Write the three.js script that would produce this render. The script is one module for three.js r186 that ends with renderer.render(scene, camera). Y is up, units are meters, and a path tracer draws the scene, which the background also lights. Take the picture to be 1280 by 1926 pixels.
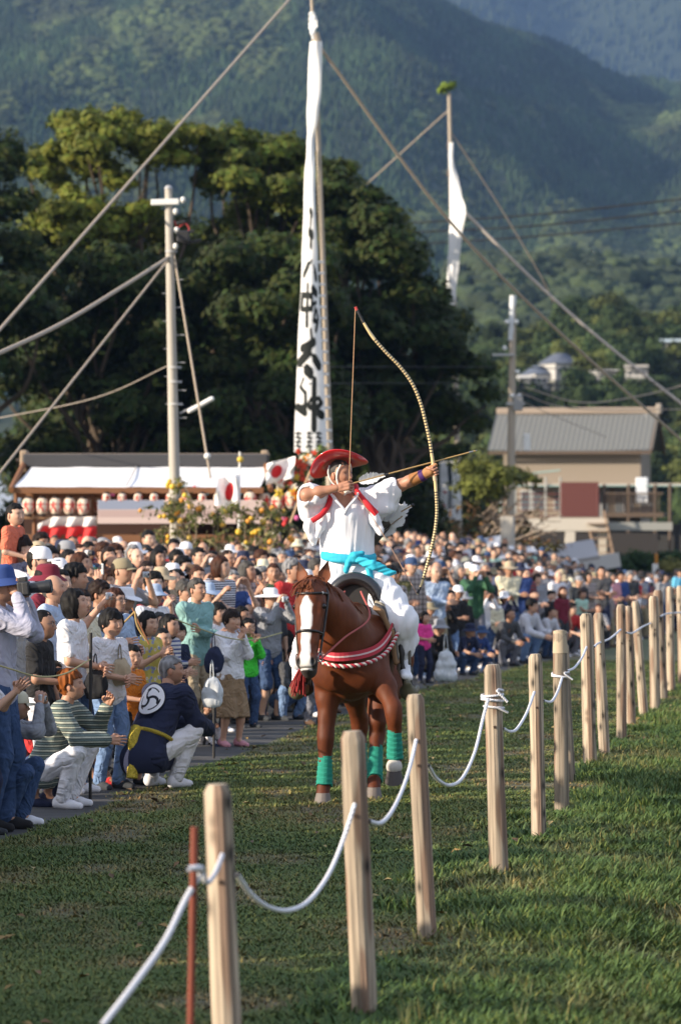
import * as THREE from 'three';
import { mergeGeometries, mergeVertices } from 'three/addons/utils/BufferGeometryUtils.js';
import { RoundedBoxGeometry } from 'three/addons/geometries/RoundedBoxGeometry.js';

// ------------------------------------------------------------------ camera, sky, sun, exposure
const EYE = 2.15, FPX = 6500;                       // eye height; focal length in photograph pixels
const scene = new THREE.Scene();
const camera = new THREE.PerspectiveCamera(2 * Math.atan(963 / FPX) * 180 / Math.PI, 680 / 1024, 0.5, 9000);
camera.position.set(0, EYE, 0); camera.lookAt(0, EYE, -10);
camera.focus = 23.5; camera.userData.fStop = 3.6;
scene.add(camera);
const SUN = new THREE.Vector3(-0.88, 0.30, 0.40).normalize();
{ // late-afternoon sky: pale and bright towards the sun, soft blue overhead
  const W = 512, H = 256, data = new Float32Array(W * H * 4);
  for (let j = 0; j < H; j++) for (let i = 0; i < W; i++) {
    const up = ((j + 0.5) / H - 0.5) * Math.PI, ro = ((i + 0.5) / W - 0.5) * 2 * Math.PI, x = Math.cos(ro) * Math.cos(up), y = Math.sin(up), z = Math.sin(ro) * Math.cos(up), c = x * SUN.x + y * SUN.y + z * SUN.z;
    const h = Math.pow(1 - Math.max(0, y), 2.2), g = 0.55 * Math.pow(Math.max(0, c), 6) + 0.15 * Math.max(0, c), k = (j * W + i) * 4;
    data[k] = 0.33 + 0.20 * h + g * 0.8; data[k + 1] = 0.395 + 0.135 * h + g * 0.69; data[k + 2] = 0.53 + 0.01 * h + g * 0.53; data[k + 3] = 1;
    if (y < 0) { data[k] = 0.2; data[k + 1] = 0.2; data[k + 2] = 0.18; }
  }
  const t = new THREE.DataTexture(data, W, H, THREE.RGBAFormat, THREE.FloatType); t.mapping = THREE.EquirectangularReflectionMapping; t.magFilter = THREE.LinearFilter; t.needsUpdate = true; scene.background = t; scene.environment = t;
}
const sun = new THREE.DirectionalLight(new THREE.Color(1, 0.86, 0.68), 4.8);
sun.position.copy(SUN).multiplyScalar(150).add(new THREE.Vector3(0, 0, -50)); sun.target.position.set(0, 0, -50);
sun.castShadow = true; sun.shadow.mapSize.set(4096, 4096);
Object.assign(sun.shadow.camera, { left: -60, right: 60, top: 60, bottom: -60, near: 1, far: 400 });
scene.add(sun, sun.target);
scene.fog = new THREE.FogExp2(new THREE.Color(0.30, 0.52, 1.0), 0.000085);
const renderer = new THREE.WebGLRenderer({ antialias: true });
renderer.setSize(680, 1024); renderer.toneMapping = THREE.LinearToneMapping; renderer.toneMappingExposure = 1.75;
renderer.shadowMap.enabled = true;

// ------------------------------------------------------------------ helpers
const V = (x, y, z) => new THREE.Vector3(x, y, z);
const mulberry = (a) => () => { a |= 0; a = a + 0x6D2B79F5 | 0; let t = Math.imul(a ^ a >>> 15, 1 | a); t = t + Math.imul(t ^ t >>> 7, 61 | t) ^ t; return ((t ^ t >>> 14) >>> 0) / 4294967296; };
let rnd = mulberry(7);
const R = (a, b) => a + (b - a) * rnd();
const pick = (l) => l[Math.floor(rnd() * l.length)];
const clamp = (x, a, b) => Math.min(b, Math.max(a, x)), lerp = (a, b, t) => a + (b - a) * t, sst = (a, b, x) => { const t = clamp((x - a) / (b - a), 0, 1); return t * t * (3 - 2 * t); };
function hash3(x, y, z) { let h = Math.imul(x, 374761393) ^ Math.imul(y, 668265263) ^ Math.imul(z, 2147483647 ^ 1274126177); h = Math.imul(h ^ h >>> 13, 1274126177); return ((h ^ h >>> 16) >>> 0) / 4294967296; }
function noise3(x, y, z) {
  const X = Math.floor(x), Y = Math.floor(y), Z = Math.floor(z); let u = x - X, v = y - Y, w = z - Z; u = u * u * (3 - 2 * u); v = v * v * (3 - 2 * v); w = w * w * (3 - 2 * w);
  const l = (a, b, t) => a + (b - a) * t, h = (i, j, k) => hash3(X + i, Y + j, Z + k);
  return l(l(l(h(0, 0, 0), h(1, 0, 0), u), l(h(0, 1, 0), h(1, 1, 0), u), v), l(l(h(0, 0, 1), h(1, 0, 1), u), l(h(0, 1, 1), h(1, 1, 1), u), v), w) * 2 - 1;
}
const fbm = (x, y, z, o = 4) => { let s = 0, a = 0.5; for (let i = 0; i < o; i++) { s += a * noise3(x, y, z); x = x * 2.03 + 7.1; y = y * 2.03 + 3.7; z = z * 2.03 + 1.3; a *= 0.5; } return s; };
// the ground falls gently beyond the first forty metres
function ground(d) { const t = clamp((d - 34) / 12, 0, 1); const near = d < 34 ? 0 : d < 46 ? -0.022 * 6 * t * t : -0.022 * (d - 40); return d < 95 ? near : d < 125 ? lerp(-1.21, -1.5, sst(95, 125, d)) : -1.5; }
const dip = (x, d) => { const s = x - (0.145 * d - 2.05); return s > 0.35 ? -0.22 * sst(0.35, 2.2, s) : 0; };   // the verge beyond the fence lies a little lower
const bank = (x, d) => d < 24 ? 0 : lerp(0.28, 0.95, sst(48, 85, d)) * sst(1.6, 5, -2.22 + 0.153 * (d - 22.6) - x) * sst(24, 34, d) * (1 - sst(98, 118, d));      // the rear of the crowd on the left stands on a low bank
const at = (px, py, d) => V((px - 640) * d / FPX, EYE - (py - 963) * d / FPX, -d);      // a point of the place seen at that pixel of the photograph
const onGround = (px, d) => V((px - 640) * d / FPX, ground(d), -d);
const names = {};
const numbered = (n) => { const k = names[n] = (names[n] ?? -1) + 1; return k ? `${n}_${String(k).padStart(3, '0')}` : n; };
function tag(o, label, category, group) { o.userData.label = label; o.userData.category = category; if (group) o.userData.group = group; return o; }
function thing(name, label, category, pos, group) { const o = new THREE.Group(); o.name = numbered(name); if (pos) o.position.copy(pos); scene.add(o); return tag(o, label, category, group); }
function part(name, geo, mat, parent, label) { const m = new THREE.Mesh(geo, mat); m.name = name; m.castShadow = m.receiveShadow = true; if (label) m.userData.label = label; parent.add(m); return m; }
function solo(name, geo, mat, label, category, group) { const m = part(numbered(name), geo, mat, scene); return tag(m, label, category, group); }
function struct(name, geo, mat, kind = 'structure') { const m = part(numbered(name), geo, mat, scene); m.userData.kind = kind; return m; }
const lin = (r, g, b) => new THREE.Color().setRGB(r, g, b);
const matCache = new Map();
function M(r, g, b, rough = 0.85, extra) { const k = [r, g, b, rough, extra && JSON.stringify(extra)].join(); if (!matCache.has(k)) matCache.set(k, new THREE.MeshStandardMaterial({ color: lin(r, g, b), roughness: rough, ...extra })); return matCache.get(k); }
const VC = new THREE.MeshStandardMaterial({ vertexColors: true, roughness: 0.9 });
function bakeColor(g, fn) { const p = g.attributes.position, c = new Float32Array(p.count * 3); for (let i = 0; i < p.count; i++) { const q = fn(p.getX(i), p.getY(i), p.getZ(i), i); c.set(q, i * 3); } g.setAttribute('color', new THREE.BufferAttribute(c, 3)); return g; }
function tube(pts, r, seg = 24, rad = 6, closed = false) { return new THREE.TubeGeometry(new THREE.CatmullRomCurve3(pts, closed), seg, r, rad, closed); }
function bar(a, b, r, r2 = r, n = 8) { const l = a.distanceTo(b), g = new THREE.CylinderGeometry(r2, r, l, n); g.applyQuaternion(new THREE.Quaternion().setFromUnitVectors(V(0, 1, 0), b.clone().sub(a).normalize())); const m = a.clone().add(b).multiplyScalar(0.5); g.translate(m.x, m.y, m.z); return g; }
function box(w, h, d, x = 0, y = 0, z = 0) { const g = new THREE.BoxGeometry(w, h, d); g.translate(x, y, z); return g; }
function rbox(w, h, d, r, x = 0, y = 0, z = 0) { const g = new RoundedBoxGeometry(w, h, d, 2, r); g.translate(x, y, z); return g; }
const strip = (g) => { const o = g.index ? g.toNonIndexed() : g.clone(); for (const k of Object.keys(o.attributes)) if (!['position', 'normal'].includes(k)) o.deleteAttribute(k); return o; };
const join = (l) => mergeGeometries(l.map(strip));
function canvasTex(w, h, draw) { const c = document.createElement('canvas'); c.width = w; c.height = h; draw(c.getContext('2d'), w, h); const t = new THREE.CanvasTexture(c); t.colorSpace = THREE.SRGBColorSpace; t.anisotropy = 8; return t; }
function dataTex(n, m, fn, srgb = false) { const a = new Uint8Array(n * m * 4); for (let y = 0; y < m; y++) for (let x = 0; x < n; x++) { const c = fn(x / n, y / m); for (let k = 0; k < 3; k++) a[(y * n + x) * 4 + k] = clamp(c[k], 0, 1) * 255; a[(y * n + x) * 4 + 3] = 255; } const t = new THREE.DataTexture(a, n, m); t.magFilter = THREE.LinearFilter; t.wrapS = t.wrapT = THREE.RepeatWrapping; if (srgb) t.colorSpace = THREE.SRGBColorSpace; t.needsUpdate = true; return t; }
const toS = (x) => x <= 0.0031308 ? x * 12.92 : 1.055 * Math.pow(x, 1 / 2.4) - 0.055;
const tile = (f, u, v, s, o = 4) => { const a = 6.2832; return fbm(Math.cos(u * a) * s, Math.sin(u * a) * s + Math.cos(v * a) * s * 1.7, Math.sin(v * a) * s + f, o); };

// ------------------------------------------------------------------ smooth solids: tapered capsules and ellipsoids joined with a smooth minimum, meshed by surface nets
const cap = (a, b, ra, rb = ra, k) => ({ t: 0, a, b, ra, rb, k });
const ell = (c, r, q, k) => ({ t: 1, c, r, q: q ? q.clone().invert() : null, k });
function mesh(prims, cell, k0 = 0.03, post = null, color = null) {
  const lo = V(1e9, 1e9, 1e9), hi = V(-1e9, -1e9, -1e9), pad = k0 + cell * 3;
  for (const p of prims) {
    if (p.t === 0) { p.lo = V(Math.min(p.a.x - p.ra, p.b.x - p.rb), Math.min(p.a.y - p.ra, p.b.y - p.rb), Math.min(p.a.z - p.ra, p.b.z - p.rb)); p.hi = V(Math.max(p.a.x + p.ra, p.b.x + p.rb), Math.max(p.a.y + p.ra, p.b.y + p.rb), Math.max(p.a.z + p.ra, p.b.z + p.rb)); }
    else { const m = p.q ? Math.max(p.r.x, p.r.y, p.r.z) : 0, r = p.q ? V(m, m, m) : p.r; p.lo = p.c.clone().sub(r); p.hi = p.c.clone().add(r); }
    if (!p.sub) { lo.min(p.lo); hi.max(p.hi); }
  }
  lo.subScalar(cell * 2 + 0.012); hi.addScalar(cell * 2 + 0.012);
  const nx = Math.ceil((hi.x - lo.x) / cell) + 1, ny = Math.ceil((hi.y - lo.y) / cell) + 1, nz = Math.ceil((hi.z - lo.z) / cell) + 1, F = new Float32Array(nx * ny * nz).fill(1);
  for (const p of prims) {
    const k = p.k ?? k0, kk = pad;
    const x0 = Math.max(0, Math.floor((p.lo.x - kk - lo.x) / cell)), x1 = Math.min(nx - 1, Math.ceil((p.hi.x + kk - lo.x) / cell)), y0 = Math.max(0, Math.floor((p.lo.y - kk - lo.y) / cell)), y1 = Math.min(ny - 1, Math.ceil((p.hi.y + kk - lo.y) / cell)), z0 = Math.max(0, Math.floor((p.lo.z - kk - lo.z) / cell)), z1 = Math.min(nz - 1, Math.ceil((p.hi.z + kk - lo.z) / cell));
    let bx, by, bz, bb; if (p.t === 0) { bx = p.b.x - p.a.x; by = p.b.y - p.a.y; bz = p.b.z - p.a.z; bb = bx * bx + by * by + bz * bz || 1e-9; }
    for (let z = z0; z <= z1; z++) for (let y = y0; y <= y1; y++) { let i = (z * ny + y) * nx + x0; for (let x = x0; x <= x1; x++, i++) {
      let qx = lo.x + x * cell, qy = lo.y + y * cell, qz = lo.z + z * cell, d;
      if (p.t === 0) { qx -= p.a.x; qy -= p.a.y; qz -= p.a.z; let t = (qx * bx + qy * by + qz * bz) / bb; t = t < 0 ? 0 : t > 1 ? 1 : t; const ex = qx - t * bx, ey = qy - t * by, ez = qz - t * bz; d = Math.sqrt(ex * ex + ey * ey + ez * ez) - (p.ra + (p.rb - p.ra) * t); }
      else { qx -= p.c.x; qy -= p.c.y; qz -= p.c.z; if (p.q) { const w = V(qx, qy, qz).applyQuaternion(p.q); qx = w.x; qy = w.y; qz = w.z; } const ax = qx / p.r.x, ay = qy / p.r.y, az = qz / p.r.z, k1 = Math.sqrt(ax * ax + ay * ay + az * az), k2 = Math.sqrt(ax * ax / p.r.x / p.r.x + ay * ay / p.r.y / p.r.y + az * az / p.r.z / p.r.z); d = k2 < 1e-6 ? -Math.min(p.r.x, p.r.y, p.r.z) : k1 * (k1 - 1) / k2; }
      const f = F[i];
      if (p.sub) { const h = Math.max(k - Math.abs(f + d), 0) / k; F[i] = Math.max(f, -d) + h * h * k * 0.25; }
      else { const h = Math.max(k - Math.abs(f - d), 0) / k; F[i] = Math.min(f, d) - h * h * k * 0.25; }
    } }
  }
  if (post) for (let z = 0, i = 0; z < nz; z++) for (let y = 0; y < ny; y++) for (let x = 0; x < nx; x++, i++) if (F[i] < 0.12) F[i] = post(lo.x + x * cell, lo.y + y * cell, lo.z + z * cell, F[i]);
  const idx = new Int32Array(F.length).fill(-1), P = [], N = [], I = [], sy = nx, sz = nx * ny;
  for (let z = 0; z < nz - 1; z++) for (let y = 0; y < ny - 1; y++) for (let x = 0; x < nx - 1; x++) {
    const i = z * sz + y * sy + x; let m = 0, n = 0, px = 0, py = 0, pz = 0;
    const c = [F[i], F[i + 1], F[i + sy], F[i + sy + 1], F[i + sz], F[i + sz + 1], F[i + sz + sy], F[i + sz + sy + 1]];
    for (let j = 0; j < 8; j++) if (c[j] < 0) m |= 1 << j;
    if (m === 0 || m === 255) continue;
    for (let a = 0; a < 8; a++) for (let e = 1; e < 8; e <<= 1) { if (a & e) continue; const b = a | e; if ((c[a] < 0) === (c[b] < 0)) continue; const t = c[a] / (c[a] - c[b]); px += (a & 1) + (e === 1 ? t : 0); py += ((a >> 1) & 1) + (e === 2 ? t : 0); pz += ((a >> 2) & 1) + (e === 4 ? t : 0); n++; }
    idx[i] = P.length / 3; P.push(lo.x + (x + px / n) * cell, lo.y + (y + py / n) * cell, lo.z + (z + pz / n) * cell);
    const u = px / n, v = py / n, w = pz / n, L = (a, b, t) => a + (b - a) * t;
    let gx = L(L(c[1] - c[0], c[3] - c[2], v), L(c[5] - c[4], c[7] - c[6], v), w), gy = L(L(c[2] - c[0], c[3] - c[1], u), L(c[6] - c[4], c[7] - c[5], u), w), gz = L(L(c[4] - c[0], c[5] - c[1], u), L(c[6] - c[2], c[7] - c[3], u), v); const gl = Math.hypot(gx, gy, gz) || 1; N.push(gx / gl, gy / gl, gz / gl);
  }
  for (let z = 1; z < nz - 1; z++) for (let y = 1; y < ny - 1; y++) for (let x = 1; x < nx - 1; x++) {
    const i = z * sz + y * sy + x, s = F[i] < 0;
    const q = (o, A, B) => { if (s === (F[i + o] < 0)) return; const a = idx[i], b = idx[i - A], c = idx[i - A - B], d = idx[i - B]; if (a < 0 || b < 0 || c < 0 || d < 0) return; s ? I.push(a, b, c, a, c, d) : I.push(a, c, b, a, d, c); };
    q(1, sy, sz); q(sy, sz, 1); q(sz, 1, sy);
  }
  const g = new THREE.BufferGeometry(); g.setAttribute('position', new THREE.Float32BufferAttribute(P, 3)); g.setAttribute('normal', new THREE.Float32BufferAttribute(N, 3)); g.setIndex(I);
  if (color) bakeColor(g, color);
  return g;
}
// ------------------------------------------------------------------ ground, path
const edgeX = (d) => -2.10 + 0.153 * (d - 22.6);                 // where the asphalt path meets the grass
const fenceX = (d) => 0.145 * d - 2.05;
{
  const xs = [], ds = []; for (let x = -1360; x < -40; x += 120) xs.push(x); for (let x = -40; x < -8; x += 4) xs.push(x); for (let x = -8; x < 10; x += 0.25) xs.push(x); for (let x = 10; x < 40; x += 5) xs.push(x); for (let x = 40; x <= 1400; x += 120) xs.push(x);
  for (let d = -60; d <= 3000; d += d < 10 ? 10 : d < 60 ? 0.35 : d < 140 ? 3 : 150) ds.push(d);
  const g = new THREE.PlaneGeometry(1, 1, xs.length - 1, ds.length - 1), p = g.attributes.position, uv = g.attributes.uv;
  ds.forEach((d, j) => xs.forEach((x, i) => { const k = j * xs.length + i, near = d > 5 && d < 60 && Math.abs(x) < 12; p.setXYZ(k, x, ground(d) + dip(x, d) + bank(x, d) + (near && x > edgeX(d) + 0.7 ? 0.035 * fbm(x * 1.1, d * 0.9, 3, 3) * sst(0.7, 1.6, x - edgeX(d)) : near ? 0 : 0), -d); uv.setXY(k, x / 5, d / 5); }));
  g.index.array.reverse(); for (let i = 0; i < g.index.count; i += 3) { const a = g.index.array, t = a[i]; a[i] = a[i + 2]; a[i + 2] = t; }
  g.computeVertexNormals(); if (g.attributes.normal.getY(5) < 0) { for (let i = 0; i < g.index.count; i += 3) { const a = g.index.array, t = a[i]; a[i] = a[i + 2]; a[i + 2] = t; } g.computeVertexNormals(); }
  const tex = dataTex(768, 768, (u, v) => {
    const a = tile(3, u, v, 1.3, 5), b = tile(11, u, v, 7, 3), n = hash3(u * 768 | 0, v * 768 | 0, 4), t = clamp(0.42 + a * 1.5 + b * 0.7 + (n - 0.5) * 0.35, 0, 1), e = 0.72 + n * 0.55;
    return [toS(lerp(0.105, 0.180, t * t) * e), toS(lerp(0.112, 0.145, t) * e), toS(lerp(0.048, 0.082, t) * e)];
  }, true);
  bakeColor(g, (x, y, z) => { const b = x * x < 200 && z < -8 && z > -70 ? sst(0.12, 0.34, fbm(x * 2.1, -z * 1.4, 17, 3)) : 0; return [0.52 + b * 0.48, 0.66 + b * 0.20, 0.55 + b * 0.40]; });
  struct('ground', g, new THREE.MeshStandardMaterial({ map: tex, vertexColors: true, roughness: 0.97 }));
  // asphalt path under the crowd
  const P = [], U = [], I = [], D = []; for (let d = 6; d < 130; d += d < 60 ? 0.25 : 1) D.push(d);
  D.forEach((d, j) => { const e = edgeX(d) + 0.16 + 0.06 * fbm(d * 1.3, 5, 1, 3); for (let i = 0; i <= 8; i++) { const x = e - (1 - i / 8) * 4.2; P.push(x, ground(d) + bank(x, d) + 0.010 + (i === 8 ? -0.016 : 0), -d); U.push(x / 2, d / 2); } if (j) for (let i = 0; i < 8; i++) { const a = (j - 1) * 9 + i, b = a + 9; I.push(a, a + 1, b, a + 1, b + 1, b); } });
  const pg = new THREE.BufferGeometry(); pg.setAttribute('position', new THREE.Float32BufferAttribute(P, 3)); pg.setAttribute('uv', new THREE.Float32BufferAttribute(U, 2)); pg.setIndex(I); pg.computeVertexNormals();
  const pt = dataTex(512, 512, (u, v) => { const n = hash3(u * 512 | 0, v * 512 | 0, 9), a = tile(5, u, v, 1.5), e = 0.055 * (0.7 + n * 0.55) * (1 + a * 0.7); return [toS(e * 1.02), toS(e), toS(e * 1.02)]; }, true);
  struct('path', pg, new THREE.MeshStandardMaterial({ map: pt, roughness: 0.9 }));
}
// grass: tufts of bent blades
{
  const tuft = (n, h, spread, lean) => {
    const P = [], C = [], I = []; const r0 = mulberry(n * 31 + 5);
    for (let i = 0; i < n; i++) {
      const a = r0() * 6.283, rr = spread * Math.sqrt(r0()), x = Math.cos(a) * rr, z = Math.sin(a) * rr, b = r0() * 6.283, hh = h * (0.45 + 0.75 * r0()), l = lean * (0.3 + r0()) * hh, w = 0.0026 + 0.0022 * r0(), bx = Math.cos(b), bz = Math.sin(b), o = P.length / 3, t = r0(), dry = t > 0.86;
      const col = dry ? [1.9, 1.35, 1.0] : [0.75 + 0.5 * t, 0.8 + 0.4 * t, 0.8];
      P.push(x - bz * w, 0, z + bx * w, x + bz * w, 0, z - bx * w, x + bx * l * 0.4 - bz * w * 0.8, hh * 0.6, z + bz * l * 0.4 + bx * w * 0.8, x + bx * l * 0.4 + bz * w * 0.8, hh * 0.6, z + bz * l * 0.4 - bx * w * 0.8, x + bx * l, hh * (1 - 0.25 * l / hh), z + bz * l);
      for (let k = 0; k < 5; k++) C.push(...col); I.push(o, o + 1, o + 2, o + 1, o + 3, o + 2, o + 2, o + 3, o + 4);
    }
    const g = new THREE.BufferGeometry(); g.setAttribute('position', new THREE.Float32BufferAttribute(P, 3)); g.setAttribute('color', new THREE.Float32BufferAttribute(C, 3)); g.setIndex(I); g.computeVertexNormals(); return g;
  };
  const mat = new THREE.MeshStandardMaterial({ vertexColors: true, roughness: 0.75, side: THREE.DoubleSide });
  const put = (name, geo, list) => { const m = new THREE.InstancedMesh(geo, mat, list.length), q = new THREE.Matrix4(), e = new THREE.Quaternion(), up = V(0, 1, 0); list.forEach((t, i) => { q.compose(V(t[0], t[1], t[2]), e.setFromAxisAngle(up, t[4]), V(t[3], t[3] * t[8], t[3])); m.setMatrixAt(i, q); m.setColorAt(i, lin(t[5], t[6], t[7])); }); m.name = numbered(name); m.castShadow = m.receiveShadow = true; m.userData.kind = 'stuff'; m.userData.label = name === 'lawn_grass' ? 'short trodden grass of the riding track' : 'longer unmown grass on the verge beyond the fence'; scene.add(m); };
  rnd = mulberry(21); const lawn = [], verge = [];
  for (let i = 0; i < 230000; i++) {
    const d = 12.6 + 48 * Math.pow(rnd(), 1.55), half = 0.108 * d + 0.35, x = R(-half, half), e = x - edgeX(d);
    if (e < -0.04 + 0.13 * noise3(d * 1.3, 5, x) && rnd() > 0.004) continue;
    const beyond = x - fenceX(d), y = ground(d) + dip(x, d) + 0.035 * fbm(x * 1.1, d * 0.9, 3, 3) * sst(0.7, 1.6, e) - 0.008, patch = fbm(x * 0.7, d * 0.5, 8, 3), bare = fbm(x * 2.1, d * 1.4, 17, 3);
    if (bare > 0.16 && rnd() < Math.min(0.72, (bare - 0.16) * 4.5)) continue;
    if (beyond > 0.2 && rnd() < 0.007) { verge.push([x, y, -d, R(0.5, 0.9), R(0, 6.3), 0.10, 0.115, 0.04, R(1.3, 2.4)]); continue; }
    const k = clamp(0.5 + patch * 1.4 + R(-0.2, 0.2), 0, 1), dry = clamp(bare * 2 + R(-0.25, 0.3), 0, 1);
    const c = [lerp(0.046, 0.088, k) * (1 + dry * 1.1), lerp(0.100, 0.150, k) * (1 + dry * 0.2), lerp(0.018, 0.034, k) * (1 + dry * 1.2)];
    if (beyond > 0.15 + 0.5 * noise3(d, 2, 2) + R(-0.35, 0.35)) verge.push([x, y, -d, R(0.7, 1.5), R(0, 6.3), c[0] * 0.92, c[1] * 0.94, c[2], R(0.32, 0.72) + (patch > 0.1 ? 0.28 : 0)]);
    else if (rnd() < 0.8) lawn.push([x, y, -d, R(0.7, 1.3), R(0, 6.3), c[0] * 1.5, c[1] * 1.18, c[2] * 1.5, R(0.32, 0.75)]);
  }
  put('lawn_grass', tuft(13, 0.05, 0.07, 0.9), lawn); put('verge_grass', tuft(13, 0.095, 0.07, 0.8), verge);
  // fallen leaves
  const lf = new THREE.BufferGeometry(); lf.setAttribute('position', new THREE.Float32BufferAttribute([-0.03, 0, 0, 0, 0.012, 0.018, 0.04, 0.004, 0, 0, 0.014, -0.02], 3)); lf.setIndex([0, 1, 2, 0, 2, 3]); lf.computeVertexNormals();
  const fl = new THREE.InstancedMesh(lf, new THREE.MeshStandardMaterial({ roughness: 0.8, side: THREE.DoubleSide }), 420), q = new THREE.Matrix4(), e = new THREE.Quaternion();
  for (let i = 0; i < 420; i++) { const d = 13 + 34 * rnd(), x = edgeX(d) - 0.4 + rnd() * 4, s = R(0.5, 1.3); q.compose(V(x, ground(d) + dip(x, d) + 0.035, -d), e.setFromEuler(new THREE.Euler(R(-0.4, 0.4), R(0, 6.3), R(-0.4, 0.4))), V(s, s, s)); fl.setMatrixAt(i, q); fl.setColorAt(i, pick([lin(0.25, 0.16, 0.05), lin(0.16, 0.09, 0.04), lin(0.32, 0.24, 0.10), lin(0.10, 0.06, 0.03)])); }
  fl.name = 'fallen_leaves'; fl.userData.kind = 'stuff'; fl.castShadow = fl.receiveShadow = true; scene.add(fl);
}

// ------------------------------------------------------------------ foliage
// a cloud of small leaf faces: lobes = [centre, radius (Vector3)]; leaves sit in the outer shell, more on the upper side
function leafCloud(lobes, perArea, size, seed, tint) {
  const r0 = mulberry(seed), P = [], N = [], C = [], I = [], a = V(0, 0, 0), n = V(0, 0, 0), t = V(0, 0, 0), b = V(0, 0, 0);
  lobes.forEach(([c, r, shade = 1]) => {
    const cnt = Math.round(perArea * 4 * Math.PI * (r.x * r.y + r.y * r.z + r.x * r.z) / 3), ls = 0.8 + 0.4 * r0();
    for (let i = 0; i < cnt; i++) {
      const y = r0() < 0.8 ? 1 - 1.25 * r0() : 2 * r0() - 1, ph = r0() * 6.2832, s = Math.sqrt(Math.max(0, 1 - y * y)); n.set(s * Math.cos(ph), y, s * Math.sin(ph));
      const lump = 0.80 + 0.44 * noise3(n.x * 2.6 + c.x, n.y * 2.6 + c.y, n.z * 2.6 + c.z) , f = lump * (1.14 - 0.50 * Math.pow(r0(), 1.3));
      a.set(c.x + n.x * r.x * f, c.y + n.y * r.y * f, c.z + n.z * r.z * f);
      n.x += r0() * 1.0 - 0.5; n.y += r0() * 1.0 - 0.35; n.z += r0() * 1.0 - 0.5; n.normalize();
      t.set(r0() - 0.5, r0() - 0.5, r0() - 0.5).cross(n).normalize(); b.crossVectors(n, t);
      const L = size * (0.6 + 0.8 * r0()), W = L * 0.5, o = P.length / 3, k = ls * (0.75 + 0.5 * r0()) * shade, col = tint(r0, k);
      P.push(a.x - t.x * L, a.y - t.y * L, a.z - t.z * L, a.x + b.x * W, a.y + b.y * W, a.z + b.z * W, a.x + t.x * L, a.y + t.y * L, a.z + t.z * L, a.x - b.x * W, a.y - b.y * W, a.z - b.z * W);
      for (let j = 0; j < 4; j++) { N.push(n.x, n.y, n.z); C.push(...col); } I.push(o, o + 2, o + 1, o, o + 3, o + 2);
    }
  });
  const g = new THREE.BufferGeometry(); g.setAttribute('position', new THREE.Float32BufferAttribute(P, 3)); g.setAttribute('normal', new THREE.Float32BufferAttribute(N, 3)); g.setAttribute('color', new THREE.Float32BufferAttribute(C, 3)); g.setIndex(I); return g;
}
const leafMat = new THREE.MeshPhysicalMaterial({ vertexColors: true, roughness: 0.7, side: THREE.DoubleSide, transmission: 0.32, thickness: 0, specularIntensity: 0.3 });
const leafPlain = new THREE.MeshPhysicalMaterial({ vertexColors: true, roughness: 0.85, side: THREE.DoubleSide, specularIntensity: 0.3 });
const bark = new THREE.MeshStandardMaterial({ color: lin(0.09, 0.065, 0.045), roughness: 0.95, bumpScale: 0.03, bumpMap: dataTex(128, 256, (u, v) => { const n = 0.5 + tile(2, u, v, 3) * 0.7; return [n, n, n]; }) });
function limb(a, b, r0, r1, sway, seed) { const q = mulberry(seed), pts = [a.clone()]; for (let i = 1; i < 5; i++) { const t = i / 5; pts.push(a.clone().lerp(b, t).add(V((q() - 0.5) * sway, (q() - 0.5) * sway * 0.5, (q() - 0.5) * sway))); } pts.push(b.clone()); const g = new THREE.TubeGeometry(new THREE.CatmullRomCurve3(pts), 14, 1, 7), p = g.attributes.position, c = new THREE.CatmullRomCurve3(pts), o = V(0, 0, 0); for (let i = 0; i <= 14; i++) { c.getPointAt(i / 14, o); const r = lerp(r0, r1, i / 14); for (let j = 0; j <= 7; j++) { const k = i * 8 + j; p.setXYZ(k, o.x + (p.getX(k) - o.x) * r, o.y + (p.getY(k) - o.y) * r, o.z + (p.getZ(k) - o.z) * r); } } g.computeVertexNormals(); return g; }

let hillF;
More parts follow.
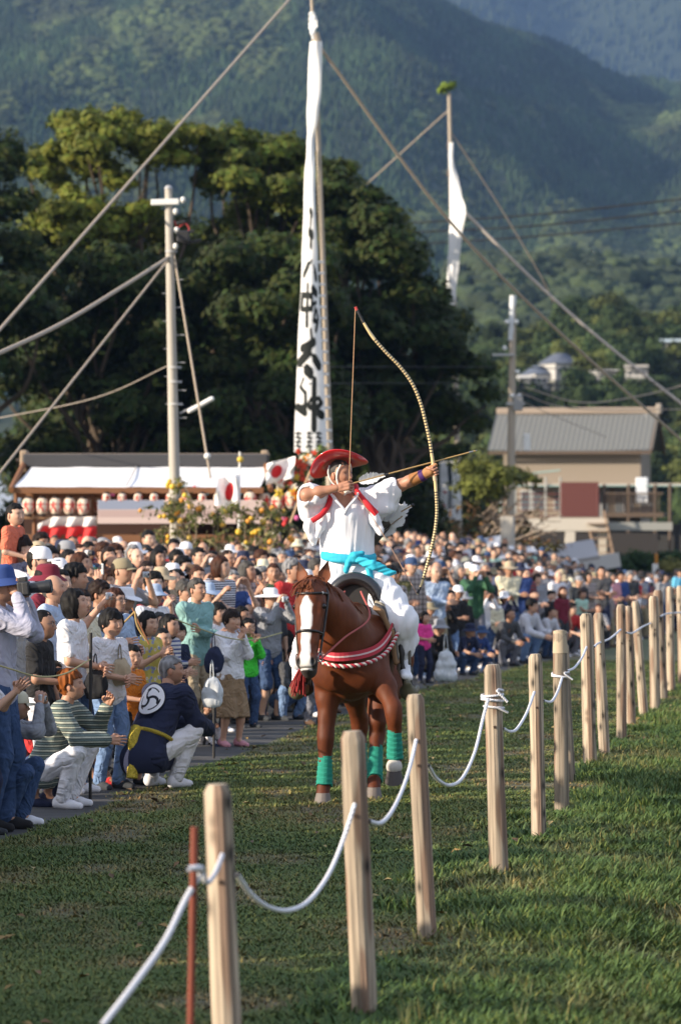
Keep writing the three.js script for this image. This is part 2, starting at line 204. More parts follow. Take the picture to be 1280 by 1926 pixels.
// ------------------------------------------------------------------ mountains and foothills with forest
{
  rnd = mulberry(5);
  const H = (px, d) => {                                              // main mountain, d 900..2700
    const t = clamp((d - 900) / 1750, 0, 1), top = lerp(446, 350, sst(640, 1080, px)) + 14 * noise3(px / 170, 3, 2), x = (px - 640) * d / FPX;
    let h = lerp(12, top, Math.pow(t, 1.08));
    const r1 = 1 - Math.abs(noise3(x / 230 + d / 1200 + 1.7, d / 1500, 8.4)), r2 = 1 - Math.abs(noise3(x / 110 - d / 800, d / 520, 9.7)), r3 = fbm(x / 60, d / 120, 2.2, 3);
    h += (r1 - 0.55) * 84 * Math.pow(t, 0.7) * (1 - 0.85 * t) + (r2 - 0.6) * 46 * Math.sqrt(t) + r3 * 12 * Math.sqrt(t); return h - 2;
  };
  const sheet = (fn, p0, p1, np, d0, d1, nd) => { const P = [], I = []; for (let j = 0; j <= nd; j++) { const d = lerp(d0, d1, j / nd); for (let i = 0; i <= np; i++) { const px = lerp(p0, p1, i / np); P.push((px - 640) * d / FPX, fn(px, d), -d); } if (j) for (let i = 0; i < np; i++) { const a = (j - 1) * (np + 1) + i, b = a + np + 1; I.push(a, a + 1, b, a + 1, b + 1, b); } } const g = new THREE.BufferGeometry(); g.setAttribute('position', new THREE.Float32BufferAttribute(P, 3)); g.setIndex(I); g.computeVertexNormals(); return g; };
  const hillMat = M(0.028, 0.042, 0.018, 1);
  struct('mountain', sheet(H, -2600, 3900, 220, 880, 2750, 110), hillMat);
  struct('mountain', sheet((px, d) => lerp(250, 1250, sst(3500, 5400, d)) * (1 + 0.10 * noise3(px / 300, d / 700, 1)) + 130 * (1 - Math.abs(noise3(px / 260 + d / 1500, d / 800, 7))) - 60, -2600, 3900, 130, 3500, 5600, 50), hillMat);
  // tree shapes for the slopes
  const conifer = (seed) => { const g = new THREE.ConeGeometry(1, 3.4, 9, 5), p = g.attributes.position, q = mulberry(seed); for (let i = 0; i < p.count; i++) { const y = p.getY(i), k = 0.8 + 0.5 * noise3(p.getX(i) * 3 + seed, y * 2.4, p.getZ(i) * 3); p.setXYZ(i, p.getX(i) * k, y + 1.2, p.getZ(i) * k); } g.computeVertexNormals(); return g; };
  const broad = (seed) => { const g = mergeVertices(strip(new THREE.IcosahedronGeometry(1, 3))), p = g.attributes.position; for (let i = 0; i < p.count; i++) { const k = 0.8 + 0.38 * noise3(p.getX(i) * 2.2 + seed, p.getY(i) * 2.2, p.getZ(i) * 2.2) + 0.2 * noise3(p.getX(i) * 6, p.getY(i) * 6 + seed, p.getZ(i) * 6); p.setXYZ(i, p.getX(i) * k, p.getY(i) * k * 1.05 + 0.5, p.getZ(i) * k); } g.computeVertexNormals(); return g; };
  const im = (name, geo, list, label, mat = M(1, 1, 1, 0.95)) => { const m = new THREE.InstancedMesh(geo, mat, list.length), q = new THREE.Matrix4(), e = new THREE.Quaternion(), u = V(0, 1, 0); list.forEach((t, i) => { q.compose(t.p, e.setFromAxisAngle(u, t.a), V(t.s, t.s * t.h, t.s)); m.setMatrixAt(i, q); m.setColorAt(i, t.c); }); m.name = numbered(name); m.userData.kind = 'stuff'; m.userData.label = label; m.castShadow = m.receiveShadow = true; scene.add(m); };
  const con = [], brd = [];
  for (let i = 0; i < 60000; i++) {
    const d = 950 + 1790 * Math.pow(rnd(), 0.75), px = R(-160, 1440), y = H(px, d), p = V((px - 640) * d / FPX, y - 1.5, -d), kind = noise3(px / 120, d / 160, 4) + 0.35 * noise3(px / 40, d / 60, 9), v = R(0.6, 1.4) * (1 + 0.5 * noise3(px / 60, d / 90, 14));
    if (kind > -0.12) con.push({ p, a: R(0, 6), s: R(1.8, 3.1), h: R(0.6, 1.0), c: lin(0.024 * v, 0.046 * v, 0.017 * v) });
    else brd.push({ p, a: R(0, 6), s: R(2.0, 4.2), h: R(0.8, 1.1), c: lin(0.050 * v, 0.070 * v, 0.021 * v) });
  }
  for (let i = 0; i < 9000; i++) { const d = R(3500, 5500), px = R(500, 1440); con.push({ p: V((px - 640) * d / FPX, lerp(250, 1250, sst(3500, 5400, d)) * (1 + 0.10 * noise3(px / 300, d / 700, 1)) + 130 * (1 - Math.abs(noise3(px / 260 + d / 1500, d / 800, 7))) - 62, -d), a: R(0, 6), s: R(3.5, 5.5), h: R(1, 1.4), c: lin(0.03, 0.048, 0.02) }); }
  im('mountain_forest', conifer(3), con, 'dark cedar forest covering the mountain'); im('mountain_forest', broad(2), brd, 'rounded broadleaf trees mixed into the mountain forest');
  // foothill on the right, and a lower wooded rise further left behind the grove
  const F = (px, d) => { const crest = px < 700 ? 720 : lerp(720, 640, sst(700, 860, px)) + lerp(0, -62, sst(840, 960, px)) + lerp(0, -62, sst(960, 1160, px)) + 22 * sst(1170, 1240, px), h = (963 - crest) / FPX * 520, t = clamp((d - 300) / 220, 0, 1.4); return -1.5 + (h - 6) * Math.sin(Math.min(t, 1.4) * 1.5708 ) * 0.97 + 1.6 * fbm(px / 40, d / 20, 3, 3); };
  hillF = F; const clear = [[1052, 684, 1.9], [1010, 704, 1.4], [1196, 692, 1.2], [1135, 700, 0.9], [1265, 645, 1.5]].map(([px, py, h]) => { let d = 312; for (; d < 620 && F(px, d) < EYE - (py - 963) * d / FPX - h - 3.2; d += 2); return [px, d]; });
  const G = (px, d) => { const h = (963 - 430 - 40 * noise3(px / 160, 2, 8)) / FPX * 900, t = clamp((d - 620) / 280, 0, 1.3); return -1.5 + (h - 9) * Math.sin(t * 1.5708) + 4 * fbm(px / 60, d / 50, 5, 3); };
  struct('hill', sheet(F, 500, 3000, 120, 290, 640, 40), hillMat); struct('hill', sheet(G, 820, 3000, 90, 610, 990, 40), hillMat);
  // crowns near enough to show leaf clumps
  const crown = (seed) => { const l = []; const q = mulberry(seed); for (let i = 0; i < 9; i++) { const a = q() * 6.28, rr = 0.62 * Math.sqrt(q()); l.push([V(Math.cos(a) * rr, 0.75 + q() * 0.9, Math.sin(a) * rr), V(0.42 + q() * 0.2, 0.36 + 0.15 * q(), 0.42 + 0.2 * q())]); } return leafCloud(l, 75, 0.085, seed, (r, k) => [k, k, k]); };
  const hl = [[], []], ml = [];
  for (let i = 0; i < 1500; i++) { const d = R(305, 560), px = R(760, 1400), p = V((px - 640) * d / FPX, F(px, d) - 0.8, -d), v = R(0.55, 1.35), y = rnd() < 0.3; if (clear.some(([hx, hd]) => Math.abs(px - hx) < 42 && d < hd + 3 && d > hd - 60 && (px + d | 0) % 6 > 0)) continue; hl[i & 1].push({ p, a: R(0, 6), s: R(1.5, 3.1), h: R(0.8, 1.35), c: y ? lin(0.085 * v, 0.10 * v, 0.028 * v) : lin(0.040 * v, 0.062 * v, 0.022 * v) }); }
  for (let i = 0; i < 1600; i++) { const d = R(640, 950), px = R(850, 1420), v = R(0.6, 1.2); ml.push({ p: V((px - 640) * d / FPX, G(px, d) - 1, -d), a: R(0, 6), s: R(2.6, 4.6), h: R(0.8, 1.1), c: lin(0.036 * v, 0.055 * v, 0.02 * v) }); }
  im('hill_wood', crown(4), hl[0], 'mixed green trees covering the low hill behind the houses', leafPlain); im('hill_wood', crown(8), hl[1], 'lighter green trees covering the low hill behind the houses', leafPlain); im('hill_wood', broad(6), ml, 'rounded trees on the rise between low hill and mountain');
}

// ------------------------------------------------------------------ the grove of big camphor trees
{
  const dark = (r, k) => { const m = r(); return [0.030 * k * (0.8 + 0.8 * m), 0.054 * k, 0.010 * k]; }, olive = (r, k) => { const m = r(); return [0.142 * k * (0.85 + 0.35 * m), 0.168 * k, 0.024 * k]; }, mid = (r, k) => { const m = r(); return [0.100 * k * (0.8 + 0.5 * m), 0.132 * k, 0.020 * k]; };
  const s115 = 115 / FPX;
  function bigTree(name, label, lobesPx, d, tint, base, seed, dens = 62, leaf = 0.13, group) {
    const t = thing(name, label, 'tree', onGround(base, d)), o = t.position, q = mulberry(seed), L = lobesPx.map(([x, y, r, dz = 0]) => { const c = at(x, y, d + dz + (q() - 0.5) * 3).sub(o), m = r * d / FPX; return [c, V(m * (1 + 0.2 * q()), m * (0.72 + 0.2 * q()), m * (1 + 0.3 * q()))]; });
    part('crown', leafCloud(L, dens, leaf, seed, tint), leafMat, t);
    const top = at(base, Math.min(...lobesPx.map((l) => l[1])) + 130, d).sub(o), fork = top.clone().multiplyScalar(0.42), gs = [limb(V(0, -0.2, 0), fork, 0.5, 0.34, 0.5, seed)];
    L.forEach(([c], i) => { if (i % 3 === 0) gs.push(limb(fork.clone().multiplyScalar(0.7 + 0.3 * q()), c.clone().add(V(0, -0.3, 0)), 0.13, 0.03, 0.9, seed + i)); });
    part('trunk', mergeGeometries(gs), bark, t); return t;
  }
  rnd = mulberry(77);
  const fill = (poly, n, r0, r1, keep = () => true) => { const l = [], xs = poly.map((p) => p[0]), ys = poly.map((p) => p[1]); let g = 0; while (l.length < n && g++ < 4000) { const x = R(Math.min(...xs), Math.max(...xs)), y = R(Math.min(...ys), Math.max(...ys)); let c = false; for (let i = 0, j = poly.length - 1; i < poly.length; j = i++) { const [xi, yi] = poly[i], [xj, yj] = poly[j]; if ((yi > y) !== (yj > y) && x < (xj - xi) * (y - yi) / (yj - yi) + xi) c = !c; } if (c && keep(x, y)) l.push([x, y, R(r0, r1), R(-2, 3)]); } return l; };
  // umbrella-shaped sunlit crown at upper left: heads of foliage with gaps between
  bigTree('camphor_tree', 'tall camphor tree with sunlit umbrella-shaped olive crown at upper left', [[55, 312, 30], [95, 290, 34], [128, 232, 36], [160, 258, 40], [200, 262, 46], [232, 232, 40], [262, 262, 44], [300, 258, 44], [196, 320, 40], [160, 320, 30], [110, 345, 28], [130, 365, 24], [225, 345, 32], [345, 262, 46], [338, 300, 30], [372, 256, 30], [290, 300, 34], [75, 330, 24], [100, 400, 40, 1], [130, 420, 30], [85, 420, 30], [235, 410, 40, 1], [270, 400, 34], [265, 440, 44, 2], [310, 440, 40, 2], [215, 450, 44, 3], [55, 380, 30, 2], [150, 470, 50, 3], [100, 480, 50, 3], [40, 470, 40, 3], ...fill([[60, 290], [150, 225], [250, 225], [330, 250], [330, 320], [90, 330]], 16, 26, 40), ...fill([[60, 400], [320, 400], [330, 500], [50, 500]], 14, 34, 48)], 112, olive, 205, 11, 95);
  bigTree('camphor_tree', 'camphor tree with domed olive crown just left of the tall banner', [[410, 275, 36], [440, 262, 40], [475, 275, 38], [430, 305, 34], [470, 310, 40], [395, 318, 24], [510, 290, 34], [540, 285, 36], [550, 310, 34], [520, 325, 40], [455, 345, 26], [495, 372, 34, -1], [470, 385, 24, -1], [525, 375, 36, -1], [560, 365, 36, -1], [590, 340, 34], [575, 300, 26], [430, 440, 46, 2], [480, 450, 50, 2], [540, 440, 50, 2], [390, 450, 40, 3], [350, 480, 44, 2], [600, 420, 50, 2], [620, 330, 36, 1], [645, 355, 40, 1], [650, 320, 24, 1], ...fill([[400, 260], [560, 270], [650, 330], [670, 480], [380, 480], [400, 330]], 34, 30, 46)], 114, mid, 470, 23, 95);
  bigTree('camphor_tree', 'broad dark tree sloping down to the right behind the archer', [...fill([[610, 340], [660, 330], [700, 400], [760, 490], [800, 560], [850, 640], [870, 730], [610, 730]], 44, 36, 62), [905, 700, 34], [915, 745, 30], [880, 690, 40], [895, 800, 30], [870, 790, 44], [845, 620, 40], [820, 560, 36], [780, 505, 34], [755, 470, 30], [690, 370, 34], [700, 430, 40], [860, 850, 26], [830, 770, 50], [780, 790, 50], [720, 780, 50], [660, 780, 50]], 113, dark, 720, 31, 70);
  bigTree('slender_tree', 'yellow-green sparse treetop standing just right of the dark grove', [[755, 430, 22], [748, 455, 18], [775, 470, 22], [740, 470, 20], [785, 490, 16], [765, 440, 14], [795, 480, 10], [760, 412, 10]], 121, mid, 758, 37, 70, 0.12);
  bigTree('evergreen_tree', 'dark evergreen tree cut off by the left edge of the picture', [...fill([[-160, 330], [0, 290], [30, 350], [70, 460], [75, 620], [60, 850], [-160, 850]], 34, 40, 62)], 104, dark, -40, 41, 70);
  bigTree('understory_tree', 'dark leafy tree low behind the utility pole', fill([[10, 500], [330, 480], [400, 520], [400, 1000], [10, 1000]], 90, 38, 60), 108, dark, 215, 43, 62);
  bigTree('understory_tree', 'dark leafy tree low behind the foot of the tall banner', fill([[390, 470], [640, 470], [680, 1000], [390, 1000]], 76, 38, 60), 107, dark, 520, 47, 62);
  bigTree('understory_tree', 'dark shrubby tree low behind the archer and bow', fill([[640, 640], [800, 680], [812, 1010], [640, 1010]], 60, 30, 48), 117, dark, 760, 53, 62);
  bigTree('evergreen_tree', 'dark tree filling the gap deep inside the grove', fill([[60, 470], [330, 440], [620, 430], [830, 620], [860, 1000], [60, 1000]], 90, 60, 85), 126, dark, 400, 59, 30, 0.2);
  // bare pale limbs that show against the dark leaves
  const dead = (pts, r, label) => solo('bare_branch', tube(pts.map(([x, y]) => at(x, y, 104.5)), r, 20, 6), bark, label, 'branch');
  // wood further left, out of the picture, that keeps the lower grove in shade
  const wood = []; for (let i = 0; i < 60; i++) wood.push([V(R(-46, -13.5), R(3, 9.6), R(-104, -84)), V(2.4, 1.9, 2.4)]);
  const ws = struct('unseen_grove', leafCloud(wood, 9, 0.34, 51, dark), leafPlain, 'stuff'); ws.userData.label = 'unseen wood left of the picture, shading the lower grove';
}
// ------------------------------------------------------------------ wooden fence posts and rope
const woodMap = (seed, tone) => dataTex(128, 512, (u, v) => {
  const g = tile(seed, u, v * 0.25, 2.2, 4), st = noise3(u * 34 + seed, v * 3, seed) * 0.5 + noise3(u * 90, v * 6, seed + 2) * 0.25; let k = 0, kx = 0; for (let i = 0; i < 9; i++) { const a = hash3(i, seed, 1), b = hash3(i, seed, 2), du = Math.min(Math.abs(u - a), 1 - Math.abs(u - a)) / 0.055, dv = (v - b) / 0.022, q = Math.exp(-(du * du + dv * dv)); k = Math.max(k, q); kx += q * 0; }
  const red = sst(0.05, 0.5, noise3(u * 9 + seed, v * 4.2, seed + 7) + g * 0.6), crack = sst(0.80, 0.95, noise3(u * 26 + seed * 3, v * 1.6, seed + 11)), e = (0.84 + g * 0.75 + st * 0.5 - k * 0.7) * (1 - 0.75 * crack);
  return [toS(lerp(0.39, 0.25, red) * tone * e), toS(lerp(0.315, 0.165, red) * tone * e), toS(lerp(0.235, 0.115, red) * tone * e)];
}, true);
const woodBump = dataTex(128, 512, (u, v) => { const n = 0.5 + noise3(u * 40, v * 4, 3) * 0.3 + noise3(u * 12, v * 8, 5) * 0.2; return [n, n, n]; });
const woods = [1, 2, 3, 4].map((s) => new THREE.MeshStandardMaterial({ map: woodMap(s * 5, [1.05, 0.95, 0.9, 0.72][s - 1]), roughness: 0.8, bumpMap: woodBump, bumpScale: 0.006 }));
woods.forEach((m) => { m.map.wrapT = THREE.MirroredRepeatWrapping; }); woodBump.wrapT = THREE.MirroredRepeatWrapping;
const endGrain = new THREE.MeshStandardMaterial({ map: dataTex(128, 128, (u, v) => { const r = Math.hypot(u - 0.5, v - 0.5), n = 0.85 + 0.16 * Math.sin(r * 110 + noise3(u * 6, v * 6, 1) * 2) + 0.2 * noise3(u * 20, v * 20, 2); return [toS(0.50 * n), toS(0.41 * n), toS(0.30 * n)]; }, true), roughness: 0.9 });
const postTops = [];
function post(topPx, topPy, basePx, d, r, label, mat, seed, capped) {
  const b = onGround(basePx, d); b.y += dip(b.x, d) - 0.25; const tp = at(topPx, topPy, d), len = tp.distanceTo(b), t = thing('fence_post', label, 'post', b, 'round wooden posts of the track fence');
  t.quaternion.setFromUnitVectors(V(0, 1, 0), tp.clone().sub(b).normalize());
  const ch = r * 0.5, n = 20, rows = 46, P = [], U = [], I = [];
  const rad = (a, y) => r * (1.08 - 0.12 * y / len) * (1 + 0.055 * noise3(Math.cos(a) * 1.4 + seed, y * 2.4, Math.sin(a) * 1.4) + 0.02 * noise3(Math.cos(a) * 4 + seed, y * 7, Math.sin(a) * 4)) * (1 - 0.05 * Math.max(0, Math.cos(3 * a + seed)) * (noise3(seed, y * 1.3, 1) > 0 ? 1 : 0.2));
  for (let j = 0; j <= rows; j++) { const y = j === rows ? len : (len - ch) * j / (rows - 1); for (let i = 0; i <= n; i++) { const a = i / n * 6.2832, q = j === rows ? 0.72 + 0.12 * Math.cos(a * 3 + seed) * 0.6 : 1, rr = rad(a % 6.2832, y) * q; P.push(Math.cos(a) * rr, y - (j === rows - 1 ? 0.02 * Math.max(0, Math.cos(a * 3 + seed)) : 0), Math.sin(a) * rr); U.push(i / n, y / 1.5 + seed * 0.37); } }
  for (let j = 0; j < rows; j++) for (let i = 0; i < n; i++) { const a = j * (n + 1) + i, c = a + n + 1; I.push(a, c, a + 1, a + 1, c, c + 1); }
  const g = new THREE.BufferGeometry(); g.setAttribute('position', new THREE.Float32BufferAttribute(P, 3)); g.setAttribute('uv', new THREE.Float32BufferAttribute(U, 2)); g.setIndex(I); g.computeVertexNormals(); part('shaft', g, mat, t);
  const e = [0, len + 0.003, 0], eu = [0.5, 0.5], ei = []; for (let i = 0; i <= n; i++) { const a = i / n * 6.2832, k = rows * (n + 1) + i; e.push(P[k * 3], P[k * 3 + 1], P[k * 3 + 2]); eu.push(0.5 + 0.42 * Math.cos(a), 0.5 + 0.42 * Math.sin(a)); if (i) ei.push(0, i + 1, i); }
  const eg = new THREE.BufferGeometry(); eg.setAttribute('position', new THREE.Float32BufferAttribute(e, 3)); eg.setAttribute('uv', new THREE.Float32BufferAttribute(eu, 2)); eg.setIndex(ei); eg.computeVertexNormals(); part('sawn_top', eg, endGrain, t);
  const hole = part('rope_hole', new THREE.CylinderGeometry(r * 0.17, r * 0.17, 0.02, 10).rotateX(Math.PI / 2).translate(0, len * 0.76, r * 0.98), M(0.05, 0.03, 0.02), t); if (capped) part('pale_cap', new THREE.CylinderGeometry(r * 0.93, r * 1.04, 0.16, 18).translate(0, len - 0.085, 0), M(0.42, 0.34, 0.24), t);
  postTops.push({ t, len, d, r, b }); return t;
}
const nth = ['nearest', 'second', 'third', 'fourth', 'fifth', 'sixth', 'seventh', 'eighth', 'ninth', 'tenth', 'eleventh', 'twelfth', 'thirteenth', 'fourteenth', 'fifteenth'];
[[408, 1475, 441, 12.3, 0.0525, 0], [662, 1375, 690, 14.6, 0.0535, 1], [780, 1306, 808, 17.4, 0.0475, 2], [925, 1250, 941, 20.2, 0.0525, 1], [1006, 1230, 1014, 22.8, 0.0465, 0], [1052, 1185, 1056, 24.8, 0.052, 3], [1058, 1210, 1073, 27.6, 0.045, 3], [1102, 1154, 1110, 29.3, 0.056, 0], [1124, 1153, 1138, 30.6, 0.0475, 0], [1167, 1137, 1168, 32.8, 0.047, 2], [1180, 1140, 1187, 34.9, 0.045, 2], [1193, 1131, 1214, 36.2, 0.047, 0], [1228, 1121, 1232, 37.4, 0.055, 0], [1236, 1110, 1247, 40.5, 0.055, 2], [1258, 1103, 1262, 42.6, 0.05, 0], [1278, 1102, 1283, 46, 0.052, 0]].forEach((a, i) => {
  const label = i === 15 ? 'wooden fence post cut off by the right edge of the picture' : i === 5 ? 'greyer split wooden fence post with a paler cap, sixth from the camera' : i === 0 ? 'nearest pale wooden fence post, beside the thin rusty rod' : i === 6 ? 'dark wooden fence post half hidden behind the split grey one' : `weathered wooden fence post, ${nth[i]} from the camera along the track`;
  post(a[0], a[1], a[2], a[3], a[4], label, woods[a[5]], i * 1.7 + 0.4, i === 5);
});
const ropeMat = new THREE.MeshStandardMaterial({ color: lin(0.74, 0.74, 0.78), roughness: 0.8, bumpScale: 0.003, bumpMap: dataTex(64, 64, (u, v) => { const n = 0.5 + 0.5 * Math.sin((u * 3 + v) * 6.283); return [n, n, n]; }) }); ropeMat.bumpMap.repeat.set(30, 2);
const rope = (pts, r, label, group = 'white rope spans between the fence posts') => solo('rope', tube(pts, r, 60, 8), ropeMat, label, 'rope', group);
// spans as they hang between posts: pixel points with depths
const span = (l) => l.map(([x, y, d]) => at(x, y, d));
rope(span([[192, 1930, 10.7], [250, 1855, 10.9], [310, 1770, 11.2], [350, 1690, 11.45], [378, 1640, 11.55], [372, 1632, 11.45], [354, 1634, 11.43]]), 0.0105, 'white rope rising from the bottom left corner to the rusty rod');
rope(span([[354, 1634, 11.5], [378, 1638, 11.58], [385, 1655, 11.6], [400, 1650, 11.9], [412, 1625, 12.1], [418, 1608, 12.23]]), 0.009, 'short white rope between the rusty rod and the nearest post');
rope(span([[446, 1645, 12.4], [470, 1680, 12.7], [505, 1706, 13.1], [545, 1712, 13.5], [585, 1690, 13.9], [620, 1640, 14.2], [645, 1580, 14.4], [667, 1512, 14.5]]), 0.0095, 'white rope sagging between the nearest and second fence posts');
rope(span([[694, 1545, 14.7], [715, 1548, 15.2], [740, 1520, 16.1], [762, 1470, 16.8], [775, 1425, 17.2], [782, 1392, 17.35]]), 0.0095, 'white rope sagging between the second and third fence posts');
rope(span([[805, 1440, 17.5], [822, 1466, 18.2], [845, 1477, 18.7], [870, 1462, 19.2], [892, 1415, 19.6], [908, 1350, 20], [917, 1315, 20.12]]), 0.0095, 'white rope sagging between the third and fourth fence posts');
rope(span([[945, 1370, 20.3], [958, 1376, 20.9], [972, 1370, 21.6], [990, 1340, 22.2], [1004, 1302, 22.7]]), 0.0095, 'white rope sagging between the fourth and fifth fence posts');
rope(span([[1021, 1318, 22.9], [1035, 1320, 23.4], [1048, 1300, 24.2], [1056, 1275, 24.72]]), 0.0095, 'white rope sagging between the fifth post and the grey split post');
rope(span([[1066, 1262, 25], [1080, 1255, 26.6], [1094, 1236, 28], [1102, 1217, 29.2]]), 0.0095, 'white rope sagging between the grey split post and the eighth post');
rope(span([[1116, 1217, 29.5], [1126, 1209, 30.5], [1140, 1204, 30.8], [1155, 1194, 31.9], [1166, 1184, 32.7]]), 0.0095, 'white rope sagging between the ninth and tenth fence posts');
rope(span([[1176, 1190, 33], [1190, 1190, 35], [1207, 1179, 36], [1222, 1172, 37.2]]), 0.0095, 'white rope sagging between the tenth and twelfth fence posts');
rope(span([[1240, 1160, 38.5], [1250, 1155, 41], [1262, 1153, 42.4], [1290, 1152, 47]]), 0.0095, 'white rope running out of the picture past the last posts');
const coil = (px, py, d, r, n, label) => { const c = at(px, py, d), pts = []; for (let i = 0; i <= n * 14; i++) { const a = i / 14 * 6.2832 + 1.2; pts.push(V(c.x + Math.cos(a) * r, c.y + (i / (n * 14) - 0.5) * 0.035 * n * 0.6 + 0.012 * Math.sin(a * 0.7), c.z + Math.sin(a) * r)); } pts.push(V(c.x + r * 1.4, c.y - 0.03, c.z + r * 0.7)); solo('rope_knot', tube(pts, 0.0075, 80, 6), ropeMat, label, 'rope knot'); };
coil(925, 1310, 20.2, 0.062, 3, 'white rope wound round the fourth fence post'); coil(928, 1330, 20.2, 0.058, 1, 'lower single turn of white rope on the fourth post'); coil(1053, 1270, 24.8, 0.060, 2, 'white rope wound round the grey split post');
solo('iron_rod', bar(at(366, 1555, 11.5), onGround(352, 11.5).add(V(0, -0.1, 0)), 0.0135, 0.0125, 10), new THREE.MeshStandardMaterial({ color: lin(0.22, 0.055, 0.03), roughness: 0.75, map: dataTex(64, 256, (u, v) => { const n = 0.8 + 0.5 * tile(4, u, v, 3); return [toS(n), toS(n * 0.9), toS(n * 0.85)]; }, true) }), 'thin rusty red iron rod standing beside the nearest post', 'rod');

// ------------------------------------------------------------------ poles, banners and lines
const concrete = new THREE.MeshStandardMaterial({ color: lin(0.50, 0.46, 0.40), roughness: 0.85, map: dataTex(128, 512, (u, v) => { const n = 0.85 + 0.25 * tile(6, u, v, 2, 4); return [toS(n), toS(n), toS(n)]; }, true) });
const timber = new THREE.MeshStandardMaterial({ color: lin(0.40, 0.34, 0.27), roughness: 0.85, bumpMap: woodBump, bumpScale: 0.01 });
const metal = M(0.35, 0.35, 0.36, 0.5), black = M(0.02, 0.02, 0.022, 0.6), whiteP = M(0.78, 0.77, 0.74, 0.7);
{ // utility pole on the left
  const d = 58, b = onGround(336, d), t = thing('utility_pole', 'pale concrete utility pole with a white crossarm, in front of the grove', 'utility pole', b), L = (x, y, dd = d) => at(x, y, dd).sub(b), top = L(317, 356);
  part('pole', bar(V(0, -0.2, 0), top, 0.112, 0.062, 20), concrete, t); part('cap', new THREE.SphereGeometry(0.072, 14, 8, 0, 6.3, 0, 1.6).translate(top.x, top.y, top.z), metal, t);
  const arm = part('crossarm', rbox(0.47, 0.10, 0.08, 0.015), whiteP, t); arm.position.copy(L(311, 381)).add(V(0, 0, 0.1)); arm.rotation.z = 0.03;
  const ins = new THREE.LatheGeometry([[0, 0], [0.03, 0], [0.03, 0.03], [0.055, 0.035], [0.03, 0.06], [0.05, 0.068], [0.025, 0.1], [0, 0.105]].map(([a, c]) => new THREE.Vector2(a, c)), 12);
  for (const [x, y] of [[345, 383], [331, 405], [333, 440], [331, 470]]) part('insulator', ins, whiteP, t).position.copy(L(x, y)).add(V(0, 0, 0.12));
  for (const [x, y, w] of [[340, 418, 0.16], [352, 437, 0.24], [362, 455, 0.3]]) { const m = part('bracket', rbox(w, 0.05, 0.06, 0.01), black, t); m.position.copy(L(x, y)); m.rotation.z = 0.2; }
  part('red_wire', tube([L(328, 415), L(334, 428), L(348, 420), L(356, 432), L(340, 440)], 0.012, 20, 5), M(0.4, 0.05, 0.05), t);
  part('transformer_switch', rbox(0.22, 0.2, 0.2, 0.03).translate(L(345, 446).x, L(345, 446).y, 0.1), black, t);
  for (let i = 0; i < 12; i++) { const y = 500 + i * 26, s = i % 2 ? 1 : -1, p = L(321 + (y - 400) * 0.028 + s * 4, y); part('step_bolt', bar(p, p.clone().add(V(s * 0.14, 0, 0.02)), 0.008, 0.008, 6), metal, t); }
  for (const y of [473, 691, 718, 760]) { const p = L(320 + (y - 400) * 0.03, y); part('band', new THREE.CylinderGeometry(0.10 + (y - 470) * 0.00006, 0.10 + (y - 470) * 0.00006, 0.035, 18, 1, true).translate(p.x, p.y, p.z), metal, t); }
  part('lamp_arm', bar(L(338, 778), L(362, 765), 0.016), metal, t); const lamp = part('street_lamp_cover', new THREE.CapsuleGeometry(0.042, 0.42, 6, 12), whiteP, t); lamp.position.copy(L(378, 762)).add(V(0, 0, 0.12)); lamp.rotation.z = -1.07;
}
const cable = (pts, r, label, mat = M(0.33, 0.28, 0.24, 0.8), cat = 'cable') => solo(cat === 'rope' ? 'guy_rope' : 'cable', tube(pts, r, 40, 6), mat, label, cat);
const hemp = M(0.40, 0.33, 0.26, 0.9), darkWire = M(0.006, 0.007, 0.010, 0.9);
cable([at(318, 484, 58), at(230, 540, 54), at(110, 612, 49), at(-40, 682, 44)], 0.030, 'thick grey cable sagging from the utility pole to the left edge', hemp);
cable([at(318, 487, 58), at(-40, 940, 50)], 0.020, 'straight stay wire from the utility pole down to the lower left', hemp);
cable([at(326, 470, 58), at(390, 862, 57.2), at(396, 900, 57.1)], 0.019, 'stay wire running down the right side of the utility pole', hemp);
solo('stay_insulator', new THREE.SphereGeometry(0.055, 14, 10).translate(at(390, 858, 57.15).x, at(390, 858, 57.15).y, -57.15), whiteP, 'white ball insulator on the stay wire right of the utility pole', 'insulator');
cable([at(322, 685, 58), at(190, 745, 60), at(-30, 792, 63)], 0.010, 'thin wire from the middle of the utility pole to the left');
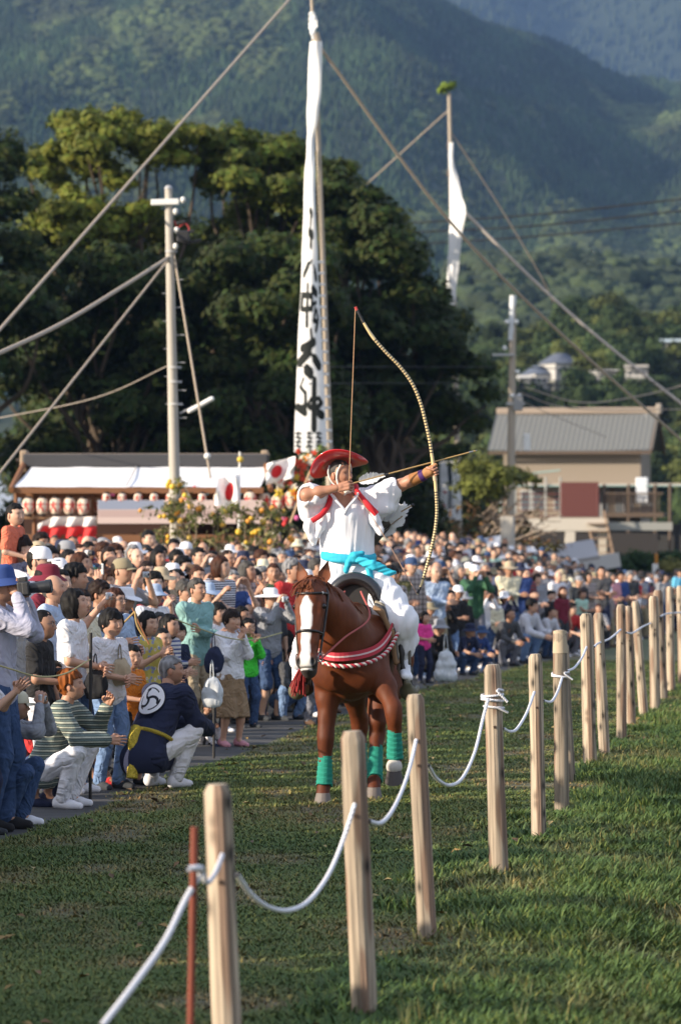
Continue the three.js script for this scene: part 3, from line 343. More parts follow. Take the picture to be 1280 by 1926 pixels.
// first banner pole with its long twisted cloth
const cloth = (map) => new THREE.MeshPhysicalMaterial({ color: map ? 0xffffff : lin(0.80, 0.80, 0.80), map: map ?? null, roughness: 0.85, side: THREE.DoubleSide, transmission: 0.12, thickness: 0 });
function ribbon(rows, d, nx = 14, belly = 0.1) {                 // rows: [left px, right px, py, depth of left edge, depth of right edge]
  const P = [], U = [], I = []; const n = rows.length - 1, y0 = rows[0][2], y1 = rows[n][2], st = 90;
  for (let j = 0; j <= st; j++) { const f = j / st * n, k = Math.min(n - 1, Math.floor(f)), t = f - k, q = (i) => { const p0 = rows[Math.max(0, k - 1)][i], p1 = rows[k][i], p2 = rows[k + 1][i], p3 = rows[Math.min(n, k + 2)][i]; return 0.5 * (2 * p1 + (p2 - p0) * t + (2 * p0 - 5 * p1 + 4 * p2 - p3) * t * t + (3 * p1 - p0 - 3 * p2 + p3) * t * t * t); }; const l = at(q(0), lerp(rows[k][2], rows[k + 1][2], t), d + q(3)), r = at(q(1), lerp(rows[k][2], rows[k + 1][2], t), d + q(4)); for (let i = 0; i <= nx; i++) { const u = i / nx, p = l.clone().lerp(r, u), w = l.distanceTo(r); p.z += belly * Math.sin(u * 3.1416) * (0.4 + w) + 0.018 * Math.sin(u * 7 + j * 0.16) * w + 0.02 * noise3(u * 4, j * 0.12, d); p.x += 0.012 * noise3(j * 0.23, u * 3, d + 5); P.push(p.x, p.y, p.z); U.push(u, 1 - (lerp(rows[k][2], rows[k + 1][2], t) - y0) / (y1 - y0)); } if (j) for (let i = 0; i < nx; i++) { const a = (j - 1) * (nx + 1) + i, b = a + nx + 1; I.push(a, b, a + 1, a + 1, b, b + 1); } }
  const g = new THREE.BufferGeometry(); g.setAttribute('position', new THREE.Float32BufferAttribute(P, 3)); g.setAttribute('uv', new THREE.Float32BufferAttribute(U, 2)); g.setIndex(I); g.computeVertexNormals(); return g;
}
let BW = 1; const brush = (c, pts, w0, w1) => { c.lineCap = c.lineJoin = 'round'; for (let i = 1; i < pts.length; i++) { c.lineWidth = BW * lerp(w0, w1, (i - 1) / Math.max(1, pts.length - 2)); c.beginPath(); c.moveTo(...pts[i - 1]); c.lineTo(...pts[i]); c.stroke(); } };
{
  const d = 70, b = onGround(632, d), t = thing('banner_pole', 'tall wooden pole carrying the long twisted white banner', 'pole', b), L = (x, y, dd = d) => at(x, y, dd).sub(b);
  part('pole', bar(V(0, -0.2, 0), L(596, 190), 0.098, 0.045, 16), timber, t); part('pole_tip', bar(L(596, 190), L(583, -60), 0.045, 0.03, 12), timber, t); part('binding', bar(L(592, 62), L(597, 82), 0.085, 0.085, 12), hemp, t);
  // the cloth: one strip with brush writing
  const tex = canvasTex(256, 2048, (c, w, h) => { BW = 1.4;
    c.fillStyle = '#f4f3f1'; c.fillRect(0, 0, w, h); c.strokeStyle = '#0d1512'; c.fillStyle = '#0d1512';
    const Y = (py) => (py - 80) / 770 * h, X = (u) => (0.49 + (u - 0.52) * 1.22) * w; const S = (l, a, e) => brush(c, l.map(([u, py]) => [X(u), Y(py)]), a * w, e * w);
    // smaller signs high on the twist
    S([[0.55, 398], [0.66, 404]], 0.12, 0.1); S([[0.6, 412], [0.58, 424]], 0.12, 0.06); S([[0.5, 438], [0.7, 443]], 0.14, 0.12); S([[0.6, 452], [0.58, 463]], 0.12, 0.05);
    // eight
    S([[0.62, 492], [0.45, 500], [0.25, 518]], 0.05, 0.11); S([[0.70, 500], [0.78, 512], [0.82, 524]], 0.05, 0.12);
    // flag-sign: left cloth part, right part
    S([[0.42, 538], [0.42, 612]], 0.10, 0.13); S([[0.20, 556], [0.20, 580]], 0.11, 0.1); S([[0.20, 556], [0.62, 558], [0.60, 582], [0.24, 583]], 0.09, 0.08); S([[0.66, 545], [0.80, 552]], 0.13, 0.12); S([[0.64, 574], [0.78, 570]], 0.06, 0.06); S([[0.74, 582], [0.66, 604], [0.82, 606], [0.74, 622]], 0.07, 0.08); S([[0.80, 586], [0.84, 600]], 0.07, 0.06);
    // great
    S([[0.26, 656], [0.50, 650], [0.66, 644]], 0.12, 0.13); S([[0.56, 622], [0.60, 645], [0.48, 664], [0.20, 682]], 0.07, 0.15); S([[0.52, 662], [0.68, 676], [0.80, 688]], 0.06, 0.15); S([[0.42, 696], [0.54, 703]], 0.17, 0.14);
    // god
    S([[0.34, 712], [0.24, 728], [0.40, 740], [0.40, 764], [0.24, 770], [0.18, 766], [0.38, 776]], 0.05, 0.12); S([[0.66, 716], [0.64, 760], [0.62, 806]], 0.12, 0.13); S([[0.46, 762], [0.56, 752], [0.78, 750], [0.84, 758], [0.72, 768], [0.5, 766]], 0.06, 0.09); S([[0.78, 779], [0.84, 781]], 0.13, 0.12);
    // small dedication at the foot
    for (const u of [0.22, 0.50, 0.74]) for (let i = 0; i < 5; i++) { const y = 815 + i * 8; S([[u - 0.06, y], [u + 0.06, y + 1]], 0.03, 0.03); S([[u, y - 2], [u - 0.03 + 0.06 * (i % 2), y + 4]], 0.03, 0.03); }
  });
  solo('banner', ribbon([[582, 606, 78, 0, 0], [579, 604, 160, 0.15, 0], [577, 597, 225, 0.2, 0], [577, 591, 265, 0.15, 0.1], [573, 592, 330, 0.05, 0], [570, 594, 420, 0, -0.1], [567, 598, 500, -0.05, -0.1], [562, 603, 600, -0.1, -0.1], [558, 608, 700, -0.1, -0.1], [553, 615, 850, -0.15, -0.05]], d - 0.3, 16, 0.10), cloth(tex), 'long white banner with black brush writing twisted beside the tall pole', 'banner');
  solo('banner_streamer', ribbon([[582, 592, 22, 0, 0], [580, 597, 45, 0.1, 0], [584, 591, 66, 0, 0], [586, 592, 74, 0, 0]], d - 0.2, 10, 0.05), cloth(), 'short white cloth tied at the very top of the tall pole', 'cloth');
  for (let i = 0; i < 17; i++) { const y = 495 + i * 21, x = 600 + (y - 500) * 0.046; part('banner_loop', rbox(0.13, 0.05, 0.03, 0.01).translate(L(x + 3, y, d - 0.32).x, L(x, y).y, 0.32), M(0.75, 0.75, 0.75), t); }
  part('hanging_cord', tube([L(597, 250), L(602, 500, d - 0.25), L(612, 850, d - 0.2)], 0.012, 20, 5), M(0.04, 0.06, 0.05), t);
}
BW = 1;
{ // second banner pole, topped with leaves
  const d = 122, b = onGround(866, d), t = thing('banner_pole', 'slim pole with green leafy tip and loose white banner, right of the tall one', 'pole', b), L = (x, y, dd = d) => at(x, y, dd).sub(b);
  part('pole', bar(V(0, -0.2, 0), L(844, 175), 0.13, 0.065, 12), timber, t); part('leafy_tip', leafCloud([[L(840, 165), V(0.32, 0.21, 0.27)], [L(830, 172), V(0.17, 0.2, 0.17)], [L(850, 160), V(0.16, 0.16, 0.16)]], 120, 0.10, 3, (r, k) => [0.12 * k, 0.17 * k, 0.03 * k]), leafPlain, t); for (const y of [268, 320]) part('lashing', bar(L(846, y), L(846, y + 12), 0.11, 0.11, 10), M(0.12, 0.09, 0.07), t);
  solo('banner', ribbon([[843, 852, 268, 0, 0], [843, 852, 300, 0, 0], [844, 858, 325, 0, 0], [845, 868, 370, 0.1, -0.2], [845, 875, 398, 0.1, -0.4], [844, 868, 440, 0.1, -0.3], [841, 862, 500, 0, -0.1], [838, 856, 560, 0, 0], [838, 853, 580, 0, 0]], d - 0.25, 12, 0.06), cloth(), 'plain white banner pulled taut to one side on the slim pole', 'banner');
  const tx = canvasTex(128, 256, (c, w, h) => { c.fillStyle = '#eeeef0'; c.fillRect(0, 0, w, h); c.strokeStyle = '#26343c'; for (let i = 0; i < 8; i++) { const y = 100 + i * 14; brush(c, [[50, y], [72, y + 2]], 7, 7); brush(c, [[60, y - 4], [56, y + 9]], 6, 6); } for (let i = 0; i < 8; i++) brush(c, [[58, 10 + i * 11], [70, 14 + i * 11]], 16, 14); c.strokeStyle = '#a33'; for (const y of [130, 190]) { brush(c, [[22, y], [34, y + 8]], 8, 8); brush(c, [[22, y + 8], [34, y]], 5, 5); } });
  solo('banner', ribbon([[826, 862, 868, 0, 0], [827, 866, 920, 0, 0], [826, 868, 978, 0, 0]], d - 0.3, 10, 0.05), cloth(tx), 'lower end of a white banner with small dark and red signs beside the bow hand', 'banner');
}
cable([at(583, -45, 70), at(0, 620, 52), at(-60, 688, 50)], 0.026, 'long guy rope from the top of the tall pole to the left edge', hemp, 'rope');
cable([at(604, 92, 70), at(840, 410, 73), at(1030, 605, 76), at(1300, 845, 80)], 0.034, 'thick guy rope from the tall pole down across the right of the picture', hemp, 'rope');
cable([at(875, 400, 121.6), at(1000, 525, 122), at(1130, 640, 122), at(1300, 775, 122)], 0.058, 'pale guy rope pulling the slim banner out to the right', M(0.55, 0.48, 0.42), 'rope');
cable([at(841, 209, 122), at(683, 352, 124), at(640, 391, 125)], 0.024, 'guy rope from the slim pole down to the left into the grove', hemp, 'rope');
cable([at(850, 252, 122), at(940, 390, 124), at(1022, 530, 126), at(1040, 570, 127)], 0.024, 'thin guy line from the slim pole down to the right', hemp, 'rope');
[[0, 'uppermost'], [1, 'middle'], [2, 'lowest']].forEach(([i, w]) => cable([at(700, [424, 440, 464][i], 150), at(1000, [404, 425, 445][i], 145), at(1320, [370, 392, 416][i], 140)], 0.036, `${w} of the three dark power lines crossing the mountain`, darkWire));
[[520, 440], [690, 686], [722, 716]].slice(1).forEach(([a, c], i) => cable([at(560 + i * 20, a, 66), at(640, (a + c) / 2 + 2, 80), at(930, c + 4, 108)], 0.010, ['thin dark wire crossing the grove behind the bow, upper', 'thin dark wire crossing the grove behind the bow, lower'][i], darkWire));
{ // utility pole on the right and its wires
  const d = 110, b = onGround(957, d), t = thing('utility_pole', 'weathered utility pole in front of the tiled house', 'utility pole', b), L = (x, y, dd = d) => at(x, y, dd).sub(b);
  part('pole', bar(V(0, -0.2, 0), L(964, 558), 0.16, 0.10, 14), timber, t); part('top_sleeve', bar(L(961, 640), L(964, 556), 0.115, 0.105, 14), M(0.6, 0.63, 0.66, 0.6), t);
  for (const [x, y] of [[952, 606], [970, 606], [948, 655], [972, 700], [962, 745], [975, 745]]) part('insulator', new THREE.SphereGeometry(0.075, 10, 8), whiteP, t).position.copy(L(x, y)).add(V(0, 0, 0.12));
  part('crossarm', rbox(0.7, 0.08, 0.1, 0.02).translate(L(945, 668).x, L(945, 668).y, 0.14), M(0.4, 0.4, 0.4), t); part('crossarm', rbox(0.6, 0.08, 0.1, 0.02).translate(L(968, 760).x, L(968, 760).y, 0.15), M(0.4, 0.4, 0.4), t);
  part('junction_box', rbox(0.3, 0.5, 0.25, 0.03).translate(L(973, 758).x, L(973, 758).y, 0.1), M(0.3, 0.3, 0.3), t); part('meter_box', rbox(0.22, 0.55, 0.2, 0.03).translate(L(990, 832).x, L(990, 832).y, -0.2), whiteP, t);
  cable([at(985, 728, 110), at(1090, 757, 112), at(1200, 745, 114), at(1320, 715, 116)], 0.022, 'upper pale cable sagging right from the weathered pole', hemp); cable([at(975, 738, 110), at(1060, 766, 112), at(1320, 770, 116)], 0.018, 'lower pale cable sagging right from the weathered pole', hemp);
  cable([at(970, 750, 110), at(1060, 790, 118), at(1140, 822, 125)], 0.014, 'thin drop wire from the weathered pole to the house roof', hemp); cable([at(960, 726, 110), at(1320, 716, 116)], 0.016, 'straight dark wire running right from the weathered pole', darkWire); cable([at(960, 690, 110), at(1320, 705, 116)], 0.014, 'thin dark wire above the tiled roof', darkWire);
  solo('concrete_post', mergeGeometries([strip(box(0.30, 3.0, 0.25, 0, 0, 0)), strip(box(0.05, 3.0, 0.3, -0.19, 0, -0.05))]).rotateY(-0.3).translate(...onGround(956, 98).add(V(0, 1.75, 0)).toArray()), concrete, 'square weathered concrete post below the right utility pole', 'post');
}

// ------------------------------------------------------------------ house with tiled roof on the right
{
  const d = 180, o = onGround(1085, d), t = thing('house', 'two-storey house with grey tiled roof behind the right-hand crowd', 'house', o); t.rotation.y = -0.2;
  const S = d / FPX, X = (px) => (px - 1085) * S, Y = (py) => EYE - (py - 963) * S - o.y;
  const cream = M(0.255, 0.215, 0.17, 0.9), wood = M(0.10, 0.07, 0.05, 0.85), redBrown = M(0.115, 0.035, 0.03, 0.85);
  const W = 8.9, ridge = Y(776), eave = Y(844), dep = 3.2;
  const x0 = X(936), x1 = X(1226);
  // walls with front openings
  part('wall', box(x1 - x0 - 0.9, eave + 0.35, 4.6, (x0 + x1) / 2, (eave + 0.35) / 2, -0.9), cream, t);
  const gab = new THREE.ExtrudeGeometry(new THREE.Shape([[-2.3, 0], [2.3, 0], [0, ridge - eave - 0.15]].map(([a, c]) => new THREE.Vector2(a, c))), { depth: 0.12, bevelEnabled: false }); part('gable', gab.rotateY(Math.PI / 2).translate(x1 - 0.5, eave + 0.2, -0.9), M(0.62, 0.60, 0.56), t);
  // tiled slopes: each course overlaps the next, tiles roll in waves
  const slope = (front) => { const courses = 15, cols = 96, P = [], I = []; for (let j = 0; j < courses; j++) for (const e of [0, 1]) { const f = (j + e * 1.02) / courses; for (let i = 0; i <= cols; i++) { const x = lerp(x0 - 0.25, x1 + 0.25, i / cols), sag = 0.06 * Math.sin(i / cols * 3.14); P.push(x, lerp(ridge, eave - 0.15, f) + (e ? 0.055 : 0.01) + 0.035 * Math.cos(i / cols * 6.2832 * 32) - sag, front * lerp(0.05, dep, f) - 0.9); } } for (let r = 0; r < courses * 2 - 1; r++) for (let i = 0; i < cols; i++) { const a = r * (cols + 1) + i, b = a + cols + 1; I.push(a, b, a + 1, a + 1, b, b + 1); } const g = new THREE.BufferGeometry(); g.setAttribute('position', new THREE.Float32BufferAttribute(P, 3)); g.setIndex(I); g.computeVertexNormals(); return g; };
  const tileM = new THREE.MeshStandardMaterial({ color: lin(0.15, 0.155, 0.15), roughness: 0.65, side: THREE.DoubleSide });
  const roof = part('roof', slope(1), tileM, t); part('rear_slope', slope(-1), tileM, roof); part('ridge', rbox(x1 - x0 + 0.5, 0.34, 0.42, 0.08, (x0 + x1) / 2, ridge + 0.12, -0.9), M(0.30, 0.24, 0.19), roof); part('ridge_end', rbox(0.3, 0.55, 0.5, 0.08, x1 + 0.25, ridge + 0.2, -0.9), M(0.3, 0.26, 0.22), roof); part('eave_board', box(x1 - x0 + 0.4, 0.16, 0.08, (x0 + x1) / 2, eave - 0.24, dep - 0.9), wood, roof); for (const s of [1, -1]) part('barge_board', bar(V(x1 + 0.18, ridge - 0.05, -0.9), V(x1 + 0.18, eave - 0.2, -0.9 + s * dep), 0.1), wood, roof);
  // veranda roof, windows, balcony
  part('lean_to_roof', box(X(1300) - X(985), 0.14, 1.9, (X(1300) + X(985)) / 2, Y(913), 2.1), M(0.42, 0.36, 0.32), t); part('gutter', bar(V(X(985), Y(915), 3.1), V(X(1300), Y(915), 3.1), 0.05), M(0.2, 0.3, 0.28), t);
  const win = (a, c, e, f) => { const w = part('window', box(X(c) - X(a), Y(e) - Y(f), 0.08, (X(a) + X(c)) / 2, (Y(e) + Y(f)) / 2, 1.44), M(0.55, 0.55, 0.55), t); for (let i = 0; i < 2; i++) part('pane', box((X(c) - X(a)) / 2 - 0.08, Y(e) - Y(f) - 0.12, 0.04, lerp(X(a), X(c), 0.25 + i * 0.5), (Y(e) + Y(f)) / 2, 1.48), M(0.10, 0.12, 0.14, 0.15), w); };
  win(985, 1030, 922, 960); win(1048, 1085, 922, 962); win(1122, 1150, 922, 972); win(1162, 1195, 922, 975); win(1208, 1240, 925, 975);
  part('balcony_floor', box(X(1150) - X(955), 0.2, 2.2, (X(1150) + X(955)) / 2, Y(974), 2.6), M(0.4, 0.35, 0.3), t);
  for (let i = 0; i < 26; i++) part('balcony_board', box(0.19, Y(908) - Y(972), 0.05, lerp(X(1072), X(1140), (i + 0.5) / 26) * 1, (Y(908) + Y(972)) / 2, 3.72 + (i % 2) * 0.02), redBrown, t);
  for (let i = 0; i < 5; i++) part('balcony_rail', bar(V(X(960), Y(930 + i * 10), 3.7), V(X(1070), Y(930 + i * 10), 3.7), 0.035), redBrown, t); for (const x of [960, 988, 1016, 1044, 1071]) part('balcony_post', bar(V(X(x), Y(975), 3.7), V(X(x), Y(898), 3.7), 0.05), M(0.35, 0.36, 0.34), t); part('balcony_top_rail', bar(V(X(960), Y(898), 3.7), V(X(1071), Y(886), 3.7), 0.04), M(0.25, 0.38, 0.36), t);
  part('deck', box(X(1260) - X(1150), 0.22, 2, (X(1260) + X(1150)) / 2, Y(968), 2.5), wood, t); for (let i = 0; i < 16; i++) part('deck_baluster', bar(V(lerp(X(1152), X(1252), i / 15), Y(968), 3.5), V(lerp(X(1152), X(1252), i / 15), Y(930), 3.5), 0.025), wood, t); part('deck_rail', bar(V(X(1150), Y(929), 3.5), V(X(1260), Y(929), 3.5), 0.045), wood, t);
  for (const x of [1151, 1196, 1245, 1272]) part('timber_post', bar(V(X(x), 0, 3.4), V(X(x), Y(912), 3.4), 0.085), wood, t);
  part('dark_lower_panel', box(X(1300) - X(1145), Y(985), 0.3, (X(1300) + X(1145)) / 2, Y(985) / 2, 1.6), M(0.03, 0.03, 0.03), t);  // near-black panel closing the space below the deck
  solo('laundry', rbox(0.62, 1.3, 0.12, 0.06).translate(...at(1206, 922, 176.2).toArray()), M(0.75, 0.78, 0.82), 'white washing hung on the house balcony', 'laundry');
  // carport frame of white concrete with a stair
  const c = thing('carport', 'white concrete carport frame in front of the house', 'carport', onGround(1075, 170)), s2 = 170 / FPX, X2 = (px) => (px - 1075) * s2, Y2 = (py) => EYE - (py - 963) * s2 - c.position.y, wc = M(0.55, 0.50, 0.43, 0.85);
  part('beam', box(X2(1142) - X2(995), 0.62, 0.5, (X2(1142) + X2(995)) / 2, Y2(987), 0), wc, c); part('column', box(0.47, Y2(998), 0.5, X2(1071), Y2(998) / 2, 0), wc, c); part('column', box(0.36, Y2(998), 0.45, X2(1133), Y2(998) / 2, -0.4), wc, c); part('side_beam', box(3.4, 0.4, 0.4, X2(1200), Y2(990), -0.6), M(0.3, 0.3, 0.28), c); part('dark_void_panel', box(8, 2.6, 0.2, X2(1100), 1.3, -5), M(0.035, 0.03, 0.028), c);  // shade of the open carport void painted as a near-black rear panel
  for (const k of [0, 1]) part('stair_stringer', bar(V(X2(1108 + k * 26), Y2(1000 - k * 40), 0.35), V(X2(1130 + k * 34), 0, 0.5), 0.06), M(0.32, 0.22, 0.15), c); for (let i = 0; i < 8; i++) part('stair_tread', box(1.0, 0.06, 0.25, lerp(X2(1122), X2(1147), i / 8), lerp(Y2(985), 0.2, i / 8), 0.4), M(0.28, 0.19, 0.13), c);
}
// hedge, bush, sign flag, and sheds by the house
rnd = mulberry(91);
{ const l = []; for (let i = 0; i < 70; i++) l.push([at(R(1135, 1300), R(1052, 1095), 130 + R(-1, 1)), V(0.5, 0.42, 0.5)]); const o = onGround(1210, 130), t = thing('hedge', 'clipped dark green hedge below the house', 'hedge', o); part('foliage', leafCloud(l.map(([c, r]) => [c.sub(o), r]), 60, 0.09, 5, (r, k) => [0.03 * k, 0.055 * k, 0.018 * k]), leafPlain, t);
  const o2 = onGround(1258, 124), b = thing('bush', 'round yellow-green clipped bush at the right edge by the hedge', 'bush', o2); part('foliage', leafCloud([[at(1258, 1068, 124).sub(o2), V(0.62, 0.42, 0.6)], [at(1280, 1072, 124).sub(o2), V(0.6, 0.36, 0.6)]], 110, 0.07, 6, (r, k) => [0.17 * k, 0.16 * k, 0.05 * k]), leafPlain, b);
  const f = thing('sign_flag', 'small white and orange flag sign standing by the hedge', 'sign', onGround(1232, 116)), Lf = (x, y) => at(x, y, 116).sub(f.position); part('stick', bar(V(0, 0, 0), Lf(1233, 1040), 0.03), timber, f); part('white_panel', rbox(0.2, 0.5, 0.04, 0.015).translate(Lf(1231, 1074).x, Lf(1231, 1074).y, 0.05), whiteP, f); part('orange_panel', rbox(0.11, 0.34, 0.05, 0.015).translate(Lf(1233, 1051).x, Lf(1233, 1051).y, 0.05), M(0.5, 0.2, 0.03), f);
  // a tree with yellow-green sprays and thin bare twigs before the house
  const o3 = onGround(915, 104), y = thing('maple_tree', 'yellow-green leafy tree left of the tiled house', 'tree', o3), q = (l) => l.map(([px, py, r]) => [at(px, py, 104 + R(-1, 1)).sub(o3), V(r * 0.016 * 1.5, r * 0.016, r * 0.016 * 1.3)]);
  part('crown', leafCloud([...q([[880, 880, 24], [900, 895, 30], [925, 885, 26], [945, 905, 28], [965, 895, 22], [985, 900, 20], [890, 920, 30], [920, 930, 28], [1000, 905, 16]])], 60, 0.10, 8, (r, k) => [0.13 * k, 0.145 * k, 0.028 * k]), leafMat, y);
  part('understory', leafCloud(q([[880, 965, 26], [900, 990, 24], [890, 1020, 26], [930, 985, 20], [915, 1015, 26], [990, 1000, 22], [1010, 1030, 26], [960, 1030, 24], [1040, 1035, 22], [860, 1000, 24], [1000, 970, 18]]), 26, 0.09, 9, (r, k) => r() < 0.4 ? [0.16 * k, 0.085 * k, 0.04 * k] : [0.07 * k, 0.065 * k, 0.025 * k]), leafPlain, y);
  const tw = []; for (let i = 0; i < 26; i++) { const a = at(R(900, 960), R(960, 1040), 103.5), b = at(R(880, 1060), R(900, 1030), 103.5); tw.push(limb(a.sub(o3), b.sub(o3), 0.035, 0.012, 0.25, i + 3)); } part('twigs', mergeGeometries(tw), M(0.30, 0.23, 0.17), y).userData.kind = 'stuff'; part('trunk', limb(V(0, -0.2, 0), at(915, 900, 104).sub(o3), 0.14, 0.07, 0.3, 4), bark, y);
  // low roof edges behind the crowd
  solo('shed_roof', new THREE.BoxGeometry(2.6, 0.12, 1.8).rotateX(0.35).rotateZ(0.2).translate(...at(870, 1046, 98).toArray()), M(0.35, 0.38, 0.44, 0.6), 'grey metal shed roof just above the heads right of the bow', 'roof'); solo('shed_roof', new THREE.BoxGeometry(4.2, 0.12, 1.8).rotateX(0.3).rotateZ(0.16).translate(...at(1000, 1052, 112).toArray()), M(0.40, 0.38, 0.38, 0.6), 'low grey roof above the crowd before the carport', 'roof'); solo('shed_roof', new THREE.BoxGeometry(2.2, 0.5, 0.1).rotateZ(0.16).translate(...at(1105, 1062, 118).toArray()), M(0.6, 0.58, 0.56), 'slanting white stair side wall beside the carport column', 'wall');
}
// houses on the low hill, far behind
{
  const farHouse = (px, py, w, h, dpt, roofC, label, rot, d, hip = true) => { for (d = 312; d < 620 && hillF(px, d) < EYE - (py - 963) * d / FPX - h - 3.2; d += 2); const o = at(px, py, d), t = thing('house', label, 'house', o); t.rotation.y = rot; part('wall', box(w, h, dpt, 0, -h / 2, 0), M(0.42, 0.41, 0.39), t); part('retaining_wall', box(w * 1.15, 4.5, dpt * 1.1, 0, -h - 2.26, 0), M(0.16, 0.16, 0.14), t); const g = hip ? new THREE.CylinderGeometry(w * 0.2, w * 0.80, h * 0.62, 4, 1).rotateY(Math.PI / 4) : new THREE.BoxGeometry(w * 1.1, h * 0.22, dpt * 1.15); g.scale(1, 1, dpt / w); g.translate(0, hip ? h * 0.30 : h * 0.1, 0); part('roof', g, roofC, t); for (let i = 0; i < 3; i++) { const wn = part('window', box(w * 0.16, h * 0.32, 0.1, w * (-0.3 + i * 0.3), -h * 0.45, dpt / 2 + 0.02), M(0.05, 0.06, 0.08, 0.3), t); part('frame', box(w * 0.19, 0.1, 0.12, w * (-0.3 + i * 0.3), -h * 0.27, dpt / 2 + 0.03), whiteP, wn); } };
  farHouse(1052, 684, 3.3, 1.9, 3.4, M(0.10, 0.115, 0.15, 0.8), 'white house with blue-grey hipped roof on the low hill', 0.5, 330); farHouse(1010, 704, 2.2, 1.6, 3.5, M(0.09, 0.11, 0.15, 0.8), 'small blue-roofed outbuilding left of the white hill house', 0.4, 332); farHouse(1196, 692, 2.4, 1.2, 3, M(0.42, 0.40, 0.38), 'flat white building on the hill right of the hipped house', -0.1, 334, false); farHouse(1135, 700, 2.2, 0.9, 3, M(0.50, 0.5, 0.5), 'low pale shed between the two white hill houses', 0.1, 336, false); farHouse(1265, 645, 3.2, 1.5, 4, M(0.45, 0.56, 0.66, 0.5), 'pale blue roofed building at the right edge on the hill', -0.1, 335, false); farHouse(985, 712, 1.4, 1.6, 2, M(0.6, 0.6, 0.6), 'tiny white hut beside the right utility pole top', 0, 331, false);
}
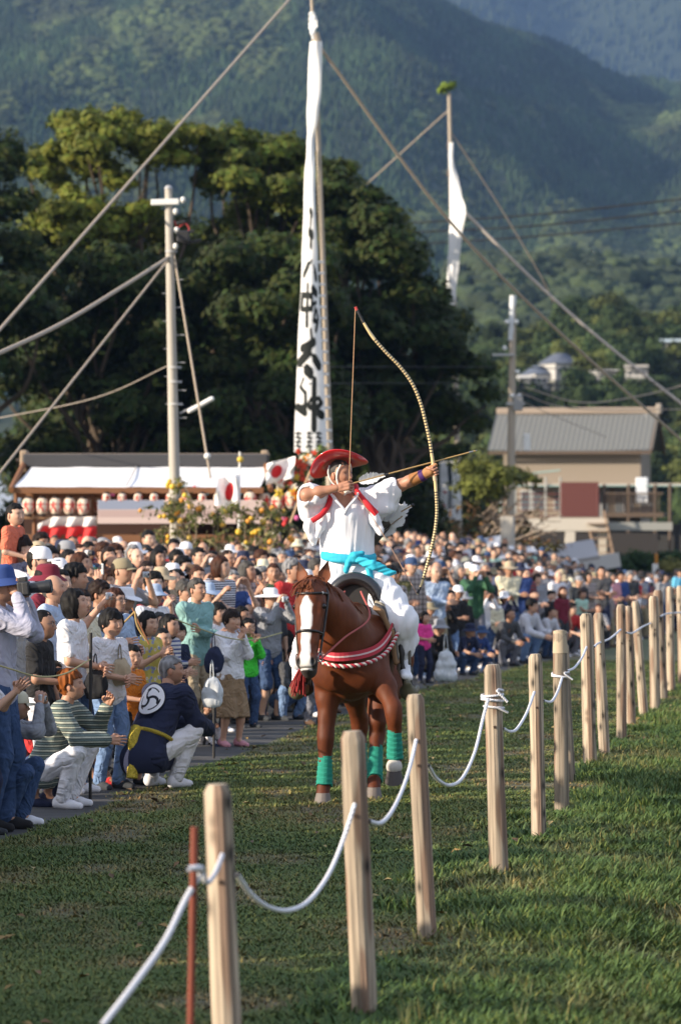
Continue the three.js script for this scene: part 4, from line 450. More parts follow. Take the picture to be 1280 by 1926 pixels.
// ------------------------------------------------------------------ festival float with lanterns, flags, curtain, citrus tree
{
  rnd = mulberry(33);
  const d = 64, S = d / FPX, o = onGround(268, d), t = thing('festival_float', 'roofed wooden festival float with a white sheeted roof, behind the left crowd', 'float', o), L = (x, y, dd = d) => at(x, y, dd).sub(o), brown = M(0.20, 0.085, 0.035, 0.7), dkw = M(0.045, 0.035, 0.03, 0.8);
  const sheet = new THREE.PlaneGeometry(1, 1, 60, 8), p = sheet.attributes.position; for (let i = 0; i < p.count; i++) { const u = p.getX(i) + 0.5, v = 0.5 - p.getY(i), a = L(lerp(62, 505, u), 879), b = L(lerp(37, 492, u), 917); p.setXYZ(i, lerp(a.x, b.x, v), lerp(a.y, b.y, v) + 0.008 * noise3(u * 14, v * 2, 1) - 0.02 * Math.sin(v * 3.14), lerp(0.25, 1.25, v)); } sheet.computeVertexNormals();
  part('roof_sheet', sheet, new THREE.MeshStandardMaterial({ color: lin(0.80, 0.80, 0.82), roughness: 0.7, side: THREE.DoubleSide }), t); const sm = L(258, 879), sn = L(246, 916); part('sheet_seam', bar(V(sm.x, sm.y + 0.01, 0.27), V(sn.x, sn.y + 0.02, 1.27), 0.012), M(0.4, 0.38, 0.36), t);
  part('ridge', rbox(L(505, 868).x - L(45, 868).x, 0.25, 0.5, 0.04, (L(505, 868).x + L(45, 868).x) / 2, L(0, 867).y, 0), M(0.05, 0.05, 0.055), t); part('ridge_cap', rbox(L(510, 868).x - L(45, 868).x, 0.06, 0.3, 0.02, (L(505, 868).x + L(45, 868).x) / 2, L(0, 856).y, 0), M(0.22, 0.17, 0.13), t); part('back_slope', box(4.5, 0.05, 1.3).rotateX(-0.4).translate(-0.1, L(0, 890).y, -0.7), dkw, t);
  for (const [x0, x1] of [[48, 34], [500, 512]]) { part('ridge_end', rbox(0.14, 0.42, 0.3, 0.04, L(x0 - 2, 868).x, L(0, 868).y, 0), M(0.32, 0.24, 0.17), t); part('barge_board', bar(V(L(x0, 868).x, L(0, 870).y, 0.1), V(L(x1, 918).x, L(0, 922).y, 1.3), 0.055), brown, t); }
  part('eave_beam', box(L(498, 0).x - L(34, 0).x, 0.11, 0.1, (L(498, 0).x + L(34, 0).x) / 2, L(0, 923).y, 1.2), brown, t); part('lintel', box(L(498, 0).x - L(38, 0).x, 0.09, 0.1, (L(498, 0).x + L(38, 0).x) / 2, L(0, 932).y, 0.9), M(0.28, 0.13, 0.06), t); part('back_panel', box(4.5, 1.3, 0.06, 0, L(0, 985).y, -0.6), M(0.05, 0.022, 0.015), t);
  for (const x of [40, 74, 182, 330, 488]) part('column', bar(V(L(x, 0).x, 0.4, 1.0), V(L(x, 0).x, L(0, 925).y, 1.0), 0.035), brown, t); part('deck', box(4.6, 0.14, 2.2, 0, L(0, 1012).y, 0.2), brown, t); part('rail', box(1.6, 0.05, 0.06, L(110, 0).x, L(0, 973).y, 1.1), M(0.3, 0.17, 0.09), t); part('base', box(4.2, 1.1, 1.8, 0, 0.55, 0), dkw, t);
  for (const x of [-1.6, 1.6]) part('wheel', new THREE.CylinderGeometry(0.5, 0.5, 0.16, 24).rotateX(Math.PI / 2).translate(x, 0.5, 1.05), dkw, t);
  // panel of thin grey-white sheet
  solo('wind_screen', rbox(305 * S, 0.43, 0.03, 0.01).translate(...at(340, 963, d - 1.35).toArray()), new THREE.MeshStandardMaterial({ map: canvasTex(512, 96, (c, w, h) => { c.fillStyle = '#c9b4ae'; c.fillRect(0, 0, w, h); c.fillStyle = '#b49c98'; c.fillRect(0, 40, w, 30); c.fillStyle = '#8b93a8'; c.fillRect(0, 0, w * 0.4, 38); }), roughness: 0.5 }), 'long translucent pale screen along the float front', 'screen');
  // paper lanterns, red sign on cream paper
  const lanternTex = canvasTex(512, 256, (c, w, h) => { c.fillStyle = '#f3e3cf'; c.fillRect(0, 0, w, h); c.fillStyle = 'rgba(190,160,130,0.25)'; for (let y = 0; y < h; y += 16) c.fillRect(0, y, w, 4); c.strokeStyle = '#c01a18'; for (const x of [64, 192, 320, 448]) { brush(c, [[x - 42, 100], [x + 42, 96]], 26, 26); brush(c, [[x, 50], [x - 4, 110], [x - 40, 208]], 28, 24); brush(c, [[x, 110], [x + 40, 204]], 26, 26); } });
  const paper = new THREE.MeshPhysicalMaterial({ map: lanternTex, roughness: 0.7, transmission: 0.15, thickness: 0 }), prof = []; for (let i = 0; i <= 24; i++) { const a = i / 24, y = (a - 0.5); prof.push(new THREE.Vector2(0.5 * Math.pow(Math.max(0.02, 1 - Math.pow(Math.abs(y * 1.86), 2.6)), 0.5) + 0.006 * Math.cos(i * 3.14), y)); }
  const lg = new THREE.LatheGeometry(prof, 28), ring = new THREE.CylinderGeometry(0.26, 0.26, 0.07, 20);
  const lantern = (px, py, dd, w, h, label, turn, group) => { const l = thing('paper_lantern', label, 'lantern', at(px, py, dd), group); l.rotation.y = turn; const m = part('shade', lg, paper, l); m.scale.set(w, h, w); for (const s of [1, -1]) { const q = part('rim', ring, M(0.03, 0.02, 0.02), l); q.scale.set(w, 1, w); q.position.y = s * h * 0.49; } };
  const ord = ['leftmost', 'second from left', 'third from left', 'fourth from left', 'fifth from left', 'sixth from left'];
  [[54, 952], [80, 952], [105, 952], [131, 952], [157, 953], [180, 950]].forEach(([x, y], i) => lantern(x, y, d - 1.15 + (i === 5 ? 0.4 : 0), 0.225, 0.30, `cream paper lantern with red sign, ${ord[i]} on the float`, 0.3 + R(-0.5, 0.5), 'row of paper lanterns on the float'));
  for (let i = 0; i < 9; i++) lantern(200 + i * 30, 937, d - 1.3, 0.155, 0.17, `small paper lantern above the pale screen, ${nth[i] === 'nearest' ? 'first' : nth[i]} from the left`, R(-0.8, 0.8), 'small lanterns above the pale screen');
  [[470, 942, 'large paper lantern at the right end of the float eave'], [497, 944, 'greyish paper lantern between the two red-signed ones at the float end'], [523, 947, 'paper lantern with red sign under the flower spray'], [548, 940, 'pale paper lantern nearest to the archer elbow']].forEach(([x, y, l], i) => lantern(x, y, d - 1.2 - (i === 1 ? -0.2 : 0), 0.25, 0.33, l, [0.25, 1.2, 0.1, 1.4][i], 'row of paper lanterns on the float'));
  // red and white curtain
  const cur = (y0, y1, mat, label, bow) => { const g = new THREE.PlaneGeometry(1, 1, 40, 6), q = g.attributes.position; for (let i = 0; i < q.count; i++) { const u = q.getX(i) + 0.5, v = 0.5 - q.getY(i), a = at(lerp(72, 182, u), lerp(y0, y1, v) + (u < 0.25 ? (0.25 - u) * 4 * bow * (1 - v * 0.3) : 0), d - 1.35); q.setXYZ(i, a.x, a.y, a.z + 0.06 * Math.sin(u * 22 + v * 2) * (0.4 + v)); } g.computeVertexNormals(); return solo('curtain', g, mat, label, 'curtain'); };
  cur(972, 990, new THREE.MeshStandardMaterial({ color: lin(0.75, 0.68, 0.64), side: THREE.DoubleSide, roughness: 0.8 }), 'white upper band of the festive curtain on the float', 14); cur(989, 1012, new THREE.MeshStandardMaterial({ color: lin(0.62, 0.03, 0.03), side: THREE.DoubleSide, roughness: 0.8 }), 'red lower band of the festive curtain on the float', 0); solo('red_cloth', rbox(0.34, 0.3, 0.1, 0.03).translate(...at(165, 1025, d - 1.4).toArray()), M(0.55, 0.03, 0.03), 'red cloth hanging below the festive curtain', 'cloth');
  // national flags with a red disc
  const flagTex = (cx) => canvasTex(256, 170, (c, w, h) => { c.fillStyle = '#f7f5f4'; c.fillRect(0, 0, w, h); c.fillStyle = '#c4161c'; c.beginPath(); c.arc(cx * w, h / 2, h * 0.3, 0, 7); c.fill(); });
  const flag = (corners, dd, cx, label) => { const g = new THREE.PlaneGeometry(1, 1, 24, 16), q = g.attributes.position, [A, B, C, D] = corners.map(([x, y]) => at(x, y, dd)); for (let i = 0; i < q.count; i++) { const u = q.getX(i) + 0.5, v = 0.5 - q.getY(i), a = A.clone().lerp(B, u), b = D.clone().lerp(C, u); a.lerp(b, v); q.setXYZ(i, a.x, a.y, a.z + 0.16 * Math.sin(u * 7 + v * 2) * (1 - v * 0.3) + 0.05 * Math.sin(v * 9 + u * 4)); } g.computeVertexNormals(); return solo('flag', g, cloth(flagTex(cx)), label, 'flag'); };
  flag([[452, 892], [410, 900], [404, 950], [446, 956]], d - 2.2, 0.42, 'white flag with red disc hanging before the float roof'); flag([[502, 872], [555, 858], [552, 898], [500, 912]], d - 1.6, 0.36, 'white flag with red disc spread at the right end of the roof');
  solo('flag_pole', bar(at(451, 850, d - 2.2), at(449, 1000, d - 2.2), 0.018), whiteP, 'thin white pole of the left flag, with a gold ball', 'pole'); solo('pole_finial', new THREE.SphereGeometry(0.06, 12, 10).translate(...at(452, 864, d - 2.2).toArray()), M(0.6, 0.42, 0.05, 0.4), 'gold ball on top of the left flag pole', 'finial'); solo('flag_pole', bar(at(545, 985, d - 2.6), at(584, 885, d - 2.6), 0.022), M(0.45, 0.30, 0.18), 'slanting bamboo stick left of the archer hat', 'pole');
  // decoration of flowers and leaves
  const fl = thing('flower_spray', 'spray of paper flowers and leaves left of the archer hat', 'decoration', at(570, 905, d - 1.3)), Q = (x, y) => at(x, y, d - 1.3).sub(fl.position); part('leaves', leafCloud([[Q(580, 868), V(0.25, 0.24, 0.2)], [Q(560, 885), V(0.26, 0.24, 0.2)], [Q(545, 900), V(0.22, 0.2, 0.2)], [Q(600, 855), V(0.22, 0.2, 0.2)], [Q(565, 915), V(0.3, 0.2, 0.2)]], 130, 0.06, 5, (r, k) => r() < 0.25 ? [0.5 * k, 0.5 * k, 0.4 * k] : [0.11 * k, 0.15 * k, 0.04 * k]), leafPlain, fl);
  const pet = mergeGeometries([0, 1, 2, 3, 4].map((i) => strip(new THREE.SphereGeometry(0.036, 8, 6).scale(1.2, 0.6, 1).translate(0.04, 0, 0).rotateZ(i * 1.256)))); for (let i = 0; i < 34; i++) { const [x, y] = i < 16 ? [R(525, 560), R(905, 935)] : [R(545, 612), R(845, 920)]; const m = part('flower', pet, pick([M(0.65, 0.22, 0.02), M(0.6, 0.07, 0.03), M(0.72, 0.66, 0.55), M(0.65, 0.45, 0.05)]), fl); m.position.copy(Q(x, y)).add(V(0, 0, 0.22)); m.rotation.set(R(-0.5, 0.5), R(-0.5, 0.5), R(0, 3)); m.scale.setScalar(R(0.7, 1.35)); }
  for (let i = 0; i < 22; i++) { const m = solo('streamer_ball', new THREE.IcosahedronGeometry(0.05, 2).translate(...at(i < 12 ? R(200, 480) : R(500, 560), i < 12 ? R(918, 930) : R(955, 992), d - 1.2).toArray()), pick([M(0.6, 0.12, 0.3), M(0.7, 0.5, 0.06), M(0.1, 0.45, 0.6), M(0.6, 0.05, 0.05)]), i < 12 ? 'small coloured paper ball strung under the float eave' : 'coloured paper ball below the lanterns at the float end', 'paper ball', i < 12 ? 'paper balls under the float eave' : 'paper balls at the float end'); }
  // citrus tree with yellow fruit
  const cd = 56, co = onGround(410, cd), c = thing('citrus_tree', 'thin-leaved citrus tree full of yellow and orange fruit, behind the left crowd', 'tree', co), CL = []; for (let i = 0; i < 60; i++) { const x = R(265, 555), h = 1 - Math.pow((x - 400) / 190, 2) * 0.7; CL.push([at(x, lerp(1065, 985 - 32 * h, Math.sqrt(rnd())), cd + R(-0.7, 0.7)).sub(co), V(R(0.10, 0.26), R(0.10, 0.24), R(0.1, 0.26))]); } for (let i = 0; i < 10; i++) CL.push([at(R(315, 365), R(905, 985), cd + R(-0.3, 0.3)).sub(co), V(0.10, 0.16, 0.10)]);
  part('crown', leafCloud(CL, 75, 0.045, 12, (r, k) => r() < 0.25 ? [0.22 * k, 0.19 * k, 0.08 * k] : [0.12 * k, 0.13 * k, 0.04 * k]), leafMat, c); const tw = []; for (let i = 0; i < 44; i++) { const e = CL[Math.floor(rnd() * CL.length)][0]; tw.push(limb(V(e.x * 0.4 + R(-0.3, 0.3), 0.5, R(-0.3, 0.3)), e.clone().add(V(0, 0.12, 0)), 0.02, 0.006, 0.3, i)); } part('branches', mergeGeometries(tw), M(0.25, 0.2, 0.14), c).userData.kind = 'stuff';
  const fr = mergeVertices(strip(new THREE.IcosahedronGeometry(0.047, 2))); fr.computeVertexNormals(); for (let i = 0; i < 46; i++) { const e = CL[Math.floor(rnd() * CL.length)][0], m = part('fruit', fr, pick([M(0.70, 0.40, 0.03, 0.5), M(0.72, 0.48, 0.05, 0.5), M(0.62, 0.26, 0.03, 0.5)]), c); m.position.copy(e).add(V(R(-0.2, 0.2), R(-0.15, 0.15), 0.2)); m.scale.setScalar(R(0.7, 1.2)); }
}
// ------------------------------------------------------------------ people: heads, hands, hair, bodies
// head: centre at the origin, facing +z, 0.23 m high
const headCache = {};
function headGeo(kind, lo, open = 0) {
  const key = kind + lo + open; if (headCache[key]) return headCache[key];
  const nu = lo ? 30 : 64, nv = lo ? 24 : 52, child = kind === 'child', woman = kind === 'woman', old = kind === 'old', P = [], C = [], I = [];
  const w = child ? 0.079 : woman ? 0.073 : 0.077, h = child ? 0.108 : 0.114, dz = child ? 0.094 : 0.094, G = (x, y, a, b, sx, sy) => Math.exp(-((x - a) * (x - a) / sx / sx + (y - b) * (y - b) / sy / sy));
  for (let j = 0; j <= nv; j++) for (let i = 0; i <= nu; i++) {
    const s = i / nu * 2 - 1, ph = Math.PI * (s * 0.55 + 0.45 * s * s * s), th = Math.PI * j / nv, y0 = Math.cos(th), r = Math.sin(th);
    let x = r * Math.sin(ph) * w, y = y0 * h, z = r * Math.cos(ph) * dz; const t = Math.max(0, -y0), front = sst(0, 0.06, z);
    x *= 1 - (child ? 0.16 : 0.24) * Math.pow(t, 1.6) + (child ? 0.05 * G(0, y, 0, -0.045, 1, 0.03) : 0); if (z < 0) { z *= 1 - 0.30 * Math.pow(t, 1.3); } else z = z * (1 - 0.10 * Math.max(0, y0)) + 0.010 * front * G(0, y, 0, -0.085, 1, 0.03);
    z = z > 0 ? Math.min(z, 0.082 + (z - 0.082) * 0.6) : z; const ax = Math.abs(x);
    let n = 0;
    if (z > 0) {
      const k = child ? 0.7 : 1;
      n += 0.019 * k * G(x, y, 0, -0.026, 0.0105, 0.011) + 0.011 * k * G(x, y, 0, -0.006, 0.008, 0.020) + 0.007 * k * G(ax, y, 0.012, -0.030, 0.007, 0.007);
      n += 0.004 * k * G(ax, y, 0.026, 0.031, 0.022, 0.008) - 0.007 * G(ax, y, 0.031, 0.012, 0.015, 0.011) + 0.0045 * G(ax, y, 0.032, 0.010, 0.010, 0.0065);
      n += 0.0045 * G(ax, y, 0.044, -0.018, 0.018, 0.016) + 0.0055 * G(x, y, 0, -0.054, 0.018, 0.006) + 0.0055 * G(x, y, 0, -0.066, 0.015, 0.006) - 0.006 * G(x, y, 0, -0.060, 0.019, 0.0026) + 0.005 * G(x, y, 0, -0.092, 0.016, 0.012);
      if (open) n -= 0.008 * G(x, y, 0, -0.061, 0.014, 0.006); if (old) n -= 0.0025 * G(ax, y, 0.036 - (y + 0.05) * 0.3, -0.045, 0.006, 0.022);
    }
    P.push(x, y, z + n * (0.4 + 0.6 * front));
    let c = [1, 1, 1]; const mul = (q, a) => { c = c.map((v, e) => lerp(v, v * q[e], a)); };
    if (z > 0) {
      const sm = lo ? 1.35 : 1, ar = 0.030, brow = G(ax, y, ar, 0.031 - Math.abs(ax - ar) * 0.16, 0.017, 0.0042 * sm); mul(old ? [0.4, 0.4, 0.42] : [0.12, 0.11, 0.11], clamp(brow * 1.3 - 0.15, 0, woman || child ? 0.65 : 0.85));
      const eye = G(ax, y, 0.0315, 0.0115 + (ax - 0.031) * 0.12, 0.0125, 0.0045 * sm); mul([0.06, 0.045, 0.04], clamp(eye * 1.7 - 0.35, 0, 0.95)); mul([2.2, 2.7, 3.3], clamp(G(ax, y, 0.039, 0.0105, 0.004, 0.0035) * 1.2 - 0.4, 0, 0.3));
      mul([0.55, 0.38, 0.35], clamp(G(ax, y, 0.031, 0.019, 0.017, 0.003), 0, 0.5)); mul([0.25, 0.15, 0.13], clamp(G(ax, y, 0.0085, -0.037, 0.004, 0.003) * 1.2, 0, 0.8));
      mul([0.80, 0.42, 0.40], clamp((G(x, y, 0, -0.054, 0.019, 0.0045) + G(x, y, 0, -0.066, 0.016, 0.005)) * 1.1 - 0.15, 0, woman ? 0.85 : 0.55)); mul([0.22, 0.08, 0.07], clamp(G(x, y, 0, -0.060, 0.018, open ? 0.005 : 0.0022) * 1.4 - 0.2, 0, 0.9)); if (open) { const tt = G(x, y, 0, -0.0577, 0.012, 0.002); c = c.map((v, e) => lerp(v, [1.6, 2.1, 2.6][e], clamp(tt * 1.3 - 0.3, 0, 0.85))); }
      mul([1.08, 0.82, 0.78], 0.5 * G(ax, y, 0.042, -0.025, 0.02, 0.018)); if (!woman && !child) mul([0.85, 0.86, 0.88], 0.4 * sst(-0.035, -0.06, y));
    }
    C.push(...c);
  }
  for (let j = 0; j < nv; j++) for (let i = 0; i < nu; i++) { const a = j * (nu + 1) + i, b = a + nu + 1; I.push(a, b, a + 1, a + 1, b, b + 1); }
  const g = new THREE.BufferGeometry(); g.setAttribute('position', new THREE.Float32BufferAttribute(P, 3)); g.setAttribute('color', new THREE.Float32BufferAttribute(C, 3)); g.setIndex(I); const m = mergeVertices(g, 1e-5); m.computeVertexNormals();
  const ears = [-1, 1].map((s) => { const e = new THREE.SphereGeometry(1, lo ? 8 : 12, lo ? 6 : 10); e.scale(0.010, 0.030, 0.019); e.rotateY(s * 0.35); e.rotateX(-0.12); e.translate(s * (w + 0.001), -0.006, -0.006); e.deleteAttribute('uv'); bakeColor(e, (x, y, z) => Math.abs(x) < w + 0.001 ? [0.7, 0.5, 0.46] : [1.02, 0.86, 0.82]); return e; });
  return headCache[key] = mergeGeometries([m, ...ears]);
}
// hands: wrist at the origin, fingers along +y, palm towards +z, thumb on +x (a right hand)
const handCache = {};
function handGeo(pose, cell = 0.006) {
  const key = pose + cell; if (handCache[key]) return handCache[key];
  const p = [cap(V(-0.020, 0.005, 0), V(-0.026, 0.075, 0), 0.014, 0.013), cap(V(0.0, 0, 0), V(0, 0.080, 0), 0.016, 0.014), cap(V(0.016, 0.01, 0), V(0.026, 0.074, 0), 0.015, 0.013), cap(V(0, -0.02, 0), V(0, 0.02, 0), 0.022, 0.021)];
  const bend = { flat: 0.10, relaxed: 0.42, grip: 1.0, fist: 1.35 }[pose];
  [[-0.031, 0.078, 0.058, 0.0072, -0.14], [-0.011, 0.084, 0.072, 0.0082, -0.04], [0.010, 0.085, 0.076, 0.0085, 0.03], [0.029, 0.080, 0.068, 0.0082, 0.12]].forEach(([x, y, l, r, sp], i) => {
    let a = V(x, y, 0), ang = bend * 0.55 + (i === 3 && pose === 'relaxed' ? -0.1 : 0); for (const [f, b] of [[0.45, 1], [0.32, 1.1], [0.23, 0.8]]) { const q = a.clone().add(V(Math.sin(sp) * l * f * Math.cos(ang), Math.cos(ang) * l * f, Math.sin(ang) * l * f)); p.push(cap(a, q, r, r * 0.92, 0.004)); a = q; ang += bend * b; }
  });
  const tb = pose === 'flat' ? 0.2 : pose === 'relaxed' ? 0.5 : 0.95, t0 = V(0.024, 0.020, 0.004), t1 = t0.clone().add(V(0.026 * (1 - tb * 0.3), 0.026, 0.010 + 0.016 * tb)), t2 = t1.clone().add(V(0.012 - 0.026 * tb, 0.026, 0.008 + 0.012 * tb)), t3 = t2.clone().add(V(-0.002 - 0.018 * tb, 0.020, 0.004)); p.push(cap(t0, t1, 0.013, 0.0105, 0.008), cap(t1, t2, 0.0105, 0.0095, 0.004), cap(t2, t3, 0.0095, 0.008, 0.004));
  const g = mesh(p, cell, 0.010, null, (x, y) => y > 0.13 ? [1.03, 0.86, 0.84] : [1, 0.95, 0.93]); return handCache[key] = g;
}
// hair in the frame of the head
const hairCache = {};
function hairGeo(style, lo) {
  const key = style + lo; if (hairCache[key]) return hairCache[key];
  const l = [ell(V(0, 0.022, -0.010), V(0.085, 0.104, 0.098))];
  const o = { short: [-0.004, -0.075, 0.060], crop: [-0.002, -0.06, 0.062], bob: [-0.105, -0.115, 0.052], long: [-0.12, -0.2, 0.055], curly: [-0.012, -0.085, 0.058], balding: [-0.004, -0.07, 0.2], bowl: [-0.030, -0.085, 0.034], spiky: [-0.012, -0.085, 0.055], pony: [-0.01, -0.07, 0.062] }[style];
  if (style === 'bob') l.push(ell(V(0, -0.035, -0.020), V(0.086, 0.080, 0.084))); if (style === 'long') l.push(ell(V(0, -0.04, -0.02), V(0.092, 0.10, 0.088)), cap(V(-0.03, -0.05, -0.05), V(-0.035, -0.19, -0.055), 0.055, 0.04), cap(V(0.03, -0.05, -0.05), V(0.035, -0.19, -0.055), 0.055, 0.04));
  if (style === 'curly') l.push(ell(V(0, 0.045, -0.018), V(0.103, 0.10, 0.108))); if (style === 'bowl') l.push(ell(V(0, 0.012, 0.0), V(0.088, 0.092, 0.096))); if (style === 'spiky') l.push(ell(V(0, 0.05, -0.02), V(0.098, 0.098, 0.105)));
  if (style === 'pony') l.push(cap(V(0.02, 0.0, -0.095), V(0.03, -0.03, -0.13), 0.025, 0.03), cap(V(0.03, -0.03, -0.13), V(0.035, -0.16, -0.12), 0.03, 0.015));
  const fr = style === 'curly' ? 32 : 46, am = style === 'curly' ? 0.014 : style === 'spiky' ? 0.014 : style === 'crop' ? 0.0025 : 0.0085, slim = style === 'crop' ? 0.008 : style === 'balding' ? 0.006 : 0;
  const g = mesh(l, lo ? 0.013 : 0.0075, 0.03, (x, y, z, d) => {
    d += slim + am * noise3(x * fr + 3, y * fr * (style === 'curly' ? 1 : 0.35), z * fr) ;
    const ax = Math.abs(x), side = o[0], back = o[1], cut = z > -0.005 ? lerp(side, side - (style === 'bob' || style === 'long' ? 0 : 0.012), sst(0.02, -0.005, z)) : lerp(side - 0.012, back, sst(-0.005, -0.05, z));
    d = Math.max(d, cut - y + 0.004 * noise3(x * 60, z * 60, 2));                                    // lower edge
    const hl = o[2] + 0.010 * noise3(x * 55, 3, 7) - (style === 'bob' || style === 'long' ? 0.4 * Math.max(0, ax - 0.03) : 0.25 * Math.max(0, ax - 0.045)) - (style === 'short' ? 0.008 * (x > 0 ? 1 : 0) : 0);
    const wide = style === 'bob' || style === 'long' ? 0.066 : style === 'bowl' ? 0.070 : 0.074, face = Math.max(y - hl, ax - wide, 0.018 - z); d = Math.max(d, -face);      // opening for the face
    if (style !== 'bob' && style !== 'long' && style !== 'bowl') d = Math.max(d, -Math.max(y - 0.016, 0.030 - z, ax - 0.12), -Math.max(Math.hypot(z + 0.004, y + 0.008) - 0.030, 0.068 - ax));
    if (style === 'balding') d = Math.max(d, y - 0.055 + 0.3 * Math.max(0, -z - 0.03), -(Math.max(0.0 - z, y - 0.2)));
    return d;
  }, (x, y, z) => { const n = 0.8 + 0.5 * noise3(x * 50, y * 14, z * 50); return [n, n, n]; });
  return hairCache[key] = g;
}
const hatCache = {};
function hatGeo(style) {
  if (hatCache[style]) return hatCache[style]; let g; const L = (pts, n = 36) => { const q = new THREE.LatheGeometry(pts.map(([a, b]) => new THREE.Vector2(a, b)), n); q.scale(0.92, 1, 1.06); return q; };
  if (style === 'bucket') { g = L([[0.001, 0.128], [0.05, 0.126], [0.075, 0.115], [0.086, 0.095], [0.094, 0.040], [0.099, 0.034], [0.150, -0.006], [0.152, -0.010], [0.149, -0.010], [0.098, 0.028], [0.090, 0.036]]); }
  else if (style === 'brim') { g = L([[0.001, 0.135], [0.045, 0.134], [0.07, 0.124], [0.083, 0.10], [0.092, 0.045], [0.098, 0.038], [0.165, 0.014], [0.168, 0.009], [0.164, 0.008], [0.096, 0.031], [0.088, 0.038]]); const p = g.attributes.position; for (let i = 0; i < p.count; i++) { const r = Math.hypot(p.getX(i), p.getZ(i)); if (r > 0.11) p.setY(i, p.getY(i) + 0.02 * Math.cos(2 * Math.atan2(p.getX(i), p.getZ(i)) + 3.14)); } }
  else if (style === 'straw') { g = L([[0.001, 0.12], [0.06, 0.118], [0.085, 0.10], [0.094, 0.045], [0.10, 0.040], [0.19, 0.020], [0.195, 0.012], [0.19, 0.010], [0.098, 0.033], [0.09, 0.04]]); }
  else { // cap: dome and bill
    const dome = L([[0.001, 0.124], [0.04, 0.120], [0.068, 0.106], [0.084, 0.082], [0.093, 0.045], [0.094, 0.024], [0.090, 0.024], [0.088, 0.05]]), bill = new THREE.CylinderGeometry(0.085, 0.088, 0.008, 30, 1, false, -1.15, 2.3), p = bill.attributes.position; for (let i = 0; i < p.count; i++) { const x = p.getX(i), z = p.getZ(i); p.setXYZ(i, x * 0.98, p.getY(i) + 0.026 - 2.2 * x * x - 0.12 * z, z * 1.25 + 0.062); } g = mergeGeometries([strip(dome), strip(bill)]); if (style === 'backcap') g.rotateY(Math.PI);
  }
  g = mergeVertices(strip(g), 1e-4); g.computeVertexNormals(); return hatCache[style] = g;
}
// body in metres for a 1.65 m adult, facing +z, feet on y = 0; left is +x
function ik(a, b, l1, l2, hint) { const d = b.clone().sub(a), L = Math.min(d.length(), (l1 + l2) * 0.995), n = d.clone().normalize(), t = (l1 * l1 - l2 * l2 + L * L) / (2 * L), h = Math.sqrt(Math.max(0, l1 * l1 - t * t)), u = hint.clone().addScaledVector(n, -hint.dot(n)).normalize(); return { mid: a.clone().addScaledVector(n, t).addScaledVector(u, h), end: a.clone().addScaledVector(n, L) }; }
const POSES = {
  stand: { L: [0.22, 0.80, 0.06], R: [-0.22, 0.80, 0.06] }, clasp: { L: [0.035, 1.02, 0.21], R: [-0.035, 1.03, 0.22] }, cross: { L: [-0.13, 1.14, 0.18], R: [0.12, 1.10, 0.20] }, clap: { L: [0.025, 1.26, 0.30], R: [-0.025, 1.26, 0.30], hand: 'flat' },
  photo: { L: [0.075, 1.46, 0.25], R: [-0.085, 1.46, 0.25], hand: 'grip' }, raise: { L: [0.05, 1.00, 0.2], R: [-0.10, 1.52, 0.38], hand: 'grip' }, mouth: { L: [0.05, 1.32, 0.20], R: [-0.04, 1.30, 0.21] }, rope: { L: [0.07, 1.20, 0.30], R: [-0.08, 1.22, 0.30], hand: 'grip' }, hip: { L: [0.20, 0.85, 0.10], R: [-0.10, 1.05, 0.24] },
  phone: { L: [0.2, 0.82, 0.08], R: [-0.09, 1.50, 0.24], hand: 'grip' }, bag: { L: [0.10, 1.10, 0.22], R: [-0.13, 1.15, 0.20] },
  squat: { squat: 1, hip: [0, 0.30, -0.14], chest: [0, 0.70, 0.06], feet: [[0.13, 0, 0.06], [-0.13, 0, 0.06]], knee: V(0.35, 0.6, 1), L: [0.16, 0.50, 0.42], R: [-0.13, 0.46, 0.44] },
  squatchin: { squat: 1, hip: [0, 0.30, -0.14], chest: [0, 0.72, 0.02], feet: [[0.13, 0, 0.06], [-0.13, 0, 0.06]], knee: V(0.35, 0.7, 1), L: [0.10, 0.80, 0.36], R: [-0.12, 0.55, 0.42] },
  squatphoto: { squat: 1, hip: [0, 0.28, -0.14], chest: [0, 0.70, 0.0], feet: [[0.14, 0, 0.08], [-0.14, 0, 0.02]], knee: V(0.35, 0.7, 1), L: [0.07, 0.96, 0.28], R: [-0.08, 0.96, 0.28], hand: 'grip' },
  sit: { squat: 1, hip: [0, 0.12, -0.22], chest: [0, 0.55, -0.10], feet: [[0.13, 0, 0.32], [-0.13, 0, 0.30]], knee: V(0.25, 1, 0.3), L: [0.10, 0.42, 0.18], R: [-0.10, 0.42, 0.2] },
  aim: { L: [0.05, 1.44, 0.17], R: [-0.08, 1.46, 0.15], hand: 'grip' }, carry: { L: [0.12, 1.48, 0.14], R: [-0.12, 1.48, 0.14], hand: 'grip' }, perch: { squat: 1, hip: [0, 0, 0], chest: [0, 0.42, 0.02], feet: [[0.12, -0.42, 0.26], [-0.12, -0.42, 0.26]], knee: V(0.1, 0.3, 1), L: [0.14, 0.16, 0.24], R: [-0.12, 0.16, 0.24] },
};
